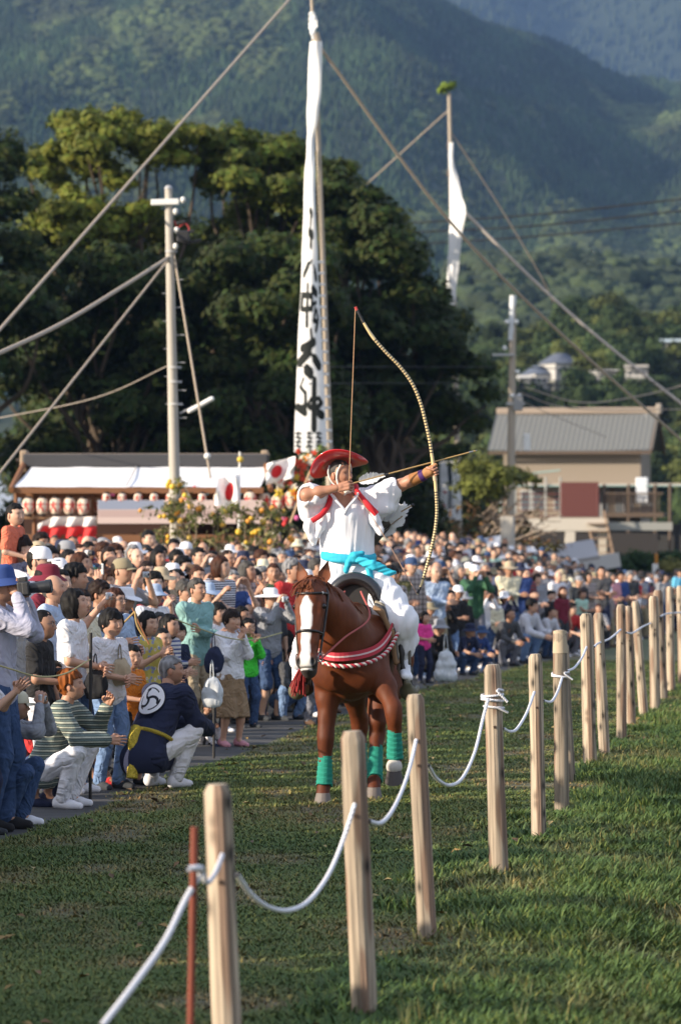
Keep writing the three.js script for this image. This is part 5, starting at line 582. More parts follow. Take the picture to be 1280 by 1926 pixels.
function skeleton(poseName, kid, lean = 0) {
  const p = POSES[poseName], hip = p.hip ? V(...p.hip) : V(0, 0.90, 0), chest = p.chest ? V(...p.chest) : V(0, 1.27, lean), up = chest.clone().sub(hip).normalize();
  const sw = 0.172 * (1 - 0.12 * kid), neck = chest.clone().addScaledVector(up, 0.115 - 0.02 * kid), hs = 1 + 0.32 * kid, tilt = p.squat ? 0.4 : 1, nd = up.clone().lerp(V(0, 1, 0.12), 0.7).normalize(), head = neck.clone().addScaledVector(nd, 0.055 + 0.083 * hs).add(V(0, 0, 0.015));
  const off = p.hip ? 0 : 0, s = {}; const J = { hip, chest, neck, head, hs, up, sw, hand: p.hand ?? 'relaxed', squat: p.squat };
  for (const [k, sg] of [['L', 1], ['R', -1]]) {
    const sh = neck.clone().add(V(sg * sw, -0.045, -0.005)), t = V(...p[k]).add(V(0, 0, p.squat ? 0 : lean)), a = ik(sh, t, 0.265, 0.24, V(sg * 0.55, -1, -0.35)); J['sh' + k] = sh; J['el' + k] = a.mid; J['wr' + k] = a.end;
    const hj = hip.clone().add(V(sg * 0.088, -0.03, 0)), f = p.feet ? V(...p.feet[sg > 0 ? 0 : 1]) : V(sg * 0.095, 0, sg * 0.03), b = ik(hj, f.clone().add(V(0, 0.085, 0)), 0.40, 0.40, p.knee ? V(p.knee.x * sg, p.knee.y, p.knee.z) : V(sg * 0.1, 0, 1)); J['hj' + k] = hj; J['kn' + k] = b.mid; J['an' + k] = b.end; J['ft' + k] = f;
  }
  return J;
}
const bodyCache = {};
// spec: pose, kid 0..1, head kind, sleeve short|long|none, bottom trousers|shorts|skirt, yaw/pitch of the head, fat
function bodySet(sp) {
  const key = JSON.stringify([sp.pose, sp.kid, sp.head, sp.sleeve, sp.bottom, sp.yaw, sp.pitch, sp.fat, sp.lo, sp.open, sp.lean, sp.loose]); if (bodyCache[key]) return bodyCache[key];
  const J = skeleton(sp.pose, sp.kid ?? 0, sp.lean ?? 0), lo = sp.lo, fat = sp.fat ?? 1, cell = lo ? 0.030 : 0.018, out = { J, parts: {} }, q = new THREE.Quaternion().setFromEuler(new THREE.Euler(-(sp.pitch ?? 0), sp.yaw ?? 0, 0, 'YXZ')), hm = new THREE.Matrix4().compose(J.head, q, V(J.hs, J.hs, J.hs)); out.hm = hm;
  const rp = (c, a) => [c.x, c.y, c.z], body = [cap(J.neck.clone().addScaledVector(J.up, -0.05), J.head.clone().add(V(0, -0.05 * J.hs, -0.02).applyQuaternion(q)), (sp.kid ?? 0) > 0.5 ? 0.048 : 0.056, (sp.kid ?? 0) > 0.5 ? 0.046 : 0.050)];
  body.push(cap(J.hip, J.chest, 0.085, 0.085), cap(J.shL, J.shR, 0.04));
  for (const k of ['L', 'R']) { body.push(cap(J['sh' + k], J['el' + k], 0.044, 0.038), cap(J['el' + k], J['wr' + k], 0.037, 0.026)); body.push(cap(J['hj' + k], J['kn' + k], 0.072, 0.052), cap(J['kn' + k], J['kn' + k].clone().lerp(J['an' + k], 0.4), 0.050, 0.050), cap(J['kn' + k].clone().lerp(J['an' + k], 0.4), J['an' + k], 0.050, 0.034), cap(J['an' + k], J['ft' + k].clone().add(V(0, 0.03, 0.10)), 0.03, 0.022)); }
  const bg = mesh(body, lo ? 0.028 : 0.016, 0.025, null, () => [1, 0.97, 0.95]), list = [bg, headGeo(sp.head, lo, sp.open).clone().applyMatrix4(hm)];
  for (const [k, sg] of [['L', 1], ['R', -1]]) { // hands continue the forearm; palms turned to each other
    const f = J['wr' + k].clone().sub(J['el' + k]).normalize(), pal = V(-sg, sp.pose === 'stand' ? 0 : -0.15, sp.pose === 'photo' || sp.pose === 'raise' ? 0.3 : -0.2); if (sp.pose === 'cross') pal.set(0, 0, -1); pal.addScaledVector(f, -pal.dot(f)).normalize(); const x = new THREE.Vector3().crossVectors(f, pal), m = new THREE.Matrix4().makeBasis(x, f, pal), hsz = 1 + 0.12 * (sp.kid ?? 0); m.setPosition(J['wr' + k].clone().addScaledVector(f, 0.012)); m.scale(V(hsz, hsz, hsz)); const g = handGeo(J.hand, lo ? 0.010 : 0.006).clone(); if (sg > 0) { g.scale(-1, 1, 1); const ix = g.index.array; for (let i = 0; i < ix.length; i += 3) { const t = ix[i]; ix[i] = ix[i + 2]; ix[i + 2] = t; } } g.applyMatrix4(m); list.push(g);
  }
  out.parts.body = mergeGeometries(list);
  // shirt
  const hemY = J.hip.clone().addScaledVector(J.up, -0.055), sl = sp.sleeve ?? 'short', sx = V(1, 0, 0), shirt = [], T = (c, dx) => c.clone().addScaledVector(sx, dx), lz = sp.loose ?? 0;
  for (const s of [-1, 1]) { shirt.push(cap(T(J.chest, s * 0.07), T(J.hip, s * 0.058), 0.100 * fat, 0.100 * fat + lz * 0.3), cap(T(J.hip, s * 0.058), T(hemY, s * 0.06), 0.102 * fat + lz * 0.3, 0.106 * fat + lz * 0.5)); }
  shirt.push(cap(J.shL.clone().add(V(-0.02, 0, 0)), J.shR.clone().add(V(0.02, 0, 0)), 0.066, 0.066), cap(J.chest.clone().add(V(0, 0.05, 0)), J.neck.clone().addScaledVector(J.up, -0.01), 0.09, 0.062)); if (sp.head === 'woman' && !sp.kid) for (const s of [-1, 1]) shirt.push(ell(T(J.chest, s * 0.06).add(V(0, -0.04, 0.075)), V(0.055, 0.05, 0.045)));
  for (const k of ['L', 'R']) { const sh = J['sh' + k], e = J['el' + k], w = J['wr' + k]; if (sl === 'long') shirt.push(cap(sh, e, 0.066 + lz * 0.25, 0.052 + lz * 0.3), cap(e, e.clone().lerp(w, 0.92), 0.053 + lz * 0.3, 0.040 + lz * 0.4)); else if (sl === 'short') shirt.push(cap(sh, sh.clone().lerp(e, 0.72), 0.066, 0.062 + lz * 0.3)); else shirt.push(cap(sh, sh.clone().lerp(e, 0.08), 0.06, 0.056)); }
  const fold = (x, y, z, d) => d + (lo ? 0.007 : 0.009) * noise3(x * 13 + y * 5, y * 8, z * 13) + (lo ? 0 : 0.007 * noise3(x * 30 + y * 6, y * 12 + x * 15, z * 30));
  const nk = J.neck.clone().addScaledVector(J.up, 0.035), uvs = (g) => { const p = g.attributes.position, a = new Float32Array(p.count * 2); for (let i = 0; i < p.count; i++) { a[i * 2] = p.getX(i) + p.getZ(i) * 0.7; a[i * 2 + 1] = p.getY(i); } g.setAttribute('uv', new THREE.BufferAttribute(a, 2)); return g; };
  out.parts.shirt = uvs(mesh(shirt, cell, 0.035, (x, y, z, d) => { d = fold(x, y, z, d); const v = (x - hemY.x) * J.up.x + (y - hemY.y) * J.up.y + (z - hemY.z) * J.up.z; return Math.max(d, -v - 0.07 - 0.01 * noise3(x * 20, 2, z * 20), 0.062 - Math.hypot(x - nk.x, y - nk.y - 0.02, z - nk.z - 0.03)); }));
  // trousers, shorts or skirt
  const bt = [], b = sp.bottom ?? 'trousers';
  for (const s of [-1, 1]) bt.push(cap(T(J.hip, s * 0.05).addScaledVector(J.up, 0.02), T(J.hip, s * 0.06).addScaledVector(J.up, -0.04), 0.095 * fat, 0.105 * fat));
  if (b === 'skirt') { const k = J.knL.clone().add(J.knR).multiplyScalar(0.5), m = J.anL.clone().add(J.anR).multiplyScalar(0.5), e = k.clone().lerp(m, 0.35); for (const s of [-1, 1]) bt.push(cap(T(J.hip, s * 0.06), T(e, s * 0.075), 0.105, 0.135)); }
  else for (const k of ['L', 'R']) { const h = J['hj' + k], n = J['kn' + k], a = J['an' + k], f = b === 'shorts' ? 0.08 : 0.98; bt.push(cap(h, n, 0.093 * fat, 0.070)); bt.push(cap(n, n.clone().lerp(a, f), 0.069, b === 'shorts' ? 0.072 : 0.058)); }
  out.parts.lower = uvs(mesh(bt, cell, 0.03, (x, y, z, d) => { d = fold(x * 1.2, y, z * 1.2, d); if (b === 'skirt' && !J.squat) d = Math.max(d, 0.36 - y) + 0.006 * Math.sin(Math.atan2(z, x) * 9) * sst(0.9, 0.5, y); return d; }));
  // shoes
  const shoe = (k) => { const f = J['ft' + k], sg = k === 'L' ? 1 : -1, y = f.y; return mesh([cap(V(f.x, y + 0.045, f.z - 0.04), V(f.x + sg * 0.012, y + 0.038, f.z + 0.07), 0.042, 0.040), cap(V(f.x + sg * 0.012, y + 0.036, f.z + 0.07), V(f.x + sg * 0.02, y + 0.030, f.z + 0.145), 0.040, 0.030), cap(V(f.x, y + 0.07, f.z - 0.03), V(f.x, y + 0.09, f.z - 0.01), 0.042, 0.040)], lo ? 0.022 : 0.012, 0.02, (x, yy, z, d) => Math.max(d, y + 0.006 - yy)); };
  out.parts.shoeL = shoe('L'); out.parts.shoeR = shoe('R');
  return bodyCache[key] = out;
}
const SKIN = [lin(0.50, 0.295, 0.20), lin(0.45, 0.255, 0.17), lin(0.54, 0.335, 0.235), lin(0.38, 0.205, 0.13), lin(0.60, 0.385, 0.28)];
const skinMats = SKIN.map((c) => new THREE.MeshPhysicalMaterial({ color: c, vertexColors: true, roughness: 0.55, sheen: 0.15, sheenColor: lin(0.9, 0.5, 0.4), sheenRoughness: 0.6 }));
const hm0 = (r, g, b) => new THREE.MeshPhysicalMaterial({ color: lin(r, g, b), vertexColors: true, roughness: 0.6, specularIntensity: 0.35 });
const hairMats = { black: hm0(0.008, 0.007, 0.007), brown: hm0(0.06, 0.022, 0.012), darkbrown: hm0(0.022, 0.011, 0.008), grey: hm0(0.26, 0.26, 0.27), salt: hm0(0.075, 0.07, 0.066), orange: hm0(0.26, 0.075, 0.015) };
// cloth prints that are flat on the fabric
const prints = {
  stripes: (a, b, n) => dataTex(16, 128, (u, v) => (Math.floor(v * n) % 2 ? a : b).map(toS), true),
  greystripe: new THREE.MeshStandardMaterial({ roughness: 0.9, map: dataTex(64, 128, (u, v) => { const k = v * 12 % 1, n = 0.8 + 0.4 * hash3(u * 64 | 0, v * 128 | 0, 2), c = k < 0.3 ? [0.42, 0.44, 0.36] : k < 0.42 ? [0.03, 0.04, 0.04] : k < 0.8 ? [0.12, 0.165, 0.155] : [0.04, 0.05, 0.05]; return c.map((x) => toS(x * n)); }, true) }),
  bwstripe: new THREE.MeshStandardMaterial({ roughness: 0.9, map: dataTex(8, 128, (u, v) => (v * 20 % 1 < 0.5 ? [0.62, 0.62, 0.66] : [0.02, 0.025, 0.05]).map(toS), true) }),
  floral: new THREE.MeshStandardMaterial({ roughness: 0.9, map: dataTex(128, 128, (u, v) => { let c = [0.50, 0.40, 0.09]; for (let i = 0; i < 26; i++) { let du = Math.abs(u - hash3(i, 1, 1)), dv = Math.abs(v - hash3(i, 2, 1)); du = Math.min(du, 1 - du); dv = Math.min(dv, 1 - dv); const r = Math.hypot(du, dv); if (r < 0.055) c = r < 0.02 ? [0.6, 0.15, 0.06] : i % 3 ? [0.13, 0.28, 0.52] : [0.6, 0.58, 0.5]; } return c.map(toS); }, true) }),
  dots: new THREE.MeshStandardMaterial({ roughness: 0.9, map: dataTex(64, 64, (u, v) => { const a = (u * 8) % 1 - 0.5, b = (v * 8 + (Math.floor(u * 8) % 2) * 0.5) % 1 - 0.5; return (Math.max(Math.abs(a), Math.abs(b)) < 0.22 ? [0.05, 0.06, 0.12] : [0.62, 0.62, 0.66]).map(toS); }, true) }),
};
prints.plaid = new THREE.MeshStandardMaterial({ roughness: 0.9, map: dataTex(128, 128, (u, v) => { const a = (u * 6) % 1 < 0.35, b = (v * 6) % 1 < 0.35, n = (a ? 0.5 : 1) * (b ? 0.5 : 1); return [0.42 * n, 0.36 * n, 0.34 * n].map(toS); }, true) }); prints.plaid.map.repeat.set(2.5, 2.5); prints.hstripe = new THREE.MeshStandardMaterial({ roughness: 0.9, map: dataTex(8, 128, (u, v) => (v * 9 % 1 < 0.4 ? [0.05, 0.07, 0.20] : [0.55, 0.53, 0.52]).map(toS), true) }); prints.hstripe.map.repeat.set(4, 2.4); prints.rstripe = new THREE.MeshStandardMaterial({ roughness: 0.9, map: dataTex(8, 128, (u, v) => (v * 7 % 1 < 0.5 ? [0.26, 0.04, 0.05] : [0.08, 0.07, 0.08]).map(toS), true) }); prints.rstripe.map.repeat.set(4, 2.4);
prints.greystripe.map.repeat.set(4, 2.2); prints.bwstripe.map.repeat.set(4, 2.2); prints.floral.map.repeat.set(3.2, 3.2); prints.dots.map.repeat.set(3, 3);
const clothBump = dataTex(256, 256, (u, v) => { const n = 0.5 + 0.55 * tile(3, u, v, 1.4, 4) + 0.14 * Math.sin((u * 3 + tile(8, u, v, 0.9, 2) * 2.2) * 6.283); return [n, n, n]; }); clothBump.repeat.set(2.2, 1.7);
const cl = (r, g, b) => new THREE.MeshStandardMaterial({ color: lin(r, g, b), roughness: 0.92, bumpMap: clothBump, bumpScale: 0.020 });
const PAL = { white: cl(0.74, 0.74, 0.78), cream: cl(0.66, 0.62, 0.46), paleblue: cl(0.36, 0.46, 0.62), blue: cl(0.03, 0.065, 0.22), navy: cl(0.014, 0.02, 0.055), black: cl(0.012, 0.012, 0.014), grey: cl(0.26, 0.27, 0.30), darkgrey: cl(0.07, 0.072, 0.08), lavender: cl(0.40, 0.40, 0.50), teal: cl(0.22, 0.40, 0.39), green: cl(0.03, 0.10, 0.05), lime: cl(0.06, 0.62, 0.05), olive: cl(0.115, 0.11, 0.045), red: cl(0.50, 0.03, 0.03), maroon: cl(0.16, 0.012, 0.03), pink: cl(0.85, 0.06, 0.33), rose: cl(0.60, 0.28, 0.33), orange: cl(0.72, 0.22, 0.02), coral: cl(0.66, 0.16, 0.09), yellow: cl(0.66, 0.50, 0.06), beige: cl(0.42, 0.34, 0.23), tan: cl(0.28, 0.185, 0.105), brown: cl(0.09, 0.05, 0.03), skyblue: cl(0.14, 0.50, 0.74), denim: cl(0.035, 0.07, 0.16), lightdenim: cl(0.15, 0.24, 0.42), greytrousers: cl(0.16, 0.165, 0.20), khaki: cl(0.26, 0.22, 0.14), charcoal: cl(0.035, 0.04, 0.048), greystripe: prints.greystripe, bwstripe: prints.bwstripe, floral: prints.floral, dots: prints.dots, plaid: prints.plaid, hstripe: prints.hstripe, rstripe: prints.rstripe, mustard: cl(0.45, 0.30, 0.05), mint: cl(0.4, 0.6, 0.5) };
function person(sp, pos, height, turn, label, group, category = 'person') {
  const set = bodySet(sp), t = thing('person', label, category, pos, group), s = height / 1.645; t.rotation.y = turn; t.scale.setScalar(s);
  part('body', set.parts.body, skinMats[sp.skin ?? 0], t); part('shirt', set.parts.shirt, PAL[sp.shirt], t); part({ skirt: 'skirt', shorts: 'shorts' }[sp.bottom] ?? 'trousers', set.parts.lower, PAL[sp.lower ?? 'denim'], t);
  const sm = PAL[sp.shoes ?? 'charcoal']; part('shoe', set.parts.shoeL, sm, t); part('shoe', set.parts.shoeR, sm, t);
  const onHead = (name, g, m) => { const o = part(name, g, m, t); o.applyMatrix4(set.hm); return o; };
  if (sp.hair) onHead('hair', hairGeo(sp.hair, sp.lo), hairMats[sp.hairc ?? 'black']); if (sp.hat) onHead('hat', hatGeo(sp.hat), PAL[sp.hatc ?? 'white']);
  if (sp.glasses) onHead('glasses', mergeGeometries([strip(new THREE.TorusGeometry(0.020, 0.0022, 6, 20).translate(0.031, 0.009, 0.088)), strip(new THREE.TorusGeometry(0.020, 0.0022, 6, 20).translate(-0.031, 0.009, 0.088)), strip(bar(V(-0.011, 0.012, 0.09), V(0.011, 0.012, 0.09), 0.002)), strip(bar(V(0.051, 0.012, 0.088), V(0.078, 0.010, 0.0), 0.002)), strip(bar(V(-0.051, 0.012, 0.088), V(-0.078, 0.010, 0), 0.002))]), M(0.05, 0.05, 0.06, 0.3));
  return { t, set, s, world: (v) => v.clone().multiplyScalar(s).applyAxisAngle(V(0, 1, 0), turn).add(pos) };
}
// ------------------------------------------------------------------ the people one can tell apart
const lineD = (px, r) => (5.76 + r) / (0.153 - (px - 640) / FPX);      // depth of a place r metres behind the edge of the path
const placed = [];
const topNorm = (set, sp) => { let y = set.J.head.y + 0.114 * set.J.hs; if (sp.hat) y += 0.012 * set.J.hs; return y; };
function put(px, top, r, sp, turn, label, opt = {}) {
  const d = opt.d ?? lineD(px, r), x = (px - 640) * d / FPX, g = ground(d) + bank(x, d), H = EYE - (top - 963) * d / FPX - g, full = { kid: 0, head: 'man', sleeve: 'short', bottom: 'trousers', yaw: 0, pitch: 0, ...sp }, set = bodySet(full), h = H / topNorm(set, full) * 1.645;
  const p = person(full, V(x, g, -d), h, px > 160 && px < 560 && turn > 0 && turn < 1.5 ? turn - 0.2 : turn, label, opt.group, opt.category); placed.push({ px, d, top, x, h: H, low: !!set.J.squat }); return p;
}
const G = { slr: null };
function gadget(kind, label, pos, turn, pitch = 0) {
  const cat = kind === 'phone' ? 'phone' : 'camera', t = thing(kind === 'phone' ? 'mobile_phone' : 'camera', label, cat, pos); t.rotation.set(-pitch, turn, 0, 'YXZ'); const cyl = (r0, r1, l, z) => new THREE.CylinderGeometry(r0, r1, l, 20).rotateX(Math.PI / 2).translate(0, 0, z);
  if (kind === 'slr') { part('camera_body', mergeGeometries([strip(rbox(0.145, 0.10, 0.07, 0.015)), strip(rbox(0.055, 0.035, 0.06, 0.01, 0, 0.062, 0)), strip(rbox(0.04, 0.09, 0.05, 0.012, -0.06, 0, 0.025))]), black, t); const l = part('lens', mergeGeometries([strip(cyl(0.036, 0.036, 0.06, 0.06)), strip(cyl(0.043, 0.038, 0.07, 0.12)), strip(cyl(0.047, 0.047, 0.035, 0.17))]), M(0.018, 0.02, 0.024, 0.35), t); part('front_glass', cyl(0.041, 0.041, 0.004, 0.189), M(0.03, 0.03, 0.06, 0.05), l); }
  else if (kind === 'compact') { part('camera_body', rbox(0.098, 0.058, 0.024, 0.008), M(0.55, 0.57, 0.60, 0.3, { metalness: 0.6 }), t); const l = part('lens', cyl(0.019, 0.022, 0.026, 0.02), M(0.4, 0.42, 0.45, 0.3), t); part('front_glass', cyl(0.013, 0.013, 0.004, 0.034), M(0.02, 0.02, 0.04, 0.1), l); part('flash_window', rbox(0.018, 0.010, 0.004, 0.002, 0.03, 0.016, 0.0125), M(0.7, 0.7, 0.7, 0.2), t); }
  else if (kind === 'video') { part('camera_body', rbox(0.065, 0.07, 0.13, 0.02), M(0.52, 0.52, 0.55, 0.35), t); const l = part('lens', cyl(0.030, 0.032, 0.06, 0.085), black, t); part('front_glass', cyl(0.022, 0.022, 0.004, 0.117), M(0.03, 0.03, 0.07, 0.08), l); part('side_screen', rbox(0.008, 0.06, 0.085, 0.003, 0.045, 0, -0.01), M(0.4, 0.4, 0.42), t); }
  else { part('phone_body', rbox(0.048, 0.10, 0.018, 0.007), whiteP, t); part('phone_screen', rbox(0.036, 0.045, 0.003, 0.001, 0, 0.02, -0.0095), M(0.05, 0.07, 0.1, 0.2), t); }
  return t;
}
const between = (p) => p.world(p.set.J.wrL.clone().lerp(p.set.J.wrR, 0.5)), atHand = (p, k, dy = 0.08) => p.world(p.set.J['wr' + k].clone().add(p.set.J['wr' + k].clone().sub(p.set.J['el' + k]).normalize().multiplyScalar(dy)));
{
  let p;
  // left end, nearest
  p = put(-6, 1062, 0.12, { pose: 'aim', hat: 'bucket', hatc: 'blue', hair: 'short', shirt: 'lavender', sleeve: 'long', lower: 'denim', shoes: 'black', skin: 3, fat: 1.08, pitch: 0.12 }, 1.42, 'man in blue bucket hat and lavender shirt aiming a long-lens camera at the left edge'); gadget('slr', 'black camera with long lens held by the man in the blue bucket hat', between(p).add(V(0.02, 0.055, 0.02)), 1.45, 0.1);
  put(96, 1082, 0.72, { pose: 'stand', hair: 'balding', hairc: 'salt', head: 'old', shirt: 'paleblue', sleeve: 'long', lower: 'greytrousers', fat: 1.06, pitch: 0.15, skin: 1 }, 1.4, 'balding elderly man in a pale blue collared shirt, seen in profile');
  put(136, 1108, 0.32, { pose: 'clasp', kid: 0.3, head: 'woman', hair: 'bob', shirt: 'white', lower: 'denim', pitch: 0.22, shoes: 'white' }, 1.32, 'girl with black bob hair and white T-shirt looking up, below the balding man');
  p = put(150, 1109, 0.62, { pose: 'raise', head: 'woman', hair: 'long', hairc: 'darkbrown', shirt: 'cream', lower: 'denim', open: 1 }, 0.85, 'smiling long-haired woman in cream top raising a small camera'); gadget('compact', 'tiny silver camera in the raised hand of the long-haired woman', atHand(p, 'R', 0.09), 1.2);
  p = put(139, 1064, 1.3, { pose: 'phone', hair: 'spiky', shirt: 'grey', sleeve: 'long', lower: 'black' }, 1.4, 'man with tousled black hair holding up a white mobile phone'); gadget('phone', 'white mobile phone held beside the tousled dark-haired man', atHand(p, 'R', 0.09).add(V(0.03, 0.03, 0)), 1.9);
  put(185, 1096, 0.95, { pose: 'clasp', head: 'old', hair: 'curly', hairc: 'darkbrown', shirt: 'darkgrey', lower: 'black', sleeve: 'long', skin: 3, open: 1 }, 1.3, 'tanned older woman with curly brown hair smiling in profile');
  put(196, 1072, 1.5, { pose: 'stand', head: 'woman', hair: 'curly', hairc: 'brown', shirt: 'beige', lower: 'black' }, 1.2, 'woman with permed brown hair above the boy in the white shirt');
  put(214, 1107, 0.42, { pose: 'bag', head: 'woman', hair: 'bob', hairc: 'brown', shirt: 'paleblue', sleeve: 'long', lower: 'greytrousers', glasses: 1, loose: 0.03, open: 1, pitch: 0.1, shoes: 'black' }, 1.12, 'brown-haired woman with glasses, pale blue shirt and grey trousers, carrying bags');
  put(206, 1145, 0.12, { pose: 'clasp', kid: 0.55, head: 'child', hair: 'bowl', shirt: 'white', lower: 'lightdenim', yaw: -0.1 }, 1.05, 'boy with straight black fringe and white shirt before the woman with glasses');
  put(246, 1213, 0.05, { pose: 'clasp', kid: 1, head: 'child', hair: 'short', shirt: 'orange', bottom: 'shorts', lower: 'black', open: 1, yaw: -0.25 }, 0.95, 'small child in a bright orange T-shirt with open mouth');
  put(276, 1150, 0.30, { pose: 'rope', kid: 0.6, head: 'child', hair: 'bob', shirt: 'floral', lower: 'khaki', sleeve: 'none' }, 1.0, 'girl in a yellow dress with blue flowers holding a toy bow');
  put(303, 1181, 0.28, { pose: 'clasp', kid: 0.9, head: 'child', hair: 'crop', shirt: 'navy', sleeve: 'long', lower: 'green' }, 0.95, 'small boy with cropped hair in dark blue top, right of the flowered dress');
  put(331, 1170, 0.5, { pose: 'clasp', kid: 0.85, head: 'child', hair: 'bowl', shirt: 'navy', lower: 'denim', skin: 2 }, 0.9, 'boy with thick black fringe in navy T-shirt above the crested happi coat');
  put(76, 1147, 0.28, { pose: 'hip', kid: 0.35, head: 'man', hair: 'crop', shirt: 'black', bottom: 'shorts', lower: 'white', glasses: 1, skin: 3, shoes: 'navy' }, 1.35, 'sunburnt boy in black T-shirt and white shorts, before the balding man');
  put(96, 1243, 0.45, { pose: 'clasp', kid: 1, head: 'child', hair: 'short', shirt: 'yellow', lower: 'navy' }, 1.35, 'small child in yellow shirt behind the boy in white shorts');
  put(107, 1258, 0.22, { pose: 'clasp', kid: 1, head: 'child', hair: 'bowl', shirt: 'darkgrey', lower: 'navy', pitch: 0.2 }, 1.2, 'small child with black fringe looking up, above the orange-haired man');
  put(112, 1263, 0.12, { pose: 'squatchin', hair: 'spiky', hairc: 'orange', shirt: 'greystripe', sleeve: 'long', lower: 'white', loose: 0.045, shoes: 'white', pitch: 0.12, skin: 1 }, 1.38, 'squatting man with dyed orange hair, grey striped jacket and white trousers');
  p = put(14, 1297, 0.12, { pose: 'squatphoto', hat: 'cap', hatc: 'cream', hair: 'short', shirt: 'grey', sleeve: 'long', lower: 'denim', shoes: 'white', skin: 1 }, 1.4, 'squatting person in cream cap photographing in the lower left corner'); gadget('compact', 'dark camera held up by the squatting person in the cream cap', between(p).add(V(0.0, 0.04, 0.02)), 1.4);
  put(-34, 1213, 0.12, { pose: 'clap', kid: 0.7, head: 'child', hair: 'short', shirt: 'white', lower: 'navy' }, 1.4, 'child at the left edge with only clapping hands reaching into the picture');
  put(152, 1332, 0.4, { pose: 'sit', hair: 'short', shirt: 'white', bottom: 'shorts', lower: 'black', shoes: 'red', skin: 3 }, 1.2, 'person in red shoes sitting behind the orange-haired man'); put(42, 1322, 0.55, { pose: 'squat', kid: 0.6, head: 'child', hair: 'short', shirt: 'red', lower: 'denim' }, 1.35, 'crouching child in red top behind the cream cap'); put(392, 1322, 0.3, { pose: 'sit', hair: 'short', shirt: 'darkgrey', lower: 'white', shoes: 'navy', skin: 1 }, 1.0, 'person in white trousers sitting just behind the festival coat');
  // man in festival coat
  p = put(298, 1236, -0.22, { pose: 'squat', head: 'old', hair: 'short', hairc: 'grey', shirt: 'navy', sleeve: 'long', lower: 'white', loose: 0.075, shoes: 'white', yaw: -0.9, open: 1, fat: 1.15, skin: 1 }, 2.42, 'grey-haired man squatting in a dark blue festival coat with white crest and yellow sash');
  {
    const J = p.set.J, up = J.up, back = V(0, up.z, -up.y).normalize(), c = J.chest.clone().addScaledVector(up, -0.055), tex = canvasTex(256, 256, (x, w, h) => { x.fillStyle = '#0a0e1c'; x.fillRect(0, 0, w, h); x.fillStyle = '#f0f0f4'; x.beginPath(); x.arc(128, 128, 120, 0, 7); x.fill(); x.strokeStyle = '#0a0e1c'; x.lineCap = 'round'; for (let k = 0; k < 3; k++) { x.save(); x.translate(128, 128); x.rotate(k * 2.094 + 0.4); x.lineWidth = 20; x.beginPath(); x.moveTo(0, 0); x.bezierCurveTo(10, -40, 60, -50, 78, -10); x.stroke(); x.lineWidth = 9; x.beginPath(); x.arc(0, 0, 88, -0.5, 0.9); x.stroke(); x.restore(); } });
    const g = new THREE.CircleGeometry(0.14, 48), q = g.attributes.position; for (let i = 0; i < q.count; i++) { const x = q.getX(i), y = q.getY(i); q.setZ(i, -x * x * 2.6 - y * y * 0.8); } g.computeVertexNormals(); g.applyMatrix4(new THREE.Matrix4().makeBasis(V(-1, 0, 0), up.clone(), back).setPosition(c.clone().addScaledVector(back, 0.166))); part('crest', g, new THREE.MeshStandardMaterial({ map: tex, roughness: 0.9, side: THREE.DoubleSide }), p.t, 'round white three-comma crest on the back');
    const skirt = mesh([cap(J.hip.clone().addScaledVector(up, 0.12), J.hip.clone().addScaledVector(up, -0.05).add(V(0, 0, -0.01)), 0.175, 0.205), cap(J.hip.clone().add(V(0, 0, 0.02)), J.hip.clone().add(V(0.02, -0.04, 0.12)), 0.19, 0.17)], 0.018, 0.03, (x, y, z, d) => Math.max(d, 0.135 - y) + 0.006 * noise3(x * 14, y * 6, z * 14)); part('coat_skirt', skirt, PAL.navy, p.t);
    const sash = new THREE.TorusGeometry(0.182, 0.017, 8, 40); sash.rotateX(Math.PI / 2); sash.scale(1.06, 1, 0.92); sash.applyQuaternion(new THREE.Quaternion().setFromUnitVectors(V(0, 1, 0), up)); const sp = J.hip.clone().addScaledVector(up, 0.13); sash.translate(sp.x, sp.y, sp.z); part('sash', sash, PAL.yellow, p.t, 'yellow sash'); const tail = tube([sp.clone().addScaledVector(back, 0.18), sp.clone().addScaledVector(back, 0.25).add(V(-0.02, -0.12, 0)), sp.clone().addScaledVector(back, 0.27).add(V(-0.04, -0.30, 0)), sp.clone().addScaledVector(back, 0.30).add(V(-0.05, -0.45, 0))], 0.045, 20, 8); part('sash_tail', tail, PAL.yellow, p.t);
  }
  put(368, 1088, 0.45, { pose: 'cross', head: 'woman', hair: 'short', hairc: 'salt', shirt: 'teal', sleeve: 'long', lower: 'beige', skin: 1, pitch: 0.05 }, 1.0, 'older woman in a pale teal sweater with arms folded');
  put(346, 1094, 1.0, { pose: 'mouth', head: 'old', hair: 'curly', hairc: 'salt', shirt: 'darkgrey', lower: 'black', open: 1 }, 1.0, 'laughing grey-haired woman just left of the teal sweater');
  put(434, 1146, 0.08, { pose: 'mouth', kid: 0.6, head: 'child', hair: 'bowl', hairc: 'darkbrown', shirt: 'white', sleeve: 'long', bottom: 'skirt', lower: 'tan', shoes: 'rose', loose: 0.02, open: 1 }, 0.85, 'girl in white sweatshirt and long brown skirt with hands at her mouth');
  put(465, 1163, 0.42, { pose: 'mouth', kid: 0.75, head: 'child', hair: 'short', shirt: 'lime', sleeve: 'long', lower: 'denim', glasses: 1, loose: 0.03 }, 0.8, 'child in a bright lime green jacket and glasses');
  put(484, 1172, 0.55, { pose: 'clasp', kid: 0.75, head: 'child', hair: 'short', hat: 'bucket', hatc: 'navy', shirt: 'bwstripe', sleeve: 'long', lower: 'denim', open: 1 }, 0.8, 'laughing child in black and white striped shirt beside the lime jacket');
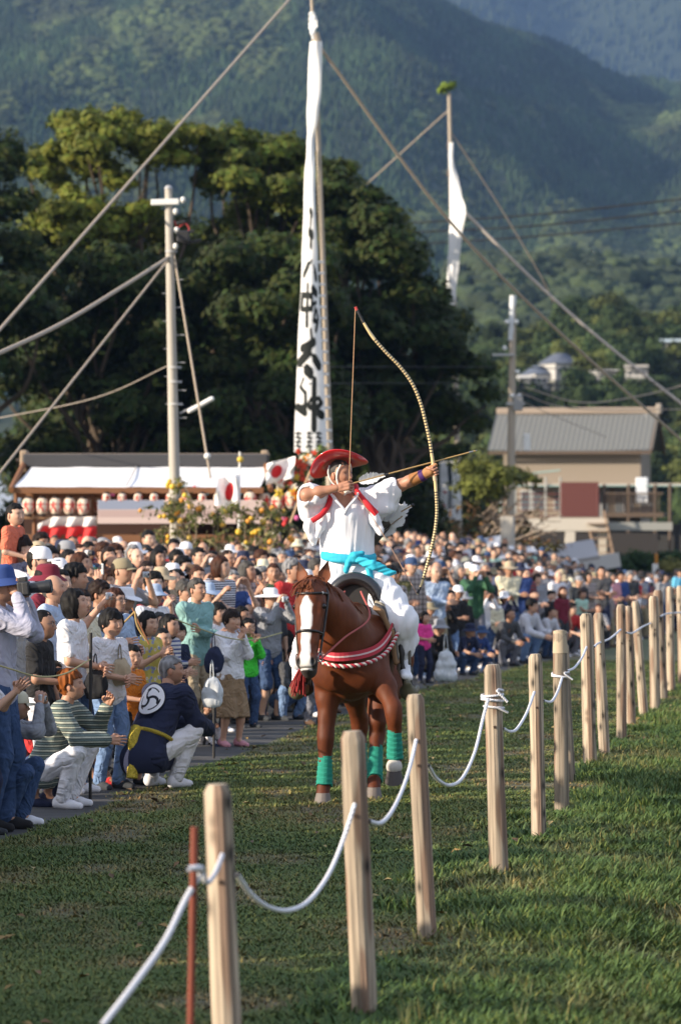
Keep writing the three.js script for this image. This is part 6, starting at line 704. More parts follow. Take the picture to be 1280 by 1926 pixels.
  p = put(506, 1104, 0.42, { pose: 'photo', kid: 0.15, head: 'woman', hair: 'short', hat: 'straw', hatc: 'white', shirt: 'grey', sleeve: 'long', bottom: 'shorts', lower: 'denim', shoes: 'charcoal', open: 1, skin: 2 }, 0.95, 'smiling woman with wide white hat, grey sweatshirt and denim shorts'); gadget('compact', 'silver compact camera held by the woman in the wide white hat', between(p).add(V(0.03, 0.04, 0.03)), 1.0);
  p = put(426, 1034, 2.0, { pose: 'photo', hair: 'crop', hairc: 'darkbrown', shirt: 'olive', lower: 'denim', skin: 1 }, 1.0, 'tall young man in olive T-shirt holding a camera, behind the girl in the skirt'); gadget('compact', 'small camera in the hands of the tall young man in olive', between(p).add(V(0.02, 0.04, 0)), 1.0);
  put(467, 1072, 1.2, { pose: 'stand', head: 'old', hair: 'short', hairc: 'salt', shirt: 'lavender', sleeve: 'long', lower: 'black', skin: 3, open: 1 }, 0.95, 'grinning tanned old man in greyish mauve jacket');
  put(529, 1058, 2.1, { pose: 'stand', head: 'woman', hair: 'bob', hat: 'bucket', hatc: 'charcoal', shirt: 'black', lower: 'denim', skin: 4, pitch: 0.08 }, 0.75, 'young woman in a dark grey bucket hat left of the horse ears');
  put(540, 1212, 0.25, { pose: 'squat', hair: 'short', hat: 'cap', hatc: 'black', shirt: 'darkgrey', sleeve: 'long', lower: 'lightdenim', skin: 3 }, 0.9, 'squatting man in black cap and light jeans left of the horse');
  put(578, 1222, 0.35, { pose: 'sit', hair: 'short', shirt: 'darkgrey', bottom: 'shorts', lower: 'khaki', skin: 3 }, 0.8, 'man in shorts sitting on the ground beside the horse leg');
  put(287, 1098, 1.05, { pose: 'stand', head: 'old', hair: 'short', hairc: 'salt', hat: 'bucket', hatc: 'paleblue', shirt: 'white', sleeve: 'long', lower: 'black', glasses: 1, skin: 3, pitch: 0.1 }, 1.0, 'elderly woman in pale blue sun hat and glasses');
  put(300, 1067, 1.6, { pose: 'stand', head: 'old', hair: 'short', hairc: 'grey', hat: 'brim', hatc: 'beige', shirt: 'beige', sleeve: 'long', lower: 'black' }, 1.0, 'man in beige brimmed hat directly behind the pale blue sun hat');
  put(322, 1060, 1.95, { pose: 'stand', head: 'old', hair: 'short', hat: 'brim', hatc: 'white', shirt: 'green', sleeve: 'long', lower: 'black', skin: 3, open: 1 }, 0.95, 'laughing tanned man in off-white brimmed hat and dark green top');
  put(246, 1066, 1.55, { pose: 'stand', kid: 0.5, head: 'child', hair: 'crop', shirt: 'red', lower: 'grey', yaw: 0.2 }, 1.25, 'crop-haired boy in red-collared top held up above the white-hatted woman');
  put(232, 1105, 0.95, { pose: 'stand', head: 'woman', hair: 'short', hat: 'brim', hatc: 'white', shirt: 'navy', lower: 'black' }, 1.3, 'woman in white sun hat and navy top beneath the held-up boy');
  put(359, 1062, 1.75, { pose: 'stand', head: 'woman', hair: 'bob', hat: 'brim', hatc: 'brown', shirt: 'brown', lower: 'black' }, 1.1, 'woman in a wide dark brown hat behind the teal sweater');
  p = put(372, 1030, 2.5, { pose: 'photo', hair: 'short', shirt: 'grey', lower: 'black', skin: 2 }, 0.85, 'man filming with a silver video camera over the brown hat'); gadget('video', 'silver video camera of the man behind the brown hat', between(p).add(V(0.02, 0.03, 0.04)), 0.85);
  put(388, 1096, 0.95, { pose: 'raise', head: 'woman', hair: 'short', hat: 'brim', hatc: 'paleblue', shirt: 'white', lower: 'black', open: 1 }, 0.95, 'woman shading her face under a pale hat, right of the teal sweater');
  const man = put(34, 1012, 1.8, { pose: 'carry', hair: 'spiky', hairc: 'darkbrown', shirt: 'white', lower: 'denim', skin: 2 }, 1.25, 'man with dark brown hair carrying a girl on his shoulders');
  { const d = lineD(34, 1.8), x = man.t.position.x, sp = { pose: 'perch', kid: 0.85, head: 'child', sleeve: 'short', bottom: 'trousers', yaw: -0.35, pitch: 0, hair: 'pony', shirt: 'coral', lower: 'navy', skin: 2 }, hy = EYE - (1066 - 963) * d / FPX; const g = person(sp, V(x - 0.05, hy - 0.02, -d + 0.05), 1.16, 1.15, 'girl in coral T-shirt with a ponytail sitting on a man\'s shoulders'); part('hair_tie', new THREE.TorusGeometry(0.022, 0.012, 8, 16).applyMatrix4(g.set.hm.clone().multiply(new THREE.Matrix4().makeTranslation(0.025, 0.0, -0.10))), PAL.skyblue, g.t); placed.push({ px: 34, d, top: 946, x: x - 0.05, h: 0.7, low: true }); }
  put(70, 1026, 1.5, { pose: 'stand', head: 'old', hair: 'short', hat: 'cap', hatc: 'white', shirt: 'white', lower: 'grey', skin: 2 }, 1.15, 'man in a bright white cap right of the carried girl');
  put(84, 1060, 1.05, { pose: 'stand', head: 'woman', hair: 'short', hat: 'bucket', hatc: 'maroon', shirt: 'maroon', lower: 'black' }, 1.35, 'person in a wine-red sun hat behind the balding man');
  p = put(122, 1015, 3.2, { pose: 'photo', hair: 'short', hat: 'cap', hatc: 'grey', shirt: 'grey', lower: 'black' }, 1.0, 'man holding a white camera high, right of the white cap'); gadget('video', 'whitish camera held high behind the white cap', between(p).add(V(0.03, 0.05, 0.03)), 0.9);
  // right of the rider
  put(797, 1150, 0.15, { pose: 'clasp', kid: 1, head: 'child', hair: 'bob', shirt: 'pink', lower: 'navy' }, 0.6, 'small girl in a hot pink top right of the rider\'s leg');
  put(816, 1163, 0.12, { pose: 'squat', kid: 0.5, head: 'child', hair: 'short', hat: 'bucket', hatc: 'grey', shirt: 'black', sleeve: 'long', lower: 'black' }, 0.6, 'crouching child in pale bucket hat and black jacket beside the pink top');
  put(846, 1110, 0.4, { pose: 'cross', kid: 0.4, head: 'man', hair: 'short', shirt: 'black', lower: 'lightdenim', skin: 1 }, 0.55, 'boy in black T-shirt and blue jeans with folded arms');
  put(831, 1098, 0.9, { pose: 'clasp', head: 'woman', hair: 'short', hairc: 'darkbrown', shirt: 'olive', sleeve: 'long', lower: 'denim', skin: 4 }, 0.7, 'woman in olive jacket with a sunlit face, behind the boy in black');
  put(874, 1172, 0.1, { pose: 'squat', kid: 0.6, head: 'child', hair: 'short', hat: 'bucket', hatc: 'navy', shirt: 'navy', lower: 'denim' }, 0.7, 'crouching child in navy hat, left one of two by the plastic bag'); put(896, 1176, 0.05, { pose: 'squat', kid: 0.6, head: 'child', hair: 'short', hat: 'bucket', hatc: 'denim', shirt: 'blue', sleeve: 'long', lower: 'denim' }, 0.8, 'crouching child in blue jacket and jeans, right one of two by the plastic bag');
  put(879, 1057, 1.5, { pose: 'cross', hair: 'short', hat: 'cap', hatc: 'white', shirt: 'lavender', lower: 'beige', skin: 2 }, 0.7, 'man in white cap with folded arms above the two crouching children');
  put(948, 1145, 0.15, { pose: 'squat', hair: 'crop', shirt: 'darkgrey', sleeve: 'long', lower: 'greytrousers', skin: 3 }, 0.7, 'crop-haired man in grey crouching left of the dotted coats');
  put(985, 1128, 0.05, { pose: 'squat', hair: 'curly', shirt: 'dots', sleeve: 'long', lower: 'lightdenim', loose: 0.03 }, 1.0, 'crouching person in dotted white coat, left one of the pair'); put(1024, 1142, 0.05, { pose: 'squat', hair: 'short', shirt: 'dots', sleeve: 'long', lower: 'denim', loose: 0.03 }, 1.0, 'crouching person in dotted white coat, right one of the pair');
  put(826, 1009, 4.3, { pose: 'stand', head: 'old', hair: 'short', hairc: 'salt', shirt: 'white', lower: 'black', skin: 2 }, 0.6, 'grey-haired man in white standing above the others behind the bow');
  put(770, 1042, 2.6, { pose: 'stand', hair: 'short', hat: 'cap', hatc: 'white', shirt: 'darkgrey', lower: 'black' }, 0.7, 'man in white cap just right of the blue sash tail');
  put(468, 993, 7.2, { pose: 'stand', kid: 0.4, head: 'child', hair: 'crop', shirt: 'skyblue', lower: 'denim', skin: 2, open: 1 }, 0.6, 'smiling crop-haired boy in pale blue before the float lanterns'); put(505, 975, 8.5, { pose: 'stand', head: 'old', hair: 'short', shirt: 'white', lower: 'black', skin: 3 }, 0.6, 'man in white shirt below the pale lantern at the float end'); put(553, 990, 7.0, { pose: 'stand', hair: 'short', shirt: 'skyblue', lower: 'denim' }, -0.6, 'person in bright turquoise shirt turned away left of the archer');
  put(278, 998, 5.2, { pose: 'stand', kid: 0.3, head: 'child', hair: 'short', shirt: 'white', lower: 'denim', skin: 4 }, 0.8, 'boy in white standing taller than the crowd under the pale screen'); put(348, 1018, 3.8, { pose: 'stand', head: 'old', hair: 'balding', hat: 'backcap', hatc: 'white', shirt: 'white', lower: 'black', skin: 2 }, 0.8, 'man with a white cap turned backwards in front of the citrus tree');
}
// bags, toy bow, stakes, cord that keeps the crowd back
{
  const bag = (px, py, d, w, h, m, label, cat = 'bag') => { const c = at(px, py, d), t = thing(cat === 'bag' ? 'shoulder_bag' : 'plastic_bag', label, cat, c); part('bag_body', mesh([cap(V(-w * 0.22, -h * 0.30, 0), V(w * 0.22, -h * 0.32, 0), h * 0.20, h * 0.20), cap(V(-w * 0.24, 0, 0), V(w * 0.24, 0, 0), h * 0.15, h * 0.15), cap(V(-w * 0.15, h * 0.28, 0), V(w * 0.15, h * 0.26, 0), h * 0.10, h * 0.08), cap(V(0, h * 0.25, 0), V(w * 0.05, h * 0.45, 0), w * 0.16, w * 0.05)], 0.014, 0.07, (x, y, z, dd) => dd + 0.012 * noise3(x * 22, y * 10, z * 22) + 0.007 * noise3(x * 60, y * 22, z * 60)), m, t); part('strap', tube([V(-w * 0.1, h * 0.3, 0.02), V(-w * 0.05, h * 0.85, 0.0), V(w * 0.0, h * 0.95, 0.0), V(w * 0.1, h * 0.3, 0.02)], 0.005, 20, 6), m, t); };
  bag(180, 1285, 26.3, 0.19, 0.24, PAL.black, 'black bag with straps at the side of the woman in grey trousers'); bag(226, 1262, 26.7, 0.15, 0.22, PAL.beige, 'beige cloth bag hanging before the woman in grey trousers'); bag(402, 1240, 29.7, 0.16, 0.24, PAL.navy, 'navy bag on the arm of the woman in teal');
  const poly = new THREE.MeshPhysicalMaterial({ color: lin(0.72, 0.76, 0.80), roughness: 0.35, transmission: 0.35, thickness: 0 }); bag(399, 1300, 29.6, 0.17, 0.28, poly, 'translucent shopping bag below the navy bag', 'plastic bag'); bag(838, 1250, 44.0, 0.30, 0.42, poly, 'white translucent plastic bag standing on the path edge', 'plastic bag');
  const stake = (px, y0, y1, r, label) => { const d = lineD(px, r), b = onGround(px, d); solo('iron_stake', bar(b, at(px + 1, y0, d), 0.012, 0.012, 8), M(0.02, 0.018, 0.018, 0.6), label, 'stake'); }; stake(170, 1190, 0, -0.02, 'thin black iron stake before the woman with bags'); stake(402, 1240, 0, -0.05, 'thin dark stake right of the festival coat'); 
  const cord = (l, label) => solo('barrier_cord', tube(l.map(([x, y, r]) => at(x, y, lineD(x, r))), 0.006, 40, 6), M(0.42, 0.38, 0.18, 0.8), label, 'cord'); cord([[-20, 1246, -0.06], [20, 1258, -0.06], [70, 1272, -0.06], [120, 1268, -0.05], [170, 1240, -0.02]], 'thin yellowish cord before the crowd at the left edge'); cord([[330, 1165, 0.1], [380, 1184, -0.05], [430, 1200, -0.08], [475, 1203, -0.05], [530, 1190, 0.05]], 'thin yellowish cord before the woman in teal and the children');
  solo('toy_bow', mergeGeometries([strip(tube([at(195, 1205, 27.2), at(222, 1182, 27.1), at(254, 1150, 27)], 0.008, 12, 6)), strip(tube([at(254, 1150, 27), at(258, 1175, 27), at(275, 1205, 27)], 0.009, 12, 6))]), M(0.35, 0.24, 0.09), 'little toy bow and stick held by the girl in the flowered dress', 'toy'); solo('toy_bow_stick', tube([at(249, 1143, 27.05), at(256, 1160, 27.05), at(281, 1212, 27.05)], 0.007, 10, 6), M(0.3, 0.12, 0.05), 'thin brown stick in the hand of the flowered-dress girl', 'stick');
}
// ------------------------------------------------------------------ the rest of the crowd: everyone who shows; the smallest, with unseen people who cast shade, as one mass
{
  rnd = mulberry(2024);
  const HA = [['short', null], ['short', null], ['crop', null], ['bob', null], ['long', null], ['curly', null], ['bowl', null], ['balding', null], ['short', 'cap'], ['short', 'cap'], ['bob', 'bucket'], ['short', 'brim'], ['bob', 'brim'], ['spiky', null]];
  const SH = ['white', 'white', 'white', 'cream', 'paleblue', 'blue', 'navy', 'navy', 'black', 'black', 'black', 'grey', 'darkgrey', 'darkgrey', 'lavender', 'green', 'olive', 'maroon', 'rose', 'beige', 'brown', 'skyblue', 'charcoal', 'red', 'mint', 'charcoal', 'navy', 'grey', 'plaid', 'plaid', 'hstripe', 'hstripe', 'rstripe', 'bwstripe'];
  const HC = ['white', 'white', 'white', 'cream', 'navy', 'black', 'grey', 'beige', 'khaki', 'denim'], HR = ['black', 'black', 'black', 'black', 'darkbrown', 'brown', 'salt', 'grey'];
  const W = 640, Hh = 963, occ = new Uint8Array(W * Hh), fill = (x0, y0, x1, y1) => { for (let y = Math.max(0, y0 | 0); y < Math.min(Hh, y1 | 0); y++) for (let x = Math.max(0, x0 | 0); x < Math.min(W, x1 | 0); x++) occ[y * W + x] = 1; }, count = (x0, y0, x1, y1) => { let n = 0; for (let y = Math.max(0, y0 | 0); y < Math.min(Hh, y1 | 0); y++) for (let x = Math.max(0, x0 | 0); x < Math.min(W, x1 | 0); x++) n += !occ[y * W + x]; return n; };
  const cand = [];
  for (let k = 0; k < 17; k++) for (let d = 23.5; d < 120; d += 0.50 + 0.006 * d) {
    const dd = d + R(-0.2, 0.2), r = 0.15 + k * 0.56 + R(-0.16, 0.16), x = edgeX(dd) - r * 1.0, px = 640 + x * FPX / dd; if (px < -30 || px > 1310) continue; if (px < 140 && r < 0.6) continue; if (px < 570 && r < 0.3) continue; if (px > 770 && px < 1050 && r < 0.3) continue; if (placed.some((p) => Math.hypot(p.x - x, (p.d - dd) * 0.8) < 0.33)) continue; if (k > 10 && rnd() < 0.3) continue;
    const kid = rnd() < (px < 570 && r < 1.1 ? 0.75 : k < 2 ? 0.45 : 0.10), seat = k === 0 && dd > 38 && rnd() < 0.45, h = kid ? R(1.05, 1.35) : R(1.5, 1.72); cand.push({ x, d: dd, r, k, px, kid, seat, h, y: ground(dd) + bank(x, dd) });
  }
  placed.forEach((p) => cand.push({ fixed: p, d: p.d, px: p.px })); cand.sort((a, b) => a.d - b.d); const seen = []; let horse = false;
  for (const c of cand) {
    if (!horse && c.d > 26.5) { horse = true; fill(296, 530, 352, 650); }
    const s = FPX / c.d / 2; if (c.fixed) { const t = c.fixed.top / 2, q = c.px / 2; fill(q - 0.11 * s, t, q + 0.11 * s, t + 0.26 * s); if (!c.fixed.low) fill(q - 0.2 * s, t + 0.27 * s, q + 0.2 * s, t + c.fixed.h * s); else fill(q - 0.2 * s, t + 0.26 * s, q + 0.2 * s, t + 0.6 * s); continue; }
    const hh = c.seat ? c.h * 0.62 : c.h, q = c.px / 2, t = (963 + (EYE - c.y - hh) * FPX / c.d) / 2, n = count(q - 0.10 * s, t, q + 0.10 * s, t + 0.24 * s), body = count(q - 0.19 * s, t + 0.25 * s, q + 0.19 * s, t + hh * s); fill(q - 0.10 * s, t, q + 0.10 * s, t + 0.24 * s); fill(q - 0.19 * s, t + 0.26 * s, q + 0.19 * s, t + hh * s); c.vis = n + body * 0.5; c.top = t * 2; c.hh = hh; c.full = n / Math.max(1, 0.2 * s * 0.24 * s); if (n >= 9 || body > 30) seen.push(c);
  }
  seen.sort((a, b) => b.vis - a.vis);
  const most = 300 - placed.length - 4, used = new Set(), mass = [];
  const zone = (c) => c.px < 110 ? 'below the carried girl' : c.px < 220 ? 'below the row of lanterns' : c.px < 330 ? 'below the pale screen' : c.px < 440 ? 'before the citrus tree' : c.px < 560 ? 'below the flags' : c.px < 690 ? 'behind the rider' : c.px < 780 ? 'beside the rider' : c.px < 860 ? 'beyond the lower bow' : c.px < 930 ? 'below the green tree' : c.px < 1000 ? 'below the concrete post' : c.px < 1060 ? 'beside the carport column' : c.px < 1110 ? 'below the carport' : c.px < 1170 ? 'below the hedge' : 'at far right end';
  const rowName = (c) => c.r < 0.7 ? 'front row' : c.r < 2 ? 'near rows' : c.r < 4.5 ? 'middle rows' : 'back rows';
  const hairName = { short: 'short', crop: 'cropped', bob: 'bobbed', long: 'long', curly: 'curly', bowl: 'fringed', balding: 'receding', spiky: 'tousled' }, hatName = { cap: 'cap', bucket: 'bucket hat', brim: 'brimmed hat' };
  seen.forEach((c, i) => {
    const turn = lerp(1.15, 0.45, sst(25, 46, c.d)) + R(-0.28, 0.28);
    if (i >= most || c.d > 100) { mass.push({ ...c, turn }); return; }
    let hair, hat, shirt, hc, hr, label, tries = 0; do { [hair, hat] = pick(HA); shirt = pick(SH); hc = pick(HC); hr = pick(HR); const who = c.kid ? 'child' : 'person'; label = (hat ? `${who} in ${hc === 'denim' ? 'blue' : hc} ${hatName[hat]}` : `${who} with ${hr === 'salt' ? 'greying' : hr === 'darkbrown' ? 'dark brown' : hr} ${hairName[hair]} hair`) + `, ${shirt === 'skyblue' ? 'turquoise' : shirt === 'paleblue' ? 'pale blue' : shirt === 'darkgrey' ? 'dark grey' : shirt === 'plaid' ? 'checked' : shirt === 'hstripe' ? 'blue-striped' : shirt === 'rstripe' ? 'red-striped' : shirt === 'bwstripe' ? 'black-and-white striped' : shirt} top, ${rowName(c)} ${zone(c)}`; } while (used.has(label) && tries++ < 60); used.add(label);
    const woman = ['bob', 'long', 'curly'].includes(hair), pose = c.seat ? 'squat' : pick(c.d < 60 ? ['stand', 'clasp', 'cross', 'photo', 'stand', 'mouth'] : ['stand', 'clasp', 'cross']), sp = { pose, kid: c.kid ? 0.7 : 0, head: c.kid ? 'child' : woman ? 'woman' : rnd() < 0.35 ? 'old' : 'man', sleeve: c.k % 2 ? 'long' : 'short', bottom: 'trousers', yaw: [-0.2, 0, 0.2][i % 3], pitch: 0.08, lo: true, open: 0 };
    const set = bodySet(sp), p = person({ ...sp, hair, hairc: hat ? pick(['black', 'darkbrown', 'salt']) : hr, hat, hatc: hc, shirt, lower: pick(['denim', 'black', 'greytrousers', 'khaki', 'navy', 'charcoal']), shoes: pick(['charcoal', 'white', 'brown']), skin: Math.floor(R(0, 5)) }, V(c.x, c.y, -c.d), c.hh / topNorm(set, sp) * 1.645, turn, label, 'spectators standing and crouching along the track');
    if (pose === 'photo' && c.full > 0.6 && c.d < 48) gadget('compact', `small camera held by the ${label}`.split(' ').slice(0, 15).join(' '), between(p).add(V(0.03, 0.04, 0.02)), turn);
  });
  // people out of the frame on the near left, who keep the track in shade, join the mass
  for (let k = 0; k < 7; k++) for (let d = 8; d < 24; d += 0.52) { const x = edgeX(d) - 0.2 - k * 0.6 + R(-0.1, 0.1), px = 640 + x * FPX / d; if (px > -60) continue; mass.push({ x, d: d + R(-0.15, 0.15), y: 0, hh: rnd() < 0.25 ? R(1.1, 1.35) : R(1.5, 1.72), turn: 1.35 + R(-0.2, 0.2) }); }
  const crowd = new THREE.Group(); crowd.name = 'crowd'; crowd.userData.kind = 'stuff'; crowd.userData.label = 'farthest spectators, and unseen near-left ones out of frame that shade the track'; scene.add(crowd);
  const white = new THREE.MeshStandardMaterial({ roughness: 0.92 }), skinW = new THREE.MeshStandardMaterial({ vertexColors: true, roughness: 0.6 }), hairW = new THREE.MeshStandardMaterial({ vertexColors: true, roughness: 0.6 });
  ['stand', 'clasp'].forEach((pose, v) => {
    const list = mass.filter((_, i) => i % 2 === v), set = bodySet({ pose, kid: 0, head: v ? 'woman' : 'man', sleeve: 'short', bottom: 'trousers', yaw: 0, pitch: 0.06, lo: true }), hg = hairGeo(v ? 'bob' : 'short', true).clone().applyMatrix4(set.hm), cg = hatGeo(v ? 'brim' : 'cap').clone().applyMatrix4(set.hm), mk = (name, g, m, col, f = () => true) => { const l = list.filter(f), im = new THREE.InstancedMesh(g, m, l.length), q = new THREE.Matrix4(), e = new THREE.Quaternion(); l.forEach((c, i) => { const s = c.hh / 1.64; q.compose(V(c.x, c.y, -c.d), e.setFromAxisAngle(V(0, 1, 0), c.turn), V(s, s, s)); im.setMatrixAt(i, q); im.setColorAt(i, col(c)); }); im.name = name; im.userData.kind = 'stuff'; im.castShadow = im.receiveShadow = true; crowd.add(im); };
    list.forEach((c, i) => { c.hat = hash3(i, v, 5) < 0.24; c.sk = SKIN[i % 5]; c.sh = PAL[pick(SH)].color; c.tr = PAL[pick(['denim', 'black', 'navy', 'khaki', 'greytrousers'])].color; });
    mk('body', set.parts.body, skinW, (c) => c.sk); mk('shirt', set.parts.shirt, white, (c) => c.sh); mk('trousers', set.parts.lower, white, (c) => c.tr); mk('hair', hg, hairW, () => pick([lin(0.01, 0.009, 0.009), lin(0.01, 0.009, 0.009), lin(0.03, 0.014, 0.01), lin(0.1, 0.095, 0.09)])); mk('hat', cg, white, () => PAL[pick(HC)].color, (c) => c.hat);
  });
  console.log('placed', placed.length, 'candidates', cand.length, 'seen', seen.length, 'mass', mass.length);
}
// ------------------------------------------------------------------ chestnut horse
const HORSE = V(0.105, 0, -25.75), HYAW = -0.13;                        // under the withers; it faces the camera, nose a little to the left
{
  rnd = mulberry(404);
  const t = thing('horse', 'chestnut horse with a broad white blaze trotting towards the camera with its rider', 'horse', HORSE.clone()); t.rotation.y = HYAW;
  const chest = [0.125, 0.031, 0.0085];
  const coat = (x, y, z) => { const n = 0.88 + 0.26 * noise3(x * 5, y * 4, z * 4) + 0.14 * noise3(x * 90, y * 22, z * 50), leg = sst(0.75, 0.2, y) * 0.25; return [chest[0] * n * (1 - leg), chest[1] * n * (1 - leg * 1.2), chest[2] * n * (1 - leg)]; };
  const poll = V(-0.185, 1.615, 0.98), P = [];
  P.push(ell(V(0, 1.08, -0.34), V(0.262, 0.325, 0.66)), ell(V(0, 1.07, 0.20), V(0.222, 0.32, 0.36)), cap(V(0, 1.38, 0.04), V(0, 1.30, -0.55), 0.10, 0.13), ell(V(0, 1.17, -0.92), V(0.275, 0.31, 0.40)), cap(V(0, 1.36, -0.75), V(0, 1.22, -1.15), 0.12, 0.10));
  for (const s of [-1, 1]) P.push(cap(V(s * 0.15, 1.26, 0.06), V(s * 0.165, 0.96, 0.34), 0.13, 0.115), ell(V(s * 0.10, 0.99, 0.43), V(0.118, 0.16, 0.11)), cap(V(s * 0.16, 1.0, -0.85), V(s * 0.17, 0.80, -0.72), 0.19, 0.12));
  P.push(cap(V(0, 1.16, 0.26), V(-0.07, 1.36, 0.62), 0.225, 0.165, 0.09), cap(V(-0.07, 1.36, 0.62), V(-0.165, 1.53, 0.93), 0.160, 0.105, 0.07), cap(V(0, 1.36, 0.10), V(-0.08, 1.52, 0.60), 0.08, 0.070, 0.09), cap(V(-0.08, 1.52, 0.60), V(-0.18, 1.63, 0.92), 0.068, 0.062, 0.08), cap(V(0, 1.0, 0.42), V(-0.09, 1.22, 0.66), 0.12, 0.10, 0.09));
  const leg = (pts, rs) => { for (let i = 1; i < pts.length; i++) P.push(cap(pts[i - 1], pts[i], rs[i - 1], rs[i], 0.045)); };
  const LEGS = [];
  // right fore, planted (image left); left fore, lifted; left hind under the body; right hind trailing
  const RF = [V(-0.155, 0.98, 0.24), V(-0.165, 0.78, 0.27), V(-0.172, 0.52, 0.315), V(-0.175, 0.44, 0.315), V(-0.182, 0.155, 0.305), V(-0.188, 0.075, 0.345)], LF = [V(0.175, 0.98, 0.26), V(0.265, 0.87, 0.36), V(0.345, 0.72, 0.46), V(0.348, 0.65, 0.46), V(0.345, 0.365, 0.36), V(0.342, 0.285, 0.375)], LH = [V(0.16, 0.95, -0.76), V(0.14, 0.78, -0.60), V(0.11, 0.56, -0.50), V(0.105, 0.46, -0.53), V(0.115, 0.15, -0.28), V(0.118, 0.075, -0.225)], RH = [V(-0.16, 0.95, -0.82), V(-0.13, 0.80, -0.85), V(-0.10, 0.56, -1.06), V(-0.10, 0.48, -1.10), V(-0.10, 0.16, -1.16), V(-0.10, 0.085, -1.13)];
  leg(RF, [0.118, 0.084, 0.052, 0.048, 0.038, 0.042]); P.push(ell(RF[2].clone().add(V(0, -0.03, 0.012)), V(0.058, 0.062, 0.056), null, 0.02)); leg(LF, [0.118, 0.086, 0.054, 0.050, 0.038, 0.042]); P.push(ell(LF[2].clone().add(V(0, -0.03, 0.012)), V(0.058, 0.062, 0.056), null, 0.02)); leg(LH, [0.15, 0.105, 0.056, 0.052, 0.039, 0.042]); leg(RH, [0.15, 0.11, 0.060, 0.058, 0.042, 0.042]);
  for (const L of [RF, LF, LH, RH]) { P.push(cap(L[3], L[4], 0.040, 0.038, 0.03), cap(L[4], L[5], 0.042, 0.046, 0.03)); }
  // head, in its own finer grid: poll at the origin, nose along -y, forehead facing +z
  const hp = [ell(V(0, -0.085, -0.005), V(0.098, 0.115, 0.115)), cap(V(0, -0.12, 0.03), V(0, -0.47, 0.045), 0.080, 0.054, 0.05), cap(V(0, -0.14, -0.02), V(0, -0.42, 0.0), 0.080, 0.056, 0.05), ell(V(0, -0.535, 0.022), V(0.068, 0.082, 0.072)), ell(V(0, -0.585, -0.028), V(0.046, 0.045, 0.045)), cap(V(0, -0.40, -0.035), V(0, -0.58, -0.035), 0.045, 0.035, 0.04)];
  for (const s of [-1, 1]) hp.push(ell(V(s * 0.046, -0.225, -0.085), V(0.040, 0.125, 0.092)), ell(V(s * 0.082, -0.155, 0.040), V(0.026, 0.040, 0.030)), cap(V(s * 0.070, -0.21, 0.04), V(s * 0.048, -0.40, 0.05), 0.020, 0.014, 0.03), ell(V(s * 0.046, -0.535, 0.058), V(0.026, 0.034, 0.026)));
  for (const s of [-1, 1]) { hp.push({ ...ell(V(s * 0.052, -0.548, 0.088), V(0.013, 0.024, 0.020), null, 0.012), sub: 1 }); hp.push({ ...ell(V(s * 0.110, -0.155, 0.050), V(0.016, 0.019, 0.020), null, 0.012), sub: 1 }); }
  hp.push({ ...ell(V(0, -0.585, 0.055), V(0.06, 0.004, 0.06), null, 0.008), sub: 1 });
  const headCol = (x, y, z) => {
    const n = 0.9 + 0.2 * noise3(x * 60, y * 30, z * 60); let c = chest.map((v) => v * n * 1.1); const u = -y, wv = 0.006 * noise3(3, y * 34, 1), half = u < 0.10 ? 0.0 : u < 0.16 ? lerp(0.010, 0.043, (u - 0.10) / 0.06) : u < 0.30 ? lerp(0.043, 0.036, (u - 0.16) / 0.14) : u < 0.46 ? lerp(0.036, 0.030, (u - 0.3) / 0.16) : lerp(0.030, 0.040, (u - 0.46) / 0.1);
    const k = sst(half + 0.005, half - 0.004, Math.abs(x + 0.004 + wv)) * sst(0.015, 0.04, z) * (u < 0.60 ? 1 : 0); c = c.map((v, i) => lerp(v, [0.78, 0.76, 0.74][i], k)); const mz = sst(0.49, 0.54, u) * (1 - k * 0.8); c = c.map((v, i) => lerp(v, [0.055, 0.043, 0.042][i], mz)); const nn = Math.exp(-(Math.pow((Math.abs(x) - 0.05) / 0.017, 2) + Math.pow((y + 0.548) / 0.026, 2))) * sst(0.03, 0.06, z); c = c.map((v) => lerp(v, 0.012, clamp(nn * 1.2, 0, 1)));
    const e = Math.exp(-(Math.pow((Math.abs(x) - 0.098) / 0.02, 2) + Math.pow((y + 0.155) / 0.026, 2) + Math.pow((z - 0.05) / 0.03, 2))); return c.map((v) => v * (1 - 0.75 * e));
  };
  const hq = new THREE.Quaternion().setFromEuler(new THREE.Euler(-0.30, -0.10, 0.03, 'YXZ')), hm = new THREE.Matrix4().compose(poll, hq, V(1.06, 1.06, 1.06)), headG = mesh(hp, 0.0085, 0.035, null, headCol).applyMatrix4(hm), pt = (x, y, z) => V(x, y, z).applyMatrix4(hm);
  const bodyG = mesh(P, 0.0165, 0.05, (x, y, z, d) => d + 0.006 * noise3(x * 8, y * 7, z * 8) + 0.003 * noise3(x * 19, y * 13, z * 19), coat); const hair = new THREE.MeshPhysicalMaterial({ vertexColors: true, roughness: 0.62, specularIntensity: 0.6, sheen: 0.12, sheenColor: lin(0.5, 0.22, 0.08), sheenRoughness: 0.5 });
  part('body', mergeGeometries([bodyG, headG]), hair, t);
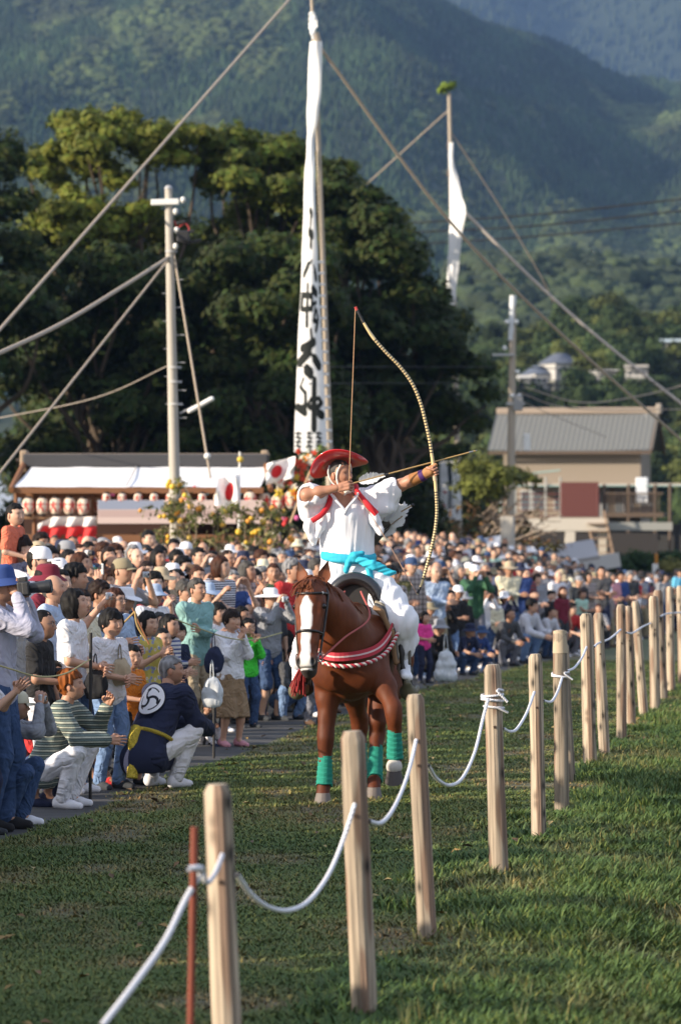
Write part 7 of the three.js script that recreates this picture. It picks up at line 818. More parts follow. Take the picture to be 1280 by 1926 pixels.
  for (const s of [-1, 1]) { // ears: cupped shells
    const g = new THREE.SphereGeometry(1, 16, 14), p = g.attributes.position; for (let i = 0; i < p.count; i++) { let x = p.getX(i), y = p.getY(i), z = p.getZ(i); const w = 0.044 * (1 - 0.75 * Math.max(0, y)) * (y < -0.4 ? 0.85 : 1); p.setXYZ(i, x * w, (y + 1) * 0.094, (z > 0 ? -z * 0.25 : z) * w * 1.1 + 0.012 * y * y); } g.computeVertexNormals(); g.deleteAttribute('uv'); bakeColor(g, (x, y, z) => z > -0.006 && Math.abs(x) < 0.022 ? [0.05, 0.018, 0.010] : [0.17, 0.052, 0.02]); g.rotateY(s * 0.35); g.rotateZ(-s * 0.20); g.translate(s * 0.062, 0.0, -0.02); part('ear', g.applyMatrix4(hm), hair, t);
    part('eye', new THREE.SphereGeometry(0.019, 14, 12).applyMatrix4(hm.clone().multiply(new THREE.Matrix4().makeTranslation(s * 0.097, -0.155, 0.049))), M(0.006, 0.004, 0.004, 0.08), t);
  }
  // hooves and bandages
  const hoof = (a, tilt, col) => { const g = new THREE.CylinderGeometry(0.050, 0.068, 0.085, 20, 2), p = g.attributes.position; for (let i = 0; i < p.count; i++) { const y = p.getY(i); p.setZ(i, p.getZ(i) * (p.getZ(i) > 0 ? 1.15 : 0.92) - y * 0.35); } g.computeVertexNormals(); g.rotateX(tilt); g.translate(a.x, a.y, a.z); return part('hoof', g, col, t); };
  const horn = M(0.16, 0.135, 0.12, 0.6); hoof(V(RF[5].x, 0.042, RF[5].z + 0.03), 0, horn); hoof(V(LH[5].x, 0.042, LH[5].z + 0.03), 0, horn); hoof(V(RH[5].x, 0.048, RH[5].z + 0.02), 0.15, horn); hoof(LF[5].clone().add(V(0, -0.065, 0.028)), 0.35, M(0.055, 0.045, 0.042, 0.6)); part('sock', mesh([ell(LF[5].clone().add(V(0, 0.0, 0.02)), V(0.060, 0.062, 0.060))], 0.012, 0.02), M(0.50, 0.47, 0.43, 0.8), t);
  const green = new THREE.MeshStandardMaterial({ color: lin(0.012, 0.225, 0.165), roughness: 0.9 }), wrap = (a, b, ra, rb) => { const n = 40, g = new THREE.CylinderGeometry(rb, ra, a.distanceTo(b), 24, n), p = g.attributes.position, l = a.distanceTo(b); for (let i = 0; i < p.count; i++) { const y = p.getY(i) / l + 0.5, an = Math.atan2(p.getX(i), p.getZ(i)), r = Math.hypot(p.getX(i), p.getZ(i)); if (r < 0.01) continue; const k = 1 + 0.10 * (((y * 6.5 + an / 6.283) % 1 + 1) % 1) + 0.03 * noise3(an * 2, y * 9, 1); p.setX(i, p.getX(i) * k); p.setZ(i, p.getZ(i) * k); if (y < 0.05) p.setY(i, p.getY(i) + 0.03 * Math.max(0, Math.cos(an))); } g.computeVertexNormals(); g.applyQuaternion(new THREE.Quaternion().setFromUnitVectors(V(0, 1, 0), a.clone().sub(b).normalize())); const m = a.clone().add(b).multiplyScalar(0.5); g.translate(m.x, m.y, m.z); return part('leg_bandage', g, green, t); };
  for (const L of [RF, LF, LH, RH]) { const a = L[3].clone().lerp(L[4], 0.30), b = L[4].clone().lerp(L[5], 0.35); wrap(a, b, 0.060, 0.048); }
  // mane, forelock and tail: bundles of strands
  const strands = []; const str = (a, b, c, r) => strands.push(bakeColor(strip(new THREE.TubeGeometry(new THREE.QuadraticBezierCurve3(a, b, c), 6, r, 4)), () => { const k = R(0.8, 1.15); return [0.135 * k, 0.040 * k, 0.014 * k]; }));
  for (let i = 0; i < 120; i++) { const u = i / 119, c = V(lerp(0, -0.18, u * u * 0.4 + u * 0.6), lerp(1.43, 1.69, u), lerp(0.16, 0.95, u)), s = rnd() < 0.65 ? -1 : 1; str(c.clone().add(V(R(-0.02, 0.02), 0.005, 0)), c.clone().add(V(s * 0.07, 0.01, R(-0.03, 0.05))), c.clone().add(V(s * R(0.09, 0.13), R(-0.16, -0.07), R(-0.04, 0.06))), R(0.004, 0.008)); }
  for (let i = 0; i < 60; i++) { const x = R(-0.05, 0.04), s = R(-1.3, 0.6); str(pt(x * 0.6, 0.05, 0.0), pt(x + s * 0.03, 0.03, 0.10), pt(x * 1.2 + s * 0.07, R(-0.10, -0.01), 0.105 + 0.02 * (1 - Math.abs(s))), R(0.0035, 0.007)); }
  for (let i = 0; i < 60; i++) { const x = R(-0.05, 0.05); str(V(x * 0.4, 1.26, -1.26), V(x, 1.20, -1.48 + R(-0.05, 0.05)), V(x * 1.6, R(0.5, 0.75), -1.50 + R(-0.08, 0.08)), R(0.006, 0.011)); }
  part('mane', mergeGeometries(strands), hair, t).userData.kind = 'stuff';
  // bridle
  const leather = M(0.014, 0.012, 0.012, 0.4), strap = (pts, w, closed = false, m = leather, name = 'bridle_strap') => { const g = new THREE.TubeGeometry(new THREE.CatmullRomCurve3(pts, closed), 36, w, 6, closed); return part(name, g, m, t); };
  strap([pt(-0.105, -0.05, -0.01), pt(-0.085, -0.068, 0.075), pt(-0.04, -0.080, 0.112), pt(0, -0.082, 0.122), pt(0.04, -0.080, 0.112), pt(0.085, -0.068, 0.075), pt(0.105, -0.05, -0.01)], 0.0095, false, leather, 'browband');
  strap([pt(-0.088, -0.335, -0.02), pt(-0.075, -0.335, 0.055), pt(-0.03, -0.338, 0.108), pt(0, -0.338, 0.114), pt(0.03, -0.338, 0.108), pt(0.075, -0.335, 0.055), pt(0.088, -0.335, -0.02), pt(0.06, -0.335, -0.085), pt(0, -0.335, -0.11), pt(-0.06, -0.335, -0.085)], 0.010, true, leather, 'noseband');
  for (const s of [-1, 1]) { strap([pt(s * 0.045, 0.045, -0.07), pt(s * 0.103, -0.03, -0.03), pt(s * 0.106, -0.15, -0.015), pt(s * 0.092, -0.34, 0.0), pt(s * 0.074, -0.48, -0.005)], 0.0085, false, leather, 'cheek_strap'); part('bit_ring', new THREE.TorusGeometry(0.028, 0.005, 8, 20).rotateY(1.3).applyMatrix4(hm.clone().multiply(new THREE.Matrix4().makeTranslation(s * 0.078, -0.50, -0.005))), M(0.25, 0.25, 0.25, 0.3), t); strap([pt(s * 0.108, -0.055, -0.01), pt(s * 0.09, -0.14, -0.09), pt(0, -0.20, -0.16)], 0.007); part('brow_stud', new THREE.SphereGeometry(0.010, 8, 6).applyMatrix4(hm.clone().multiply(new THREE.Matrix4().makeTranslation(s * 0.092, -0.066, 0.066))), M(0.5, 0.5, 0.5, 0.3), t); strap([pt(s * 0.078, -0.51, -0.01), V(s * 0.13 - 0.10, 1.24, 0.86), V(s * 0.16, 1.38, 0.40), V(s * 0.06, 1.56, 0.10)], 0.008, false, M(0.35, 0.08, 0.07, 0.8), 'rein'); }
  // breast strap: flat red band with a pale stripe, and a red and white twisted rope
  const band = (pts, w, m, name, lift = 0) => { const c = new THREE.CatmullRomCurve3(pts), n = 60, Q = [], I = []; for (let i = 0; i <= n; i++) { const p = c.getPointAt(i / n), tan = c.getTangentAt(i / n), out = p.clone().sub(V(0, 1.06, 0.12)).setY(0).normalize(), up = new THREE.Vector3().crossVectors(out, tan).normalize(); if (up.y < 0) up.negate(); for (const k of [-1, 1]) { const q = p.clone().addScaledVector(up, k * w).addScaledVector(out, lift); Q.push(q.x, q.y, q.z); } for (const k of [1, -1]) { const q = p.clone().addScaledVector(up, k * w).addScaledVector(out, lift - 0.010); Q.push(q.x, q.y, q.z); } if (i) for (let e = 0; e < 4; e++) { const a = (i - 1) * 4 + e, b = (i - 1) * 4 + (e + 1) % 4; I.push(a, b, a + 4, b, b + 4, a + 4); } } const g = new THREE.BufferGeometry(); g.setAttribute('position', new THREE.Float32BufferAttribute(Q, 3)); g.setIndex(I); const ng = g.toNonIndexed(); ng.computeVertexNormals(); return part(name, ng, m, t); };
  const redS = M(0.42, 0.022, 0.04, 0.75), BP = [V(0.29, 1.42, -0.12), V(0.305, 1.33, 0.06), V(0.285, 1.23, 0.26), V(0.225, 1.15, 0.48), V(0.10, 1.11, 0.665), V(-0.06, 1.10, 0.72), V(-0.19, 1.13, 0.60), V(-0.285, 1.21, 0.24), V(-0.305, 1.30, 0.04), V(-0.29, 1.40, -0.14)];
  band(BP, 0.031, redS, 'breast_strap'); band(BP, 0.006, M(0.62, 0.45, 0.45, 0.8), 'breast_strap_stripe', 0.003);
  const RP = [V(0.32, 1.44, -0.14), V(0.338, 1.33, 0.02), V(0.325, 1.22, 0.2), V(0.255, 1.105, 0.47), V(0.11, 1.05, 0.655), V(-0.05, 1.045, 0.70), V(-0.18, 1.08, 0.62), V(-0.23, 1.13, 0.54)], rc = new THREE.CatmullRomCurve3(RP); const tw = (ph, m, name) => { const pts = []; for (let i = 0; i <= 220; i++) { const u = i / 220, p = rc.getPointAt(u), a = u * 150 + ph; pts.push(p.add(V(Math.cos(a) * 0.007, Math.sin(a) * 0.008 - 0.012, Math.cos(a) * 0.005))); } part(name, new THREE.TubeGeometry(new THREE.CatmullRomCurve3(pts), 440, 0.0095, 6), m, t); }; tw(0, redS, 'rope_strand'); tw(3.14, M(0.66, 0.60, 0.56, 0.8), 'rope_strand');
  part('strap_ornament', new THREE.TorusGeometry(0.032, 0.012, 10, 24).rotateY(1.0).translate(0.315, 1.30, 0.10), M(0.16, 0.10, 0.09, 0.4), t); part('strap_knot', mesh([ell(V(-0.15, 1.16, 0.66), V(0.045, 0.035, 0.03)), cap(V(-0.15, 1.16, 0.67), V(-0.05, 1.21, 0.72), 0.022, 0.028)], 0.010, 0.02), M(0.42, 0.16, 0.16, 0.8), t); for (let i = 0; i < 3; i++) part('rope_loop', new THREE.TorusGeometry(0.055 + i * 0.012, 0.009, 8, 24).rotateX(0.5 + i * 0.3).translate(-0.20, 1.14 - i * 0.02, 0.62), i % 2 ? redS : M(0.66, 0.55, 0.5, 0.8), t);
  // tassels below the muzzle
  const ts = []; for (let i = 0; i < 40; i++) { const a = V(-0.29 + R(-0.012, 0.012), 1.03, 0.70), e = a.clone().add(V(R(-0.09, 0.03), R(-0.22, -0.10), R(-0.05, 0.05))); ts.push(strip(new THREE.TubeGeometry(new THREE.QuadraticBezierCurve3(a, a.clone().lerp(e, 0.5).add(V(R(-0.02, 0.02), 0.02, 0)), e), 4, 0.005, 4))); } part('tassel', mergeGeometries(ts), M(0.25, 0.012, 0.012, 0.8), t, 'red tassel'); part('tassel_knot', mesh([ell(V(-0.285, 1.04, 0.70), V(0.03, 0.025, 0.025))], 0.01, 0.02), M(0.5, 0.3, 0.3), t);
}
// saddle with its dark flaps and stirrups, as worn by the horse
const onHorse = (v) => v.clone().applyAxisAngle(V(0, 1, 0), HYAW).add(HORSE);
{
  const t = thing('saddle', 'black lacquered wooden saddle with padded blanket and stirrups on the horse', 'saddle', HORSE.clone()); t.rotation.y = HYAW; const lac = new THREE.MeshPhysicalMaterial({ color: lin(0.010, 0.010, 0.012), roughness: 0.25, clearcoat: 0.8, clearcoatRoughness: 0.15 });
  const arch = (z, w, h, y) => { const pts = []; for (let i = 0; i <= 16; i++) { const a = Math.PI * i / 16; pts.push(V(Math.cos(a) * w, y + Math.sin(a) * h, z)); } return pts; };
  const thick = (pts, r, d) => { const l = []; for (let i = 1; i < pts.length; i++) l.push(cap(pts[i - 1], pts[i], r), cap(pts[i - 1].clone().add(V(0, -0.01, -d)), pts[i].clone().add(V(0, -0.01, -d)), r)); return mesh(l, 0.013, 0.03); };
  part('front_arch', thick(arch(0.0, 0.19, 0.215, 1.44), 0.040, 0.06), lac, t); part('rear_arch', thick(arch(-0.48, 0.19, 0.20, 1.40), 0.034, 0.04), lac, t); part('arch_filler', mesh([cap(V(-0.10, 1.47, -0.03), V(0.10, 1.47, -0.03), 0.085), cap(V(-0.06, 1.56, -0.03), V(0.06, 1.56, -0.03), 0.06)], 0.014, 0.05, (x, y, z, d) => Math.max(d, Math.abs(z + 0.035) - 0.022)), M(0.014, 0.012, 0.012, 0.6), t); part('seat', mesh([cap(V(-0.08, 1.53, -0.08), V(-0.08, 1.53, -0.44), 0.05), cap(V(0.08, 1.53, -0.08), V(0.08, 1.53, -0.44), 0.05)], 0.014, 0.05), M(0.012, 0.011, 0.011, 0.9), t);  // added dark filler closes the gap under the front arch
  const pad = (off, r, y, m, name) => { const l = []; for (const s of [-1, 1]) { const q = [V(s * 0.17, 1.45 - y, 0.10 - off), V(s * 0.22, 1.42 - y, 0.12 - off), V(s * 0.295, 1.27 - y, 0.13 - off), V(s * 0.325, 1.05 - y, 0.13 - off)]; for (let i = 1; i < 4; i++) for (const z of [0, -0.1, -0.2, -0.3, -0.4, -0.5]) l.push(cap(q[i - 1].clone().add(V(0, 0, z)), q[i].clone().add(V(0, 0, z)), r)); } part(name, mesh(l, 0.014, 0.03), m, t); };
  pad(-0.035, 0.021, 0.012, M(0.22, 0.125, 0.06, 0.8), 'brown_pad'); pad(0.02, 0.021, -0.008, M(0.035, 0.035, 0.038, 0.6), 'dark_pad'); pad(0.06, 0.021, -0.025, M(0.27, 0.23, 0.17, 0.8), 'pale_pad');
  for (const s of [-1, 1]) { // hanging mud flap, stirrup leather, boat-shaped stirrup
    part('mud_flap', mesh([cap(V(s * 0.345, 1.16, 0.02), V(s * 0.385, 0.80, 0.04), 0.016), cap(V(s * 0.350, 1.16, -0.34), V(s * 0.385, 0.80, -0.36), 0.016), cap(V(s * 0.35, 1.16, -0.1), V(s * 0.388, 0.79, -0.12), 0.016), cap(V(s * 0.35, 1.16, -0.22), V(s * 0.388, 0.79, -0.24), 0.016), cap(V(s * 0.35, 1.1, 0.0), V(s * 0.35, 1.1, -0.34), 0.016), cap(V(s * 0.37, 0.95, 0.02), V(s * 0.37, 0.95, -0.35), 0.016), cap(V(s * 0.386, 0.80, 0.04), V(s * 0.386, 0.80, -0.36), 0.016)], 0.014, 0.06), M(0.020, 0.017, 0.015, 0.55), t);
    part('stirrup_leather', tube([V(s * 0.33, 1.36, -0.16), V(s * 0.40, 1.15, -0.06), V(s * 0.415, 1.02, 0.03)], 0.012, 16, 6), M(0.10, 0.085, 0.06, 0.8), t);
    part('stirrup', mesh([cap(V(s * 0.415, 0.83, -0.10), V(s * 0.415, 0.82, 0.12), 0.062, 0.066), cap(V(s * 0.415, 0.83, 0.14), V(s * 0.415, 0.885, 0.19), 0.045, 0.03), { ...cap(V(s * 0.415, 0.92, -0.2), V(s * 0.415, 0.90, 0.10), 0.062, 0.060), sub: 1 }], 0.012, 0.03), new THREE.MeshStandardMaterial({ color: lin(0.11, 0.10, 0.06), roughness: 0.5 }), t);
  }
}
// ------------------------------------------------------------------ the archer
const RD = 26.0, rp = (px, py, dz = 0) => at(px, py, RD - dz);                // dz: metres nearer than the rider's middle
{
  const o = V(0.03, 0, -RD), t = thing('person', 'mounted archer in white robe and red lacquer hat drawing a tall bow', 'person', o), L = (px, py, dz = 0) => rp(px, py, dz).sub(o);
  const pel = L(653, 1072, -0.02), ch = L(650, 978, 0), nk = L(645, 930, 0.0), shR = L(607, 940, 0.0), shL = L(700, 938, -0.04), hd = L(640, 893, 0.02), elR = L(577, 931, 0.16), wrR = L(633, 918, 0.20), elL = L(752, 913, -0.02), wrL = L(797, 893, 0.06);
  const hjR = L(632, 1088, 0.02), hjL = L(678, 1088, 0), knR = V(-0.275, 1.17, 0.38), anR = V(-0.345, 0.98, 0.20), ftR = V(-0.34, 0.93, 0.30), knL = L(752, 1168, 0.30), anL = L(757, 1232, 0.12), ftL = L(764, 1262, 0.40);
  // bare body: neck, chest, arms, legs in one
  const q = new THREE.Quaternion().setFromEuler(new THREE.Euler(0.0, 0.86, 0.08, 'YXZ')), hm = new THREE.Matrix4().compose(hd, q, V(0.99, 0.99, 0.99));
  const B = [cap(nk.clone().add(V(0, -0.06, 0)), hd.clone().add(V(0, -0.06, -0.01)), 0.064, 0.058), cap(ch.clone().add(V(-0.07, 0.02, 0)), pel.clone().add(V(-0.05, 0, 0)), 0.12, 0.11), cap(ch.clone().add(V(0.07, 0.02, 0)), pel.clone().add(V(0.05, 0, 0)), 0.12, 0.11), cap(shR, shL, 0.062, 0.062), cap(shR, elR, 0.056, 0.047), cap(elR, elR.clone().lerp(wrR, 0.4), 0.047, 0.043), cap(elR.clone().lerp(wrR, 0.4), wrR, 0.043, 0.029), cap(shL, elL, 0.056, 0.045), cap(elL, elL.clone().lerp(wrL, 0.4), 0.045, 0.042), cap(elL.clone().lerp(wrL, 0.4), wrL, 0.042, 0.029), cap(hjR, knR, 0.085, 0.06), cap(knR, anR, 0.058, 0.04), cap(hjL, knL, 0.085, 0.06), cap(knL, anL, 0.058, 0.04)];
  const hand = (wr, el, palm, pose, left) => { const f = wr.clone().sub(el).normalize(), p = palm.clone().addScaledVector(f, -palm.dot(f)).normalize(), m = new THREE.Matrix4().makeBasis(new THREE.Vector3().crossVectors(f, p), f, p).setPosition(wr.clone().addScaledVector(f, 0.012)), g = handGeo(pose, 0.0045).clone(); if (left) { g.scale(-1, 1, 1); const ix = g.index.array; for (let i = 0; i < ix.length; i += 3) { const k = ix[i]; ix[i] = ix[i + 2]; ix[i + 2] = k; } } return g.applyMatrix4(m); };
  const skin = new THREE.MeshPhysicalMaterial({ color: lin(0.40, 0.20, 0.125), vertexColors: true, roughness: 0.5, sheen: 0.15, sheenColor: lin(0.9, 0.5, 0.4), sheenRoughness: 0.5 });
  part('body', mergeGeometries([mesh(B, 0.014, 0.03, null, () => [1, 0.97, 0.95]), headGeo('old', false, 0).clone().applyMatrix4(hm), hand(wrR, elR, V(-0.1, -0.35, -1), 'fist', false), hand(wrL, elL, V(0.1, -0.1, 1), 'fist', true)]), skin, t);
  const hr = part('hair', hairGeo('crop', false), hairMats.salt, t); hr.applyMatrix4(hm);
  const linen = new THREE.MeshPhysicalMaterial({ color: lin(0.80, 0.80, 0.84), roughness: 0.9, sheen: 0.1, sheenColor: lin(1, 1, 1) }), folds = (k) => (x, y, z, d) => d + 0.008 * noise3(x * 24 + y * 4, y * 3.5, z * 18) * k + 0.0075 * noise3(x * 52 - y * 5, y * 4, z * 38) * k;
  const T = (c, x, y = 0, z = 0) => c.clone().add(V(x, y, z)), apex = L(648, 958, 0.12), vL = L(620, 920, 0.1), vR = L(672, 922, 0.1);
  const sleeveR = shR.clone().lerp(elR, 0.8), sleeveL = shL.clone().lerp(elL, 0.72), f1 = folds(1);
  const robe = [cap(T(ch, -0.085, 0.04), T(pel, -0.085, 0.16), 0.130, 0.118), cap(T(ch, 0.085, 0.04), T(pel, 0.085, 0.16), 0.130, 0.118), cap(T(ch, 0, 0.02, 0.05), T(pel, 0, 0.19, 0.05), 0.115, 0.11), cap(T(pel, -0.07, 0.14), T(pel, -0.07, -0.06), 0.115, 0.135), cap(T(pel, 0.07, 0.14), T(pel, 0.07, -0.06), 0.115, 0.135), cap(shR, shL, 0.082, 0.082), cap(T(ch, 0, 0.09), nk.clone().add(V(0, -0.02, -0.02)), 0.105, 0.07)];
  part('robe', mesh(robe, 0.0125, 0.04, (x, y, z, d) => { d = f1(x, y, z, d); const v = Math.max((apex.y - y), (Math.abs(x - apex.x) - (y - apex.y) * 0.72)); if (z > nk.z + 0.01) d = Math.max(d, -Math.max(v, -0.05 - d)); return Math.max(d, 0.066 - Math.hypot(x - nk.x, y - nk.y - 0.03, z - nk.z - 0.02)); }), linen, t);
  // overlapping collar edges
  const col = (pts, w) => tube(pts, w, 24, 6).applyMatrix4(new THREE.Matrix4()); part('collar', col([L(618, 918, 0.02), L(626, 935, 0.145), L(642, 952, 0.172), L(650, 962, 0.165)], 0.010), linen, t); part('collar', col([L(676, 920, 0.02), L(668, 938, 0.15), L(654, 954, 0.168), L(646, 968, 0.165)], 0.010), linen, t);
  const sl = (list, name, post) => part(name, mesh(list, 0.0125, 0.035, post ?? f1), linen, t);
  sl([cap(T(shR, 0.02, 0, 0), sleeveR, 0.088, 0.098), cap(T(shR, -0.02, -0.03, 0), L(582, 962, 0.06), 0.085, 0.075), cap(L(576, 948, 0.06), L(580, 968, 0.04), 0.07, 0.06), { ...cap(sleeveR.clone().lerp(elR, 0.6), elR.clone().add(V(-0.05, 0.02, 0.12)), 0.055, 0.075), sub: 1, k: 0.01 }], 'sleeve'); sl([cap(T(shL, -0.01, 0, 0), sleeveL, 0.090, 0.088), cap(T(shL, 0.0, -0.05, 0), L(728, 955, 0.02), 0.085, 0.05), cap(L(712, 955, 0), L(733, 935, 0), 0.06, 0.05), { ...cap(sleeveL.clone().lerp(elL, 0.35), elL, 0.054, 0.062), sub: 1, k: 0.01 }], 'sleeve');
  const drape = (pts, w0, w1, name) => { const l = []; for (let i = 1; i < pts.length; i++) { const u = i / (pts.length - 1); l.push(cap(pts[i - 1], pts[i], lerp(w0, w1, (i - 1) / (pts.length - 1)), lerp(w0, w1, u))); } const g = mesh(l, 0.0125, 0.03, f1); return part(name, g, linen, t); };
  drape([L(590, 968, 0.06), L(583, 990, 0.08), L(588, 1012, 0.08), L(590, 1022, 0.08)], 0.062, 0.016, 'sleeve_end'); drape([L(606, 972, 0.08), L(602, 990, 0.1), L(596, 1010, 0.1)], 0.05, 0.02, 'sleeve_end'); drape([L(694, 962, 0.06), L(704, 980, 0.08), L(714, 996, 0.08), L(719, 1006, 0.08)], 0.058, 0.014, 'sleeve_end'); drape([L(735, 925, -0.02), L(742, 938, -0.04), L(734, 955, -0.04), L(715, 966, -0.04)], 0.028, 0.04, 'sleeve_end');
  // wide trousers
  const hk = [cap(hjL, knL, 0.135, 0.13), cap(L(695, 1088, 0.05), L(733, 1130, 0.2), 0.12, 0.125), cap(knL, L(757, 1212, 0.2), 0.118, 0.10), cap(knL, L(773, 1204, 0.1), 0.10, 0.06), cap(L(757, 1205, 0.2), L(757, 1226, 0.18), 0.085, 0.075), cap(hjR, knR, 0.12, 0.09), cap(knR, anR.clone().add(V(0, 0.06, 0.06)), 0.09, 0.07), cap(T(pel, -0.06, 0), T(pel, 0.06, -0.02), 0.14, 0.14)];
  const fh = folds(0.55); part('trousers', mesh(hk, 0.0135, 0.05, (x, y, z, d) => fh(x, y, z, d) + 0.0045 * Math.sin((x * 1.2 - y * 0.5) * 60 + z * 20) * sst(0.1, 0.25, x)), linen, t);
  for (const [a, f, s] of [[anL, ftL, 1], [anR, ftR, -1]]) { part('split_toe_sock', mesh([cap(a, a.clone().lerp(f, 0.4).add(V(0, -0.05, 0)), 0.048, 0.046), cap(a.clone().add(V(0, -0.09, -0.03)), f.clone().add(V(-s * 0.018, -0.035, 0.06)), 0.044, 0.026), cap(a.clone().add(V(0, -0.09, 0)), f.clone().add(V(s * 0.020, -0.045, 0.04)), 0.042, 0.028)], 0.011, 0.018), linen, t); }
  // red cord over the shoulders
  const red = M(0.52, 0.012, 0.022, 0.7), ribbon2 = (pts, w, d2) => { const g = new THREE.TubeGeometry(new THREE.CatmullRomCurve3(pts), 30, 1, 8), p = g.attributes.position, c = new THREE.CatmullRomCurve3(pts), v = V(0, 0, 0); for (let i = 0; i <= 30; i++) { c.getPointAt(i / 30, v); for (let j = 0; j <= 8; j++) { const k = i * 9 + j; p.setXYZ(k, v.x + (p.getX(k) - v.x) * w, v.y + (p.getY(k) - v.y) * w, v.z + (p.getZ(k) - v.z) * d2); } } g.computeVertexNormals(); return g; };
  part('shoulder_cord', ribbon2([L(626, 915, -0.08), L(622, 926, 0.07), L(618, 948, 0.13), L(604, 968, 0.17), L(586, 980, 0.17)], 0.021, 0.013), red, t, 'red shoulder cord'); part('shoulder_cord', ribbon2([L(668, 914, -0.08), L(674, 930, 0.08), L(690, 948, 0.135), L(708, 967, 0.14)], 0.024, 0.014), red, t, 'red shoulder cord');
  // turquoise sash: belt, knot, tail
  const turq = new THREE.MeshStandardMaterial({ color: lin(0.02, 0.40, 0.56), roughness: 0.8 }), belt = []; for (let i = 0; i < 40; i++) { const a = i / 40 * 6.2832, b = (i + 1) / 40 * 6.2832, c = L(655, 1046, 0), e = (k) => c.clone().add(V(Math.cos(k) * 0.188, -0.012 * Math.cos(k) - 0.02 * Math.sin(k), Math.sin(k) * 0.155)); belt.push(cap(e(a).add(V(0, 0.014, 0)), e(b).add(V(0, 0.014, 0)), 0.016), cap(e(a).add(V(0, -0.014, 0)), e(b).add(V(0, -0.014, 0)), 0.016)); }
  part('sash', mesh(belt, 0.0105, 0.02, (x, y, z, d) => d + 0.003 * noise3(x * 20, y * 70, z * 20)), turq, t, 'turquoise sash'); part('sash_knot', mesh([ell(L(664, 1048, 0.185), V(0.042, 0.042, 0.03)), cap(L(656, 1056, 0.18), L(651, 1074, 0.18), 0.026, 0.022), cap(L(668, 1046, 0.19), L(680, 1041, 0.18), 0.026, 0.022)], 0.0105, 0.02, (x, y, z, d) => d + 0.006 * noise3(x * 40, y * 40, z * 30)), turq, t);
  const tl = []; for (let i = 0; i < 6; i++) { const k = i / 5; tl.push(cap(L(672, 1048 + k * 8, 0.20), L(700 + k * 4, 1056 + k * 14, 0.25), 0.014, 0.015), cap(L(700 + k * 4, 1056 + k * 14, 0.25), L(745 - k * 14, 1078 + k * 4, 0.24), 0.015, 0.009)); } part('sash_tail', mesh(tl, 0.0085, 0.014, (x, y, z, d) => d + 0.009 * noise3(x * 7, y * 60 - x * 20, z * 20)), turq, t); part('sash_tail', mesh([cap(L(692, 1070, 0.16), L(702, 1105, 0.22), 0.024, 0.020), cap(L(697, 1072, 0.14), L(706, 1100, 0.18), 0.024, 0.014)], 0.0095, 0.02, (x, y, z, d) => d + 0.006 * noise3(x * 50, y * 9, z * 30)), turq, t);
  // red lacquer hat with white straps
  { const prof = [[0.001, 0.088], [0.05, 0.082], [0.09, 0.062], [0.125, 0.032], [0.17, 0.016], [0.212, 0.018], [0.222, 0.012], [0.212, 0.004], [0.17, 0.002], [0.12, 0.015], [0.085, 0.045], [0.04, 0.066], [0.001, 0.072]], g = new THREE.LatheGeometry(new THREE.SplineCurve(prof.map(([a, b]) => new THREE.Vector2(a, b))).getPoints(60), 56), p = g.attributes.position; for (let i = 0; i < p.count; i++) { const x = p.getX(i), z = p.getZ(i), r = Math.hypot(x, z), a = Math.atan2(x, z); p.setY(i, p.getY(i) + (r > 0.10 ? (r - 0.10) * (0.30 * Math.cos(2 * a + 0.5) + 0.08) : 0)); } g.computeVertexNormals(); g.rotateX(-0.36); g.rotateZ(0.20); g.translate(hd.x - 0.012, hd.y + 0.062, hd.z - 0.02); part('hat', g, new THREE.MeshPhysicalMaterial({ color: lin(0.52, 0.008, 0.014), roughness: 0.3, clearcoat: 0.9, clearcoatRoughness: 0.12, side: THREE.DoubleSide }), t, 'red lacquered hat');
    const st = (pts, w) => part('hat_strap', ribbon2(pts.map((v) => v.applyMatrix4(hm)), w, w * 0.8), M(0.74, 0.73, 0.70, 0.8), t); st([V(-0.055, 0.08, 0.055), V(-0.078, 0.03, 0.040), V(-0.080, -0.03, 0.03), V(-0.06, -0.10, 0.045), V(-0.01, -0.125, 0.06)], 0.0065); st([V(-0.06, 0.075, -0.055), V(-0.090, 0.02, -0.045), V(-0.082, -0.05, -0.02), V(-0.05, -0.11, 0.04)], 0.005); st([V(0.055, 0.08, 0.055), V(0.079, 0.03, 0.040), V(0.078, -0.03, 0.03), V(0.05, -0.10, 0.045)], 0.0055); part('strap_knot', mesh([ell(V(-0.005, -0.128, 0.068).applyMatrix4(hm), V(0.032, 0.016, 0.02)), cap(V(-0.02, -0.13, 0.07).applyMatrix4(hm), V(-0.06, -0.15, 0.08).applyMatrix4(hm), 0.012, 0.008)], 0.007, 0.01), M(0.66, 0.60, 0.5), t); }
  // leather glove cuff on the bow arm
  { const f = wrL.clone().sub(elL).normalize(), g = (a, b, ra, rb, m, name) => part(name, bar(wrL.clone().addScaledVector(f, a), wrL.clone().addScaledVector(f, b), ra, rb, 20), m, t); g(-0.105, -0.005, 0.050, 0.042, M(0.30, 0.125, 0.035, 0.7), 'glove_cuff'); g(-0.03, 0.005, 0.045, 0.042, M(0.06, 0.015, 0.12, 0.8), 'glove_lace'); part('glove_thumb', mesh([cap(wrL.clone().addScaledVector(f, 0.02).add(V(0, 0.02, 0.02)), wrL.clone().addScaledVector(f, 0.10).add(V(0, 0.035, 0.01)), 0.026, 0.017), cap(wrL.clone().addScaledVector(f, 0.0), wrL.clone().addScaledVector(f, 0.06).add(V(0, 0, 0.02)), 0.036, 0.03)], 0.008, 0.02), M(0.36, 0.17, 0.065, 0.7), t); }
}
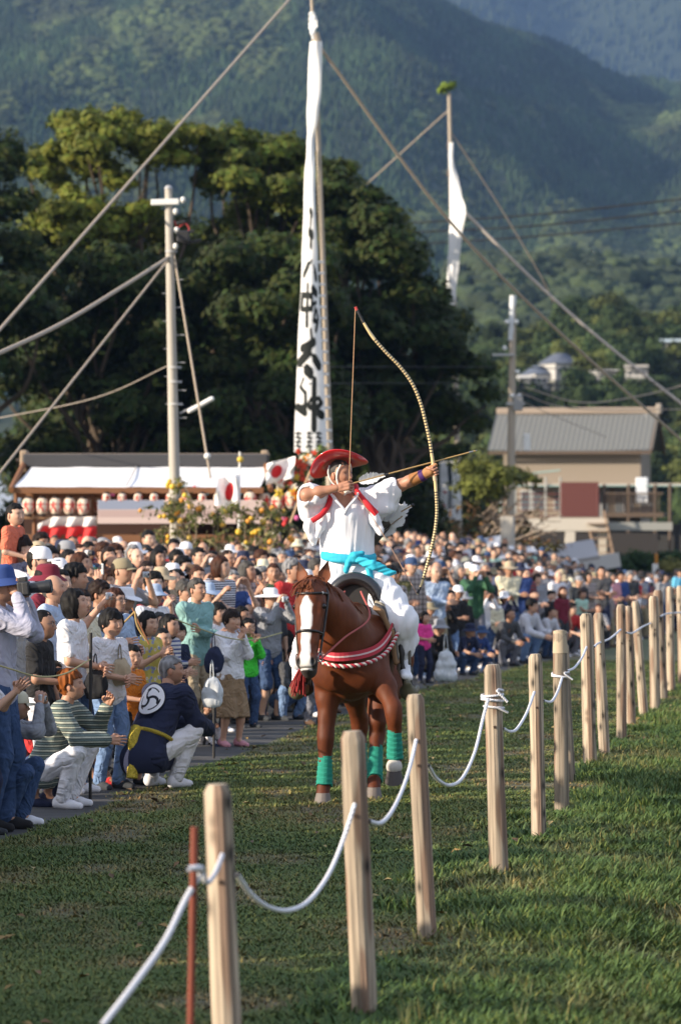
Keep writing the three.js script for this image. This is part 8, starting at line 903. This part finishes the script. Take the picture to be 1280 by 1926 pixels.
// bow, string, arrow, quiver
{
  const z = 0.10, B = [[668, 577], [682, 604], [700, 633], [724, 661], [752, 690], [775, 722], [790, 757], [800, 795], [808, 832], [813, 866], [816, 885], [818, 905], [820, 935], [821, 962], [818, 995], [811, 1030], [800, 1072], [789, 1106], [784, 1118]].map(([x, y]) => rp(x, y, z)), o = B[10].clone(), t = thing('bow', 'tall asymmetric bamboo bow bound with black bands, held by the mounted archer', 'bow', o), bl = B.map((v) => v.clone().sub(o)), c = new THREE.CatmullRomCurve3(bl);
  const g = new THREE.TubeGeometry(c, 150, 0.0118, 8), p = g.attributes.position, cc = V(0, 0, 0); for (let i = 0; i <= 150; i++) { c.getPointAt(i / 150, cc); const u = i / 150, k = u < 0.1 ? lerp(0.65, 1, u / 0.1) : u > 0.92 ? lerp(1, 0.65, (u - 0.92) / 0.08) : 1.05; for (let j = 0; j <= 8; j++) { const q = i * 9 + j; p.setXYZ(q, cc.x + (p.getX(q) - cc.x) * k, cc.y + (p.getY(q) - cc.y) * k, cc.z + (p.getZ(q) - cc.z) * k); } } part('limb', g, new THREE.MeshPhysicalMaterial({ color: lin(0.66, 0.50, 0.25), roughness: 0.4, clearcoat: 0.4 }), t);
  const band = (u, w, m, name = 'binding', r = 0.0135) => { const a = c.getPointAt(clamp(u - w / 2, 0, 1)), b = c.getPointAt(clamp(u + w / 2, 0, 1)); part(name, bar(a, b, r, r, 10), m, t); }; for (let u = 0.125; u < 0.545; u += 0.0098) band(u, 0.0036, black); for (let u = 0.665; u < 0.95; u += 0.0088) band(u, 0.0034, black); band(0.035, 0.045, black, 'black_tip', 0.0105); band(0.006, 0.012, M(0.45, 0.05, 0.05), 'red_nock', 0.011); band(0.985, 0.024, black, 'black_tip', 0.0105); band(0.60, 0.055, M(0.55, 0.42, 0.28), 'grip', 0.0165);
  const hand = rp(656, 908, 0.20).sub(o); part('string', new THREE.TubeGeometry(new THREE.CatmullRomCurve3([bl[0], bl[0].clone().lerp(hand, 0.5), hand]), 12, 0.0032, 5), M(0.52, 0.30, 0.15, 0.7), t); part('string', new THREE.TubeGeometry(new THREE.CatmullRomCurve3([hand, hand.clone().lerp(rp(757, 1060, 0.14).sub(o), 0.6), bl[18]]), 12, 0.003, 5), M(0.5, 0.30, 0.2, 0.7), t);
  const a0 = rp(652, 912, 0.20), a1 = rp(893, 848, 0.02), ar = thing('arrow', 'long arrow with white feathers nocked on the bow', 'arrow', a0), ax = a1.clone().sub(a0), n = ax.clone().normalize(); part('shaft', bar(V(0, 0, 0), ax, 0.0060, 0.0055, 10), M(0.40, 0.26, 0.10, 0.5), ar); part('head', bar(ax.clone().addScaledVector(n, -0.05), ax.clone().addScaledVector(n, 0.015), 0.0085, 0.003, 10), M(0.35, 0.35, 0.36, 0.35, { metalness: 0.7 }), ar);
  const feather = (len, wid, seed) => { const P = [], I = [], q = mulberry(seed), N = 34; for (let i = 0; i <= N; i++) { const u = i / N, w = wid * Math.pow(Math.sin(Math.min(1, u * 1.15 + 0.12) * 3.0), 0.5) * (0.86 + 0.28 * q()); P.push(u * len, 0, 0, u * len + w * 0.45, w, 0.004 * (q() - 0.5)); if (i) { const a = (i - 1) * 2; I.push(a, a + 2, a + 1, a + 1, a + 2, a + 3); } } const g2 = new THREE.BufferGeometry(); g2.setAttribute('position', new THREE.Float32BufferAttribute(P, 3)); g2.setIndex(I); g2.computeVertexNormals(); return g2; }, fm = new THREE.MeshPhysicalMaterial({ color: lin(0.78, 0.78, 0.78), roughness: 0.8, side: THREE.DoubleSide, transmission: 0.2, thickness: 0 });
  for (let k = 0; k < 3; k++) { const m = part('feather', feather(0.20, 0.048, k + 2), fm, ar); m.quaternion.setFromUnitVectors(V(1, 0, 0), n); m.rotateX(0.35 + k * 2.094); m.position.copy(n.clone().multiplyScalar(0.09)); } part('thread_band', bar(n.clone().multiplyScalar(0.29), n.clone().multiplyScalar(0.325), 0.0075, 0.0075, 10), black, ar);
  const q = thing('quiver', 'bundle of white-feathered arrows worn at the archer back', 'quiver', rp(728, 985, -0.22)), Q = (x, y, dz = -0.22) => rp(x, y, dz).sub(q.position); part('holder', mesh([cap(Q(695, 1020), Q(722, 985), 0.05, 0.055)], 0.012, 0.02), M(0.05, 0.04, 0.03, 0.6), q);
  for (let i = 0; i < 13; i++) { const e = Q(728 + (i % 5) * 7 + R(-4, 4), 955 + Math.floor(i / 5) * 15 + R(-4, 4), -0.22 + R(-0.06, 0.08)), b = Q(700, 1015, -0.22), d2 = e.clone().sub(b).normalize(); const m = part('arrow_shaft', bar(b, e, 0.005, 0.005, 6), M(0.3, 0.2, 0.08), q); for (let k = 0; k < 3; k++) { const f = part('feather', feather(0.15, 0.062, i * 3 + k), fm, m); f.quaternion.setFromUnitVectors(V(1, 0, 0), d2); f.rotateX(k * 2.094 + i); f.position.copy(e.clone().addScaledVector(d2, -0.12)); } }
  { const b = Q(722, 980), e = Q(776, 950), d2 = e.clone().sub(b).normalize(), m = part('arrow_shaft', bar(b, e, 0.0055, 0.0055, 6), M(0.3, 0.2, 0.08), q); for (let k = 0; k < 3; k++) { const f = part('feather', feather(0.13, 0.040, 70 + k), fm, m); f.quaternion.setFromUnitVectors(V(1, 0, 0), d2); f.rotateX(k * 2.094 + 0.5); f.position.copy(e.clone().addScaledVector(d2, -0.15)); } part('nock', new THREE.SphereGeometry(0.012, 8, 8).translate(e.x, e.y, e.z), black, q); }
}
renderer.render(scene, camera);
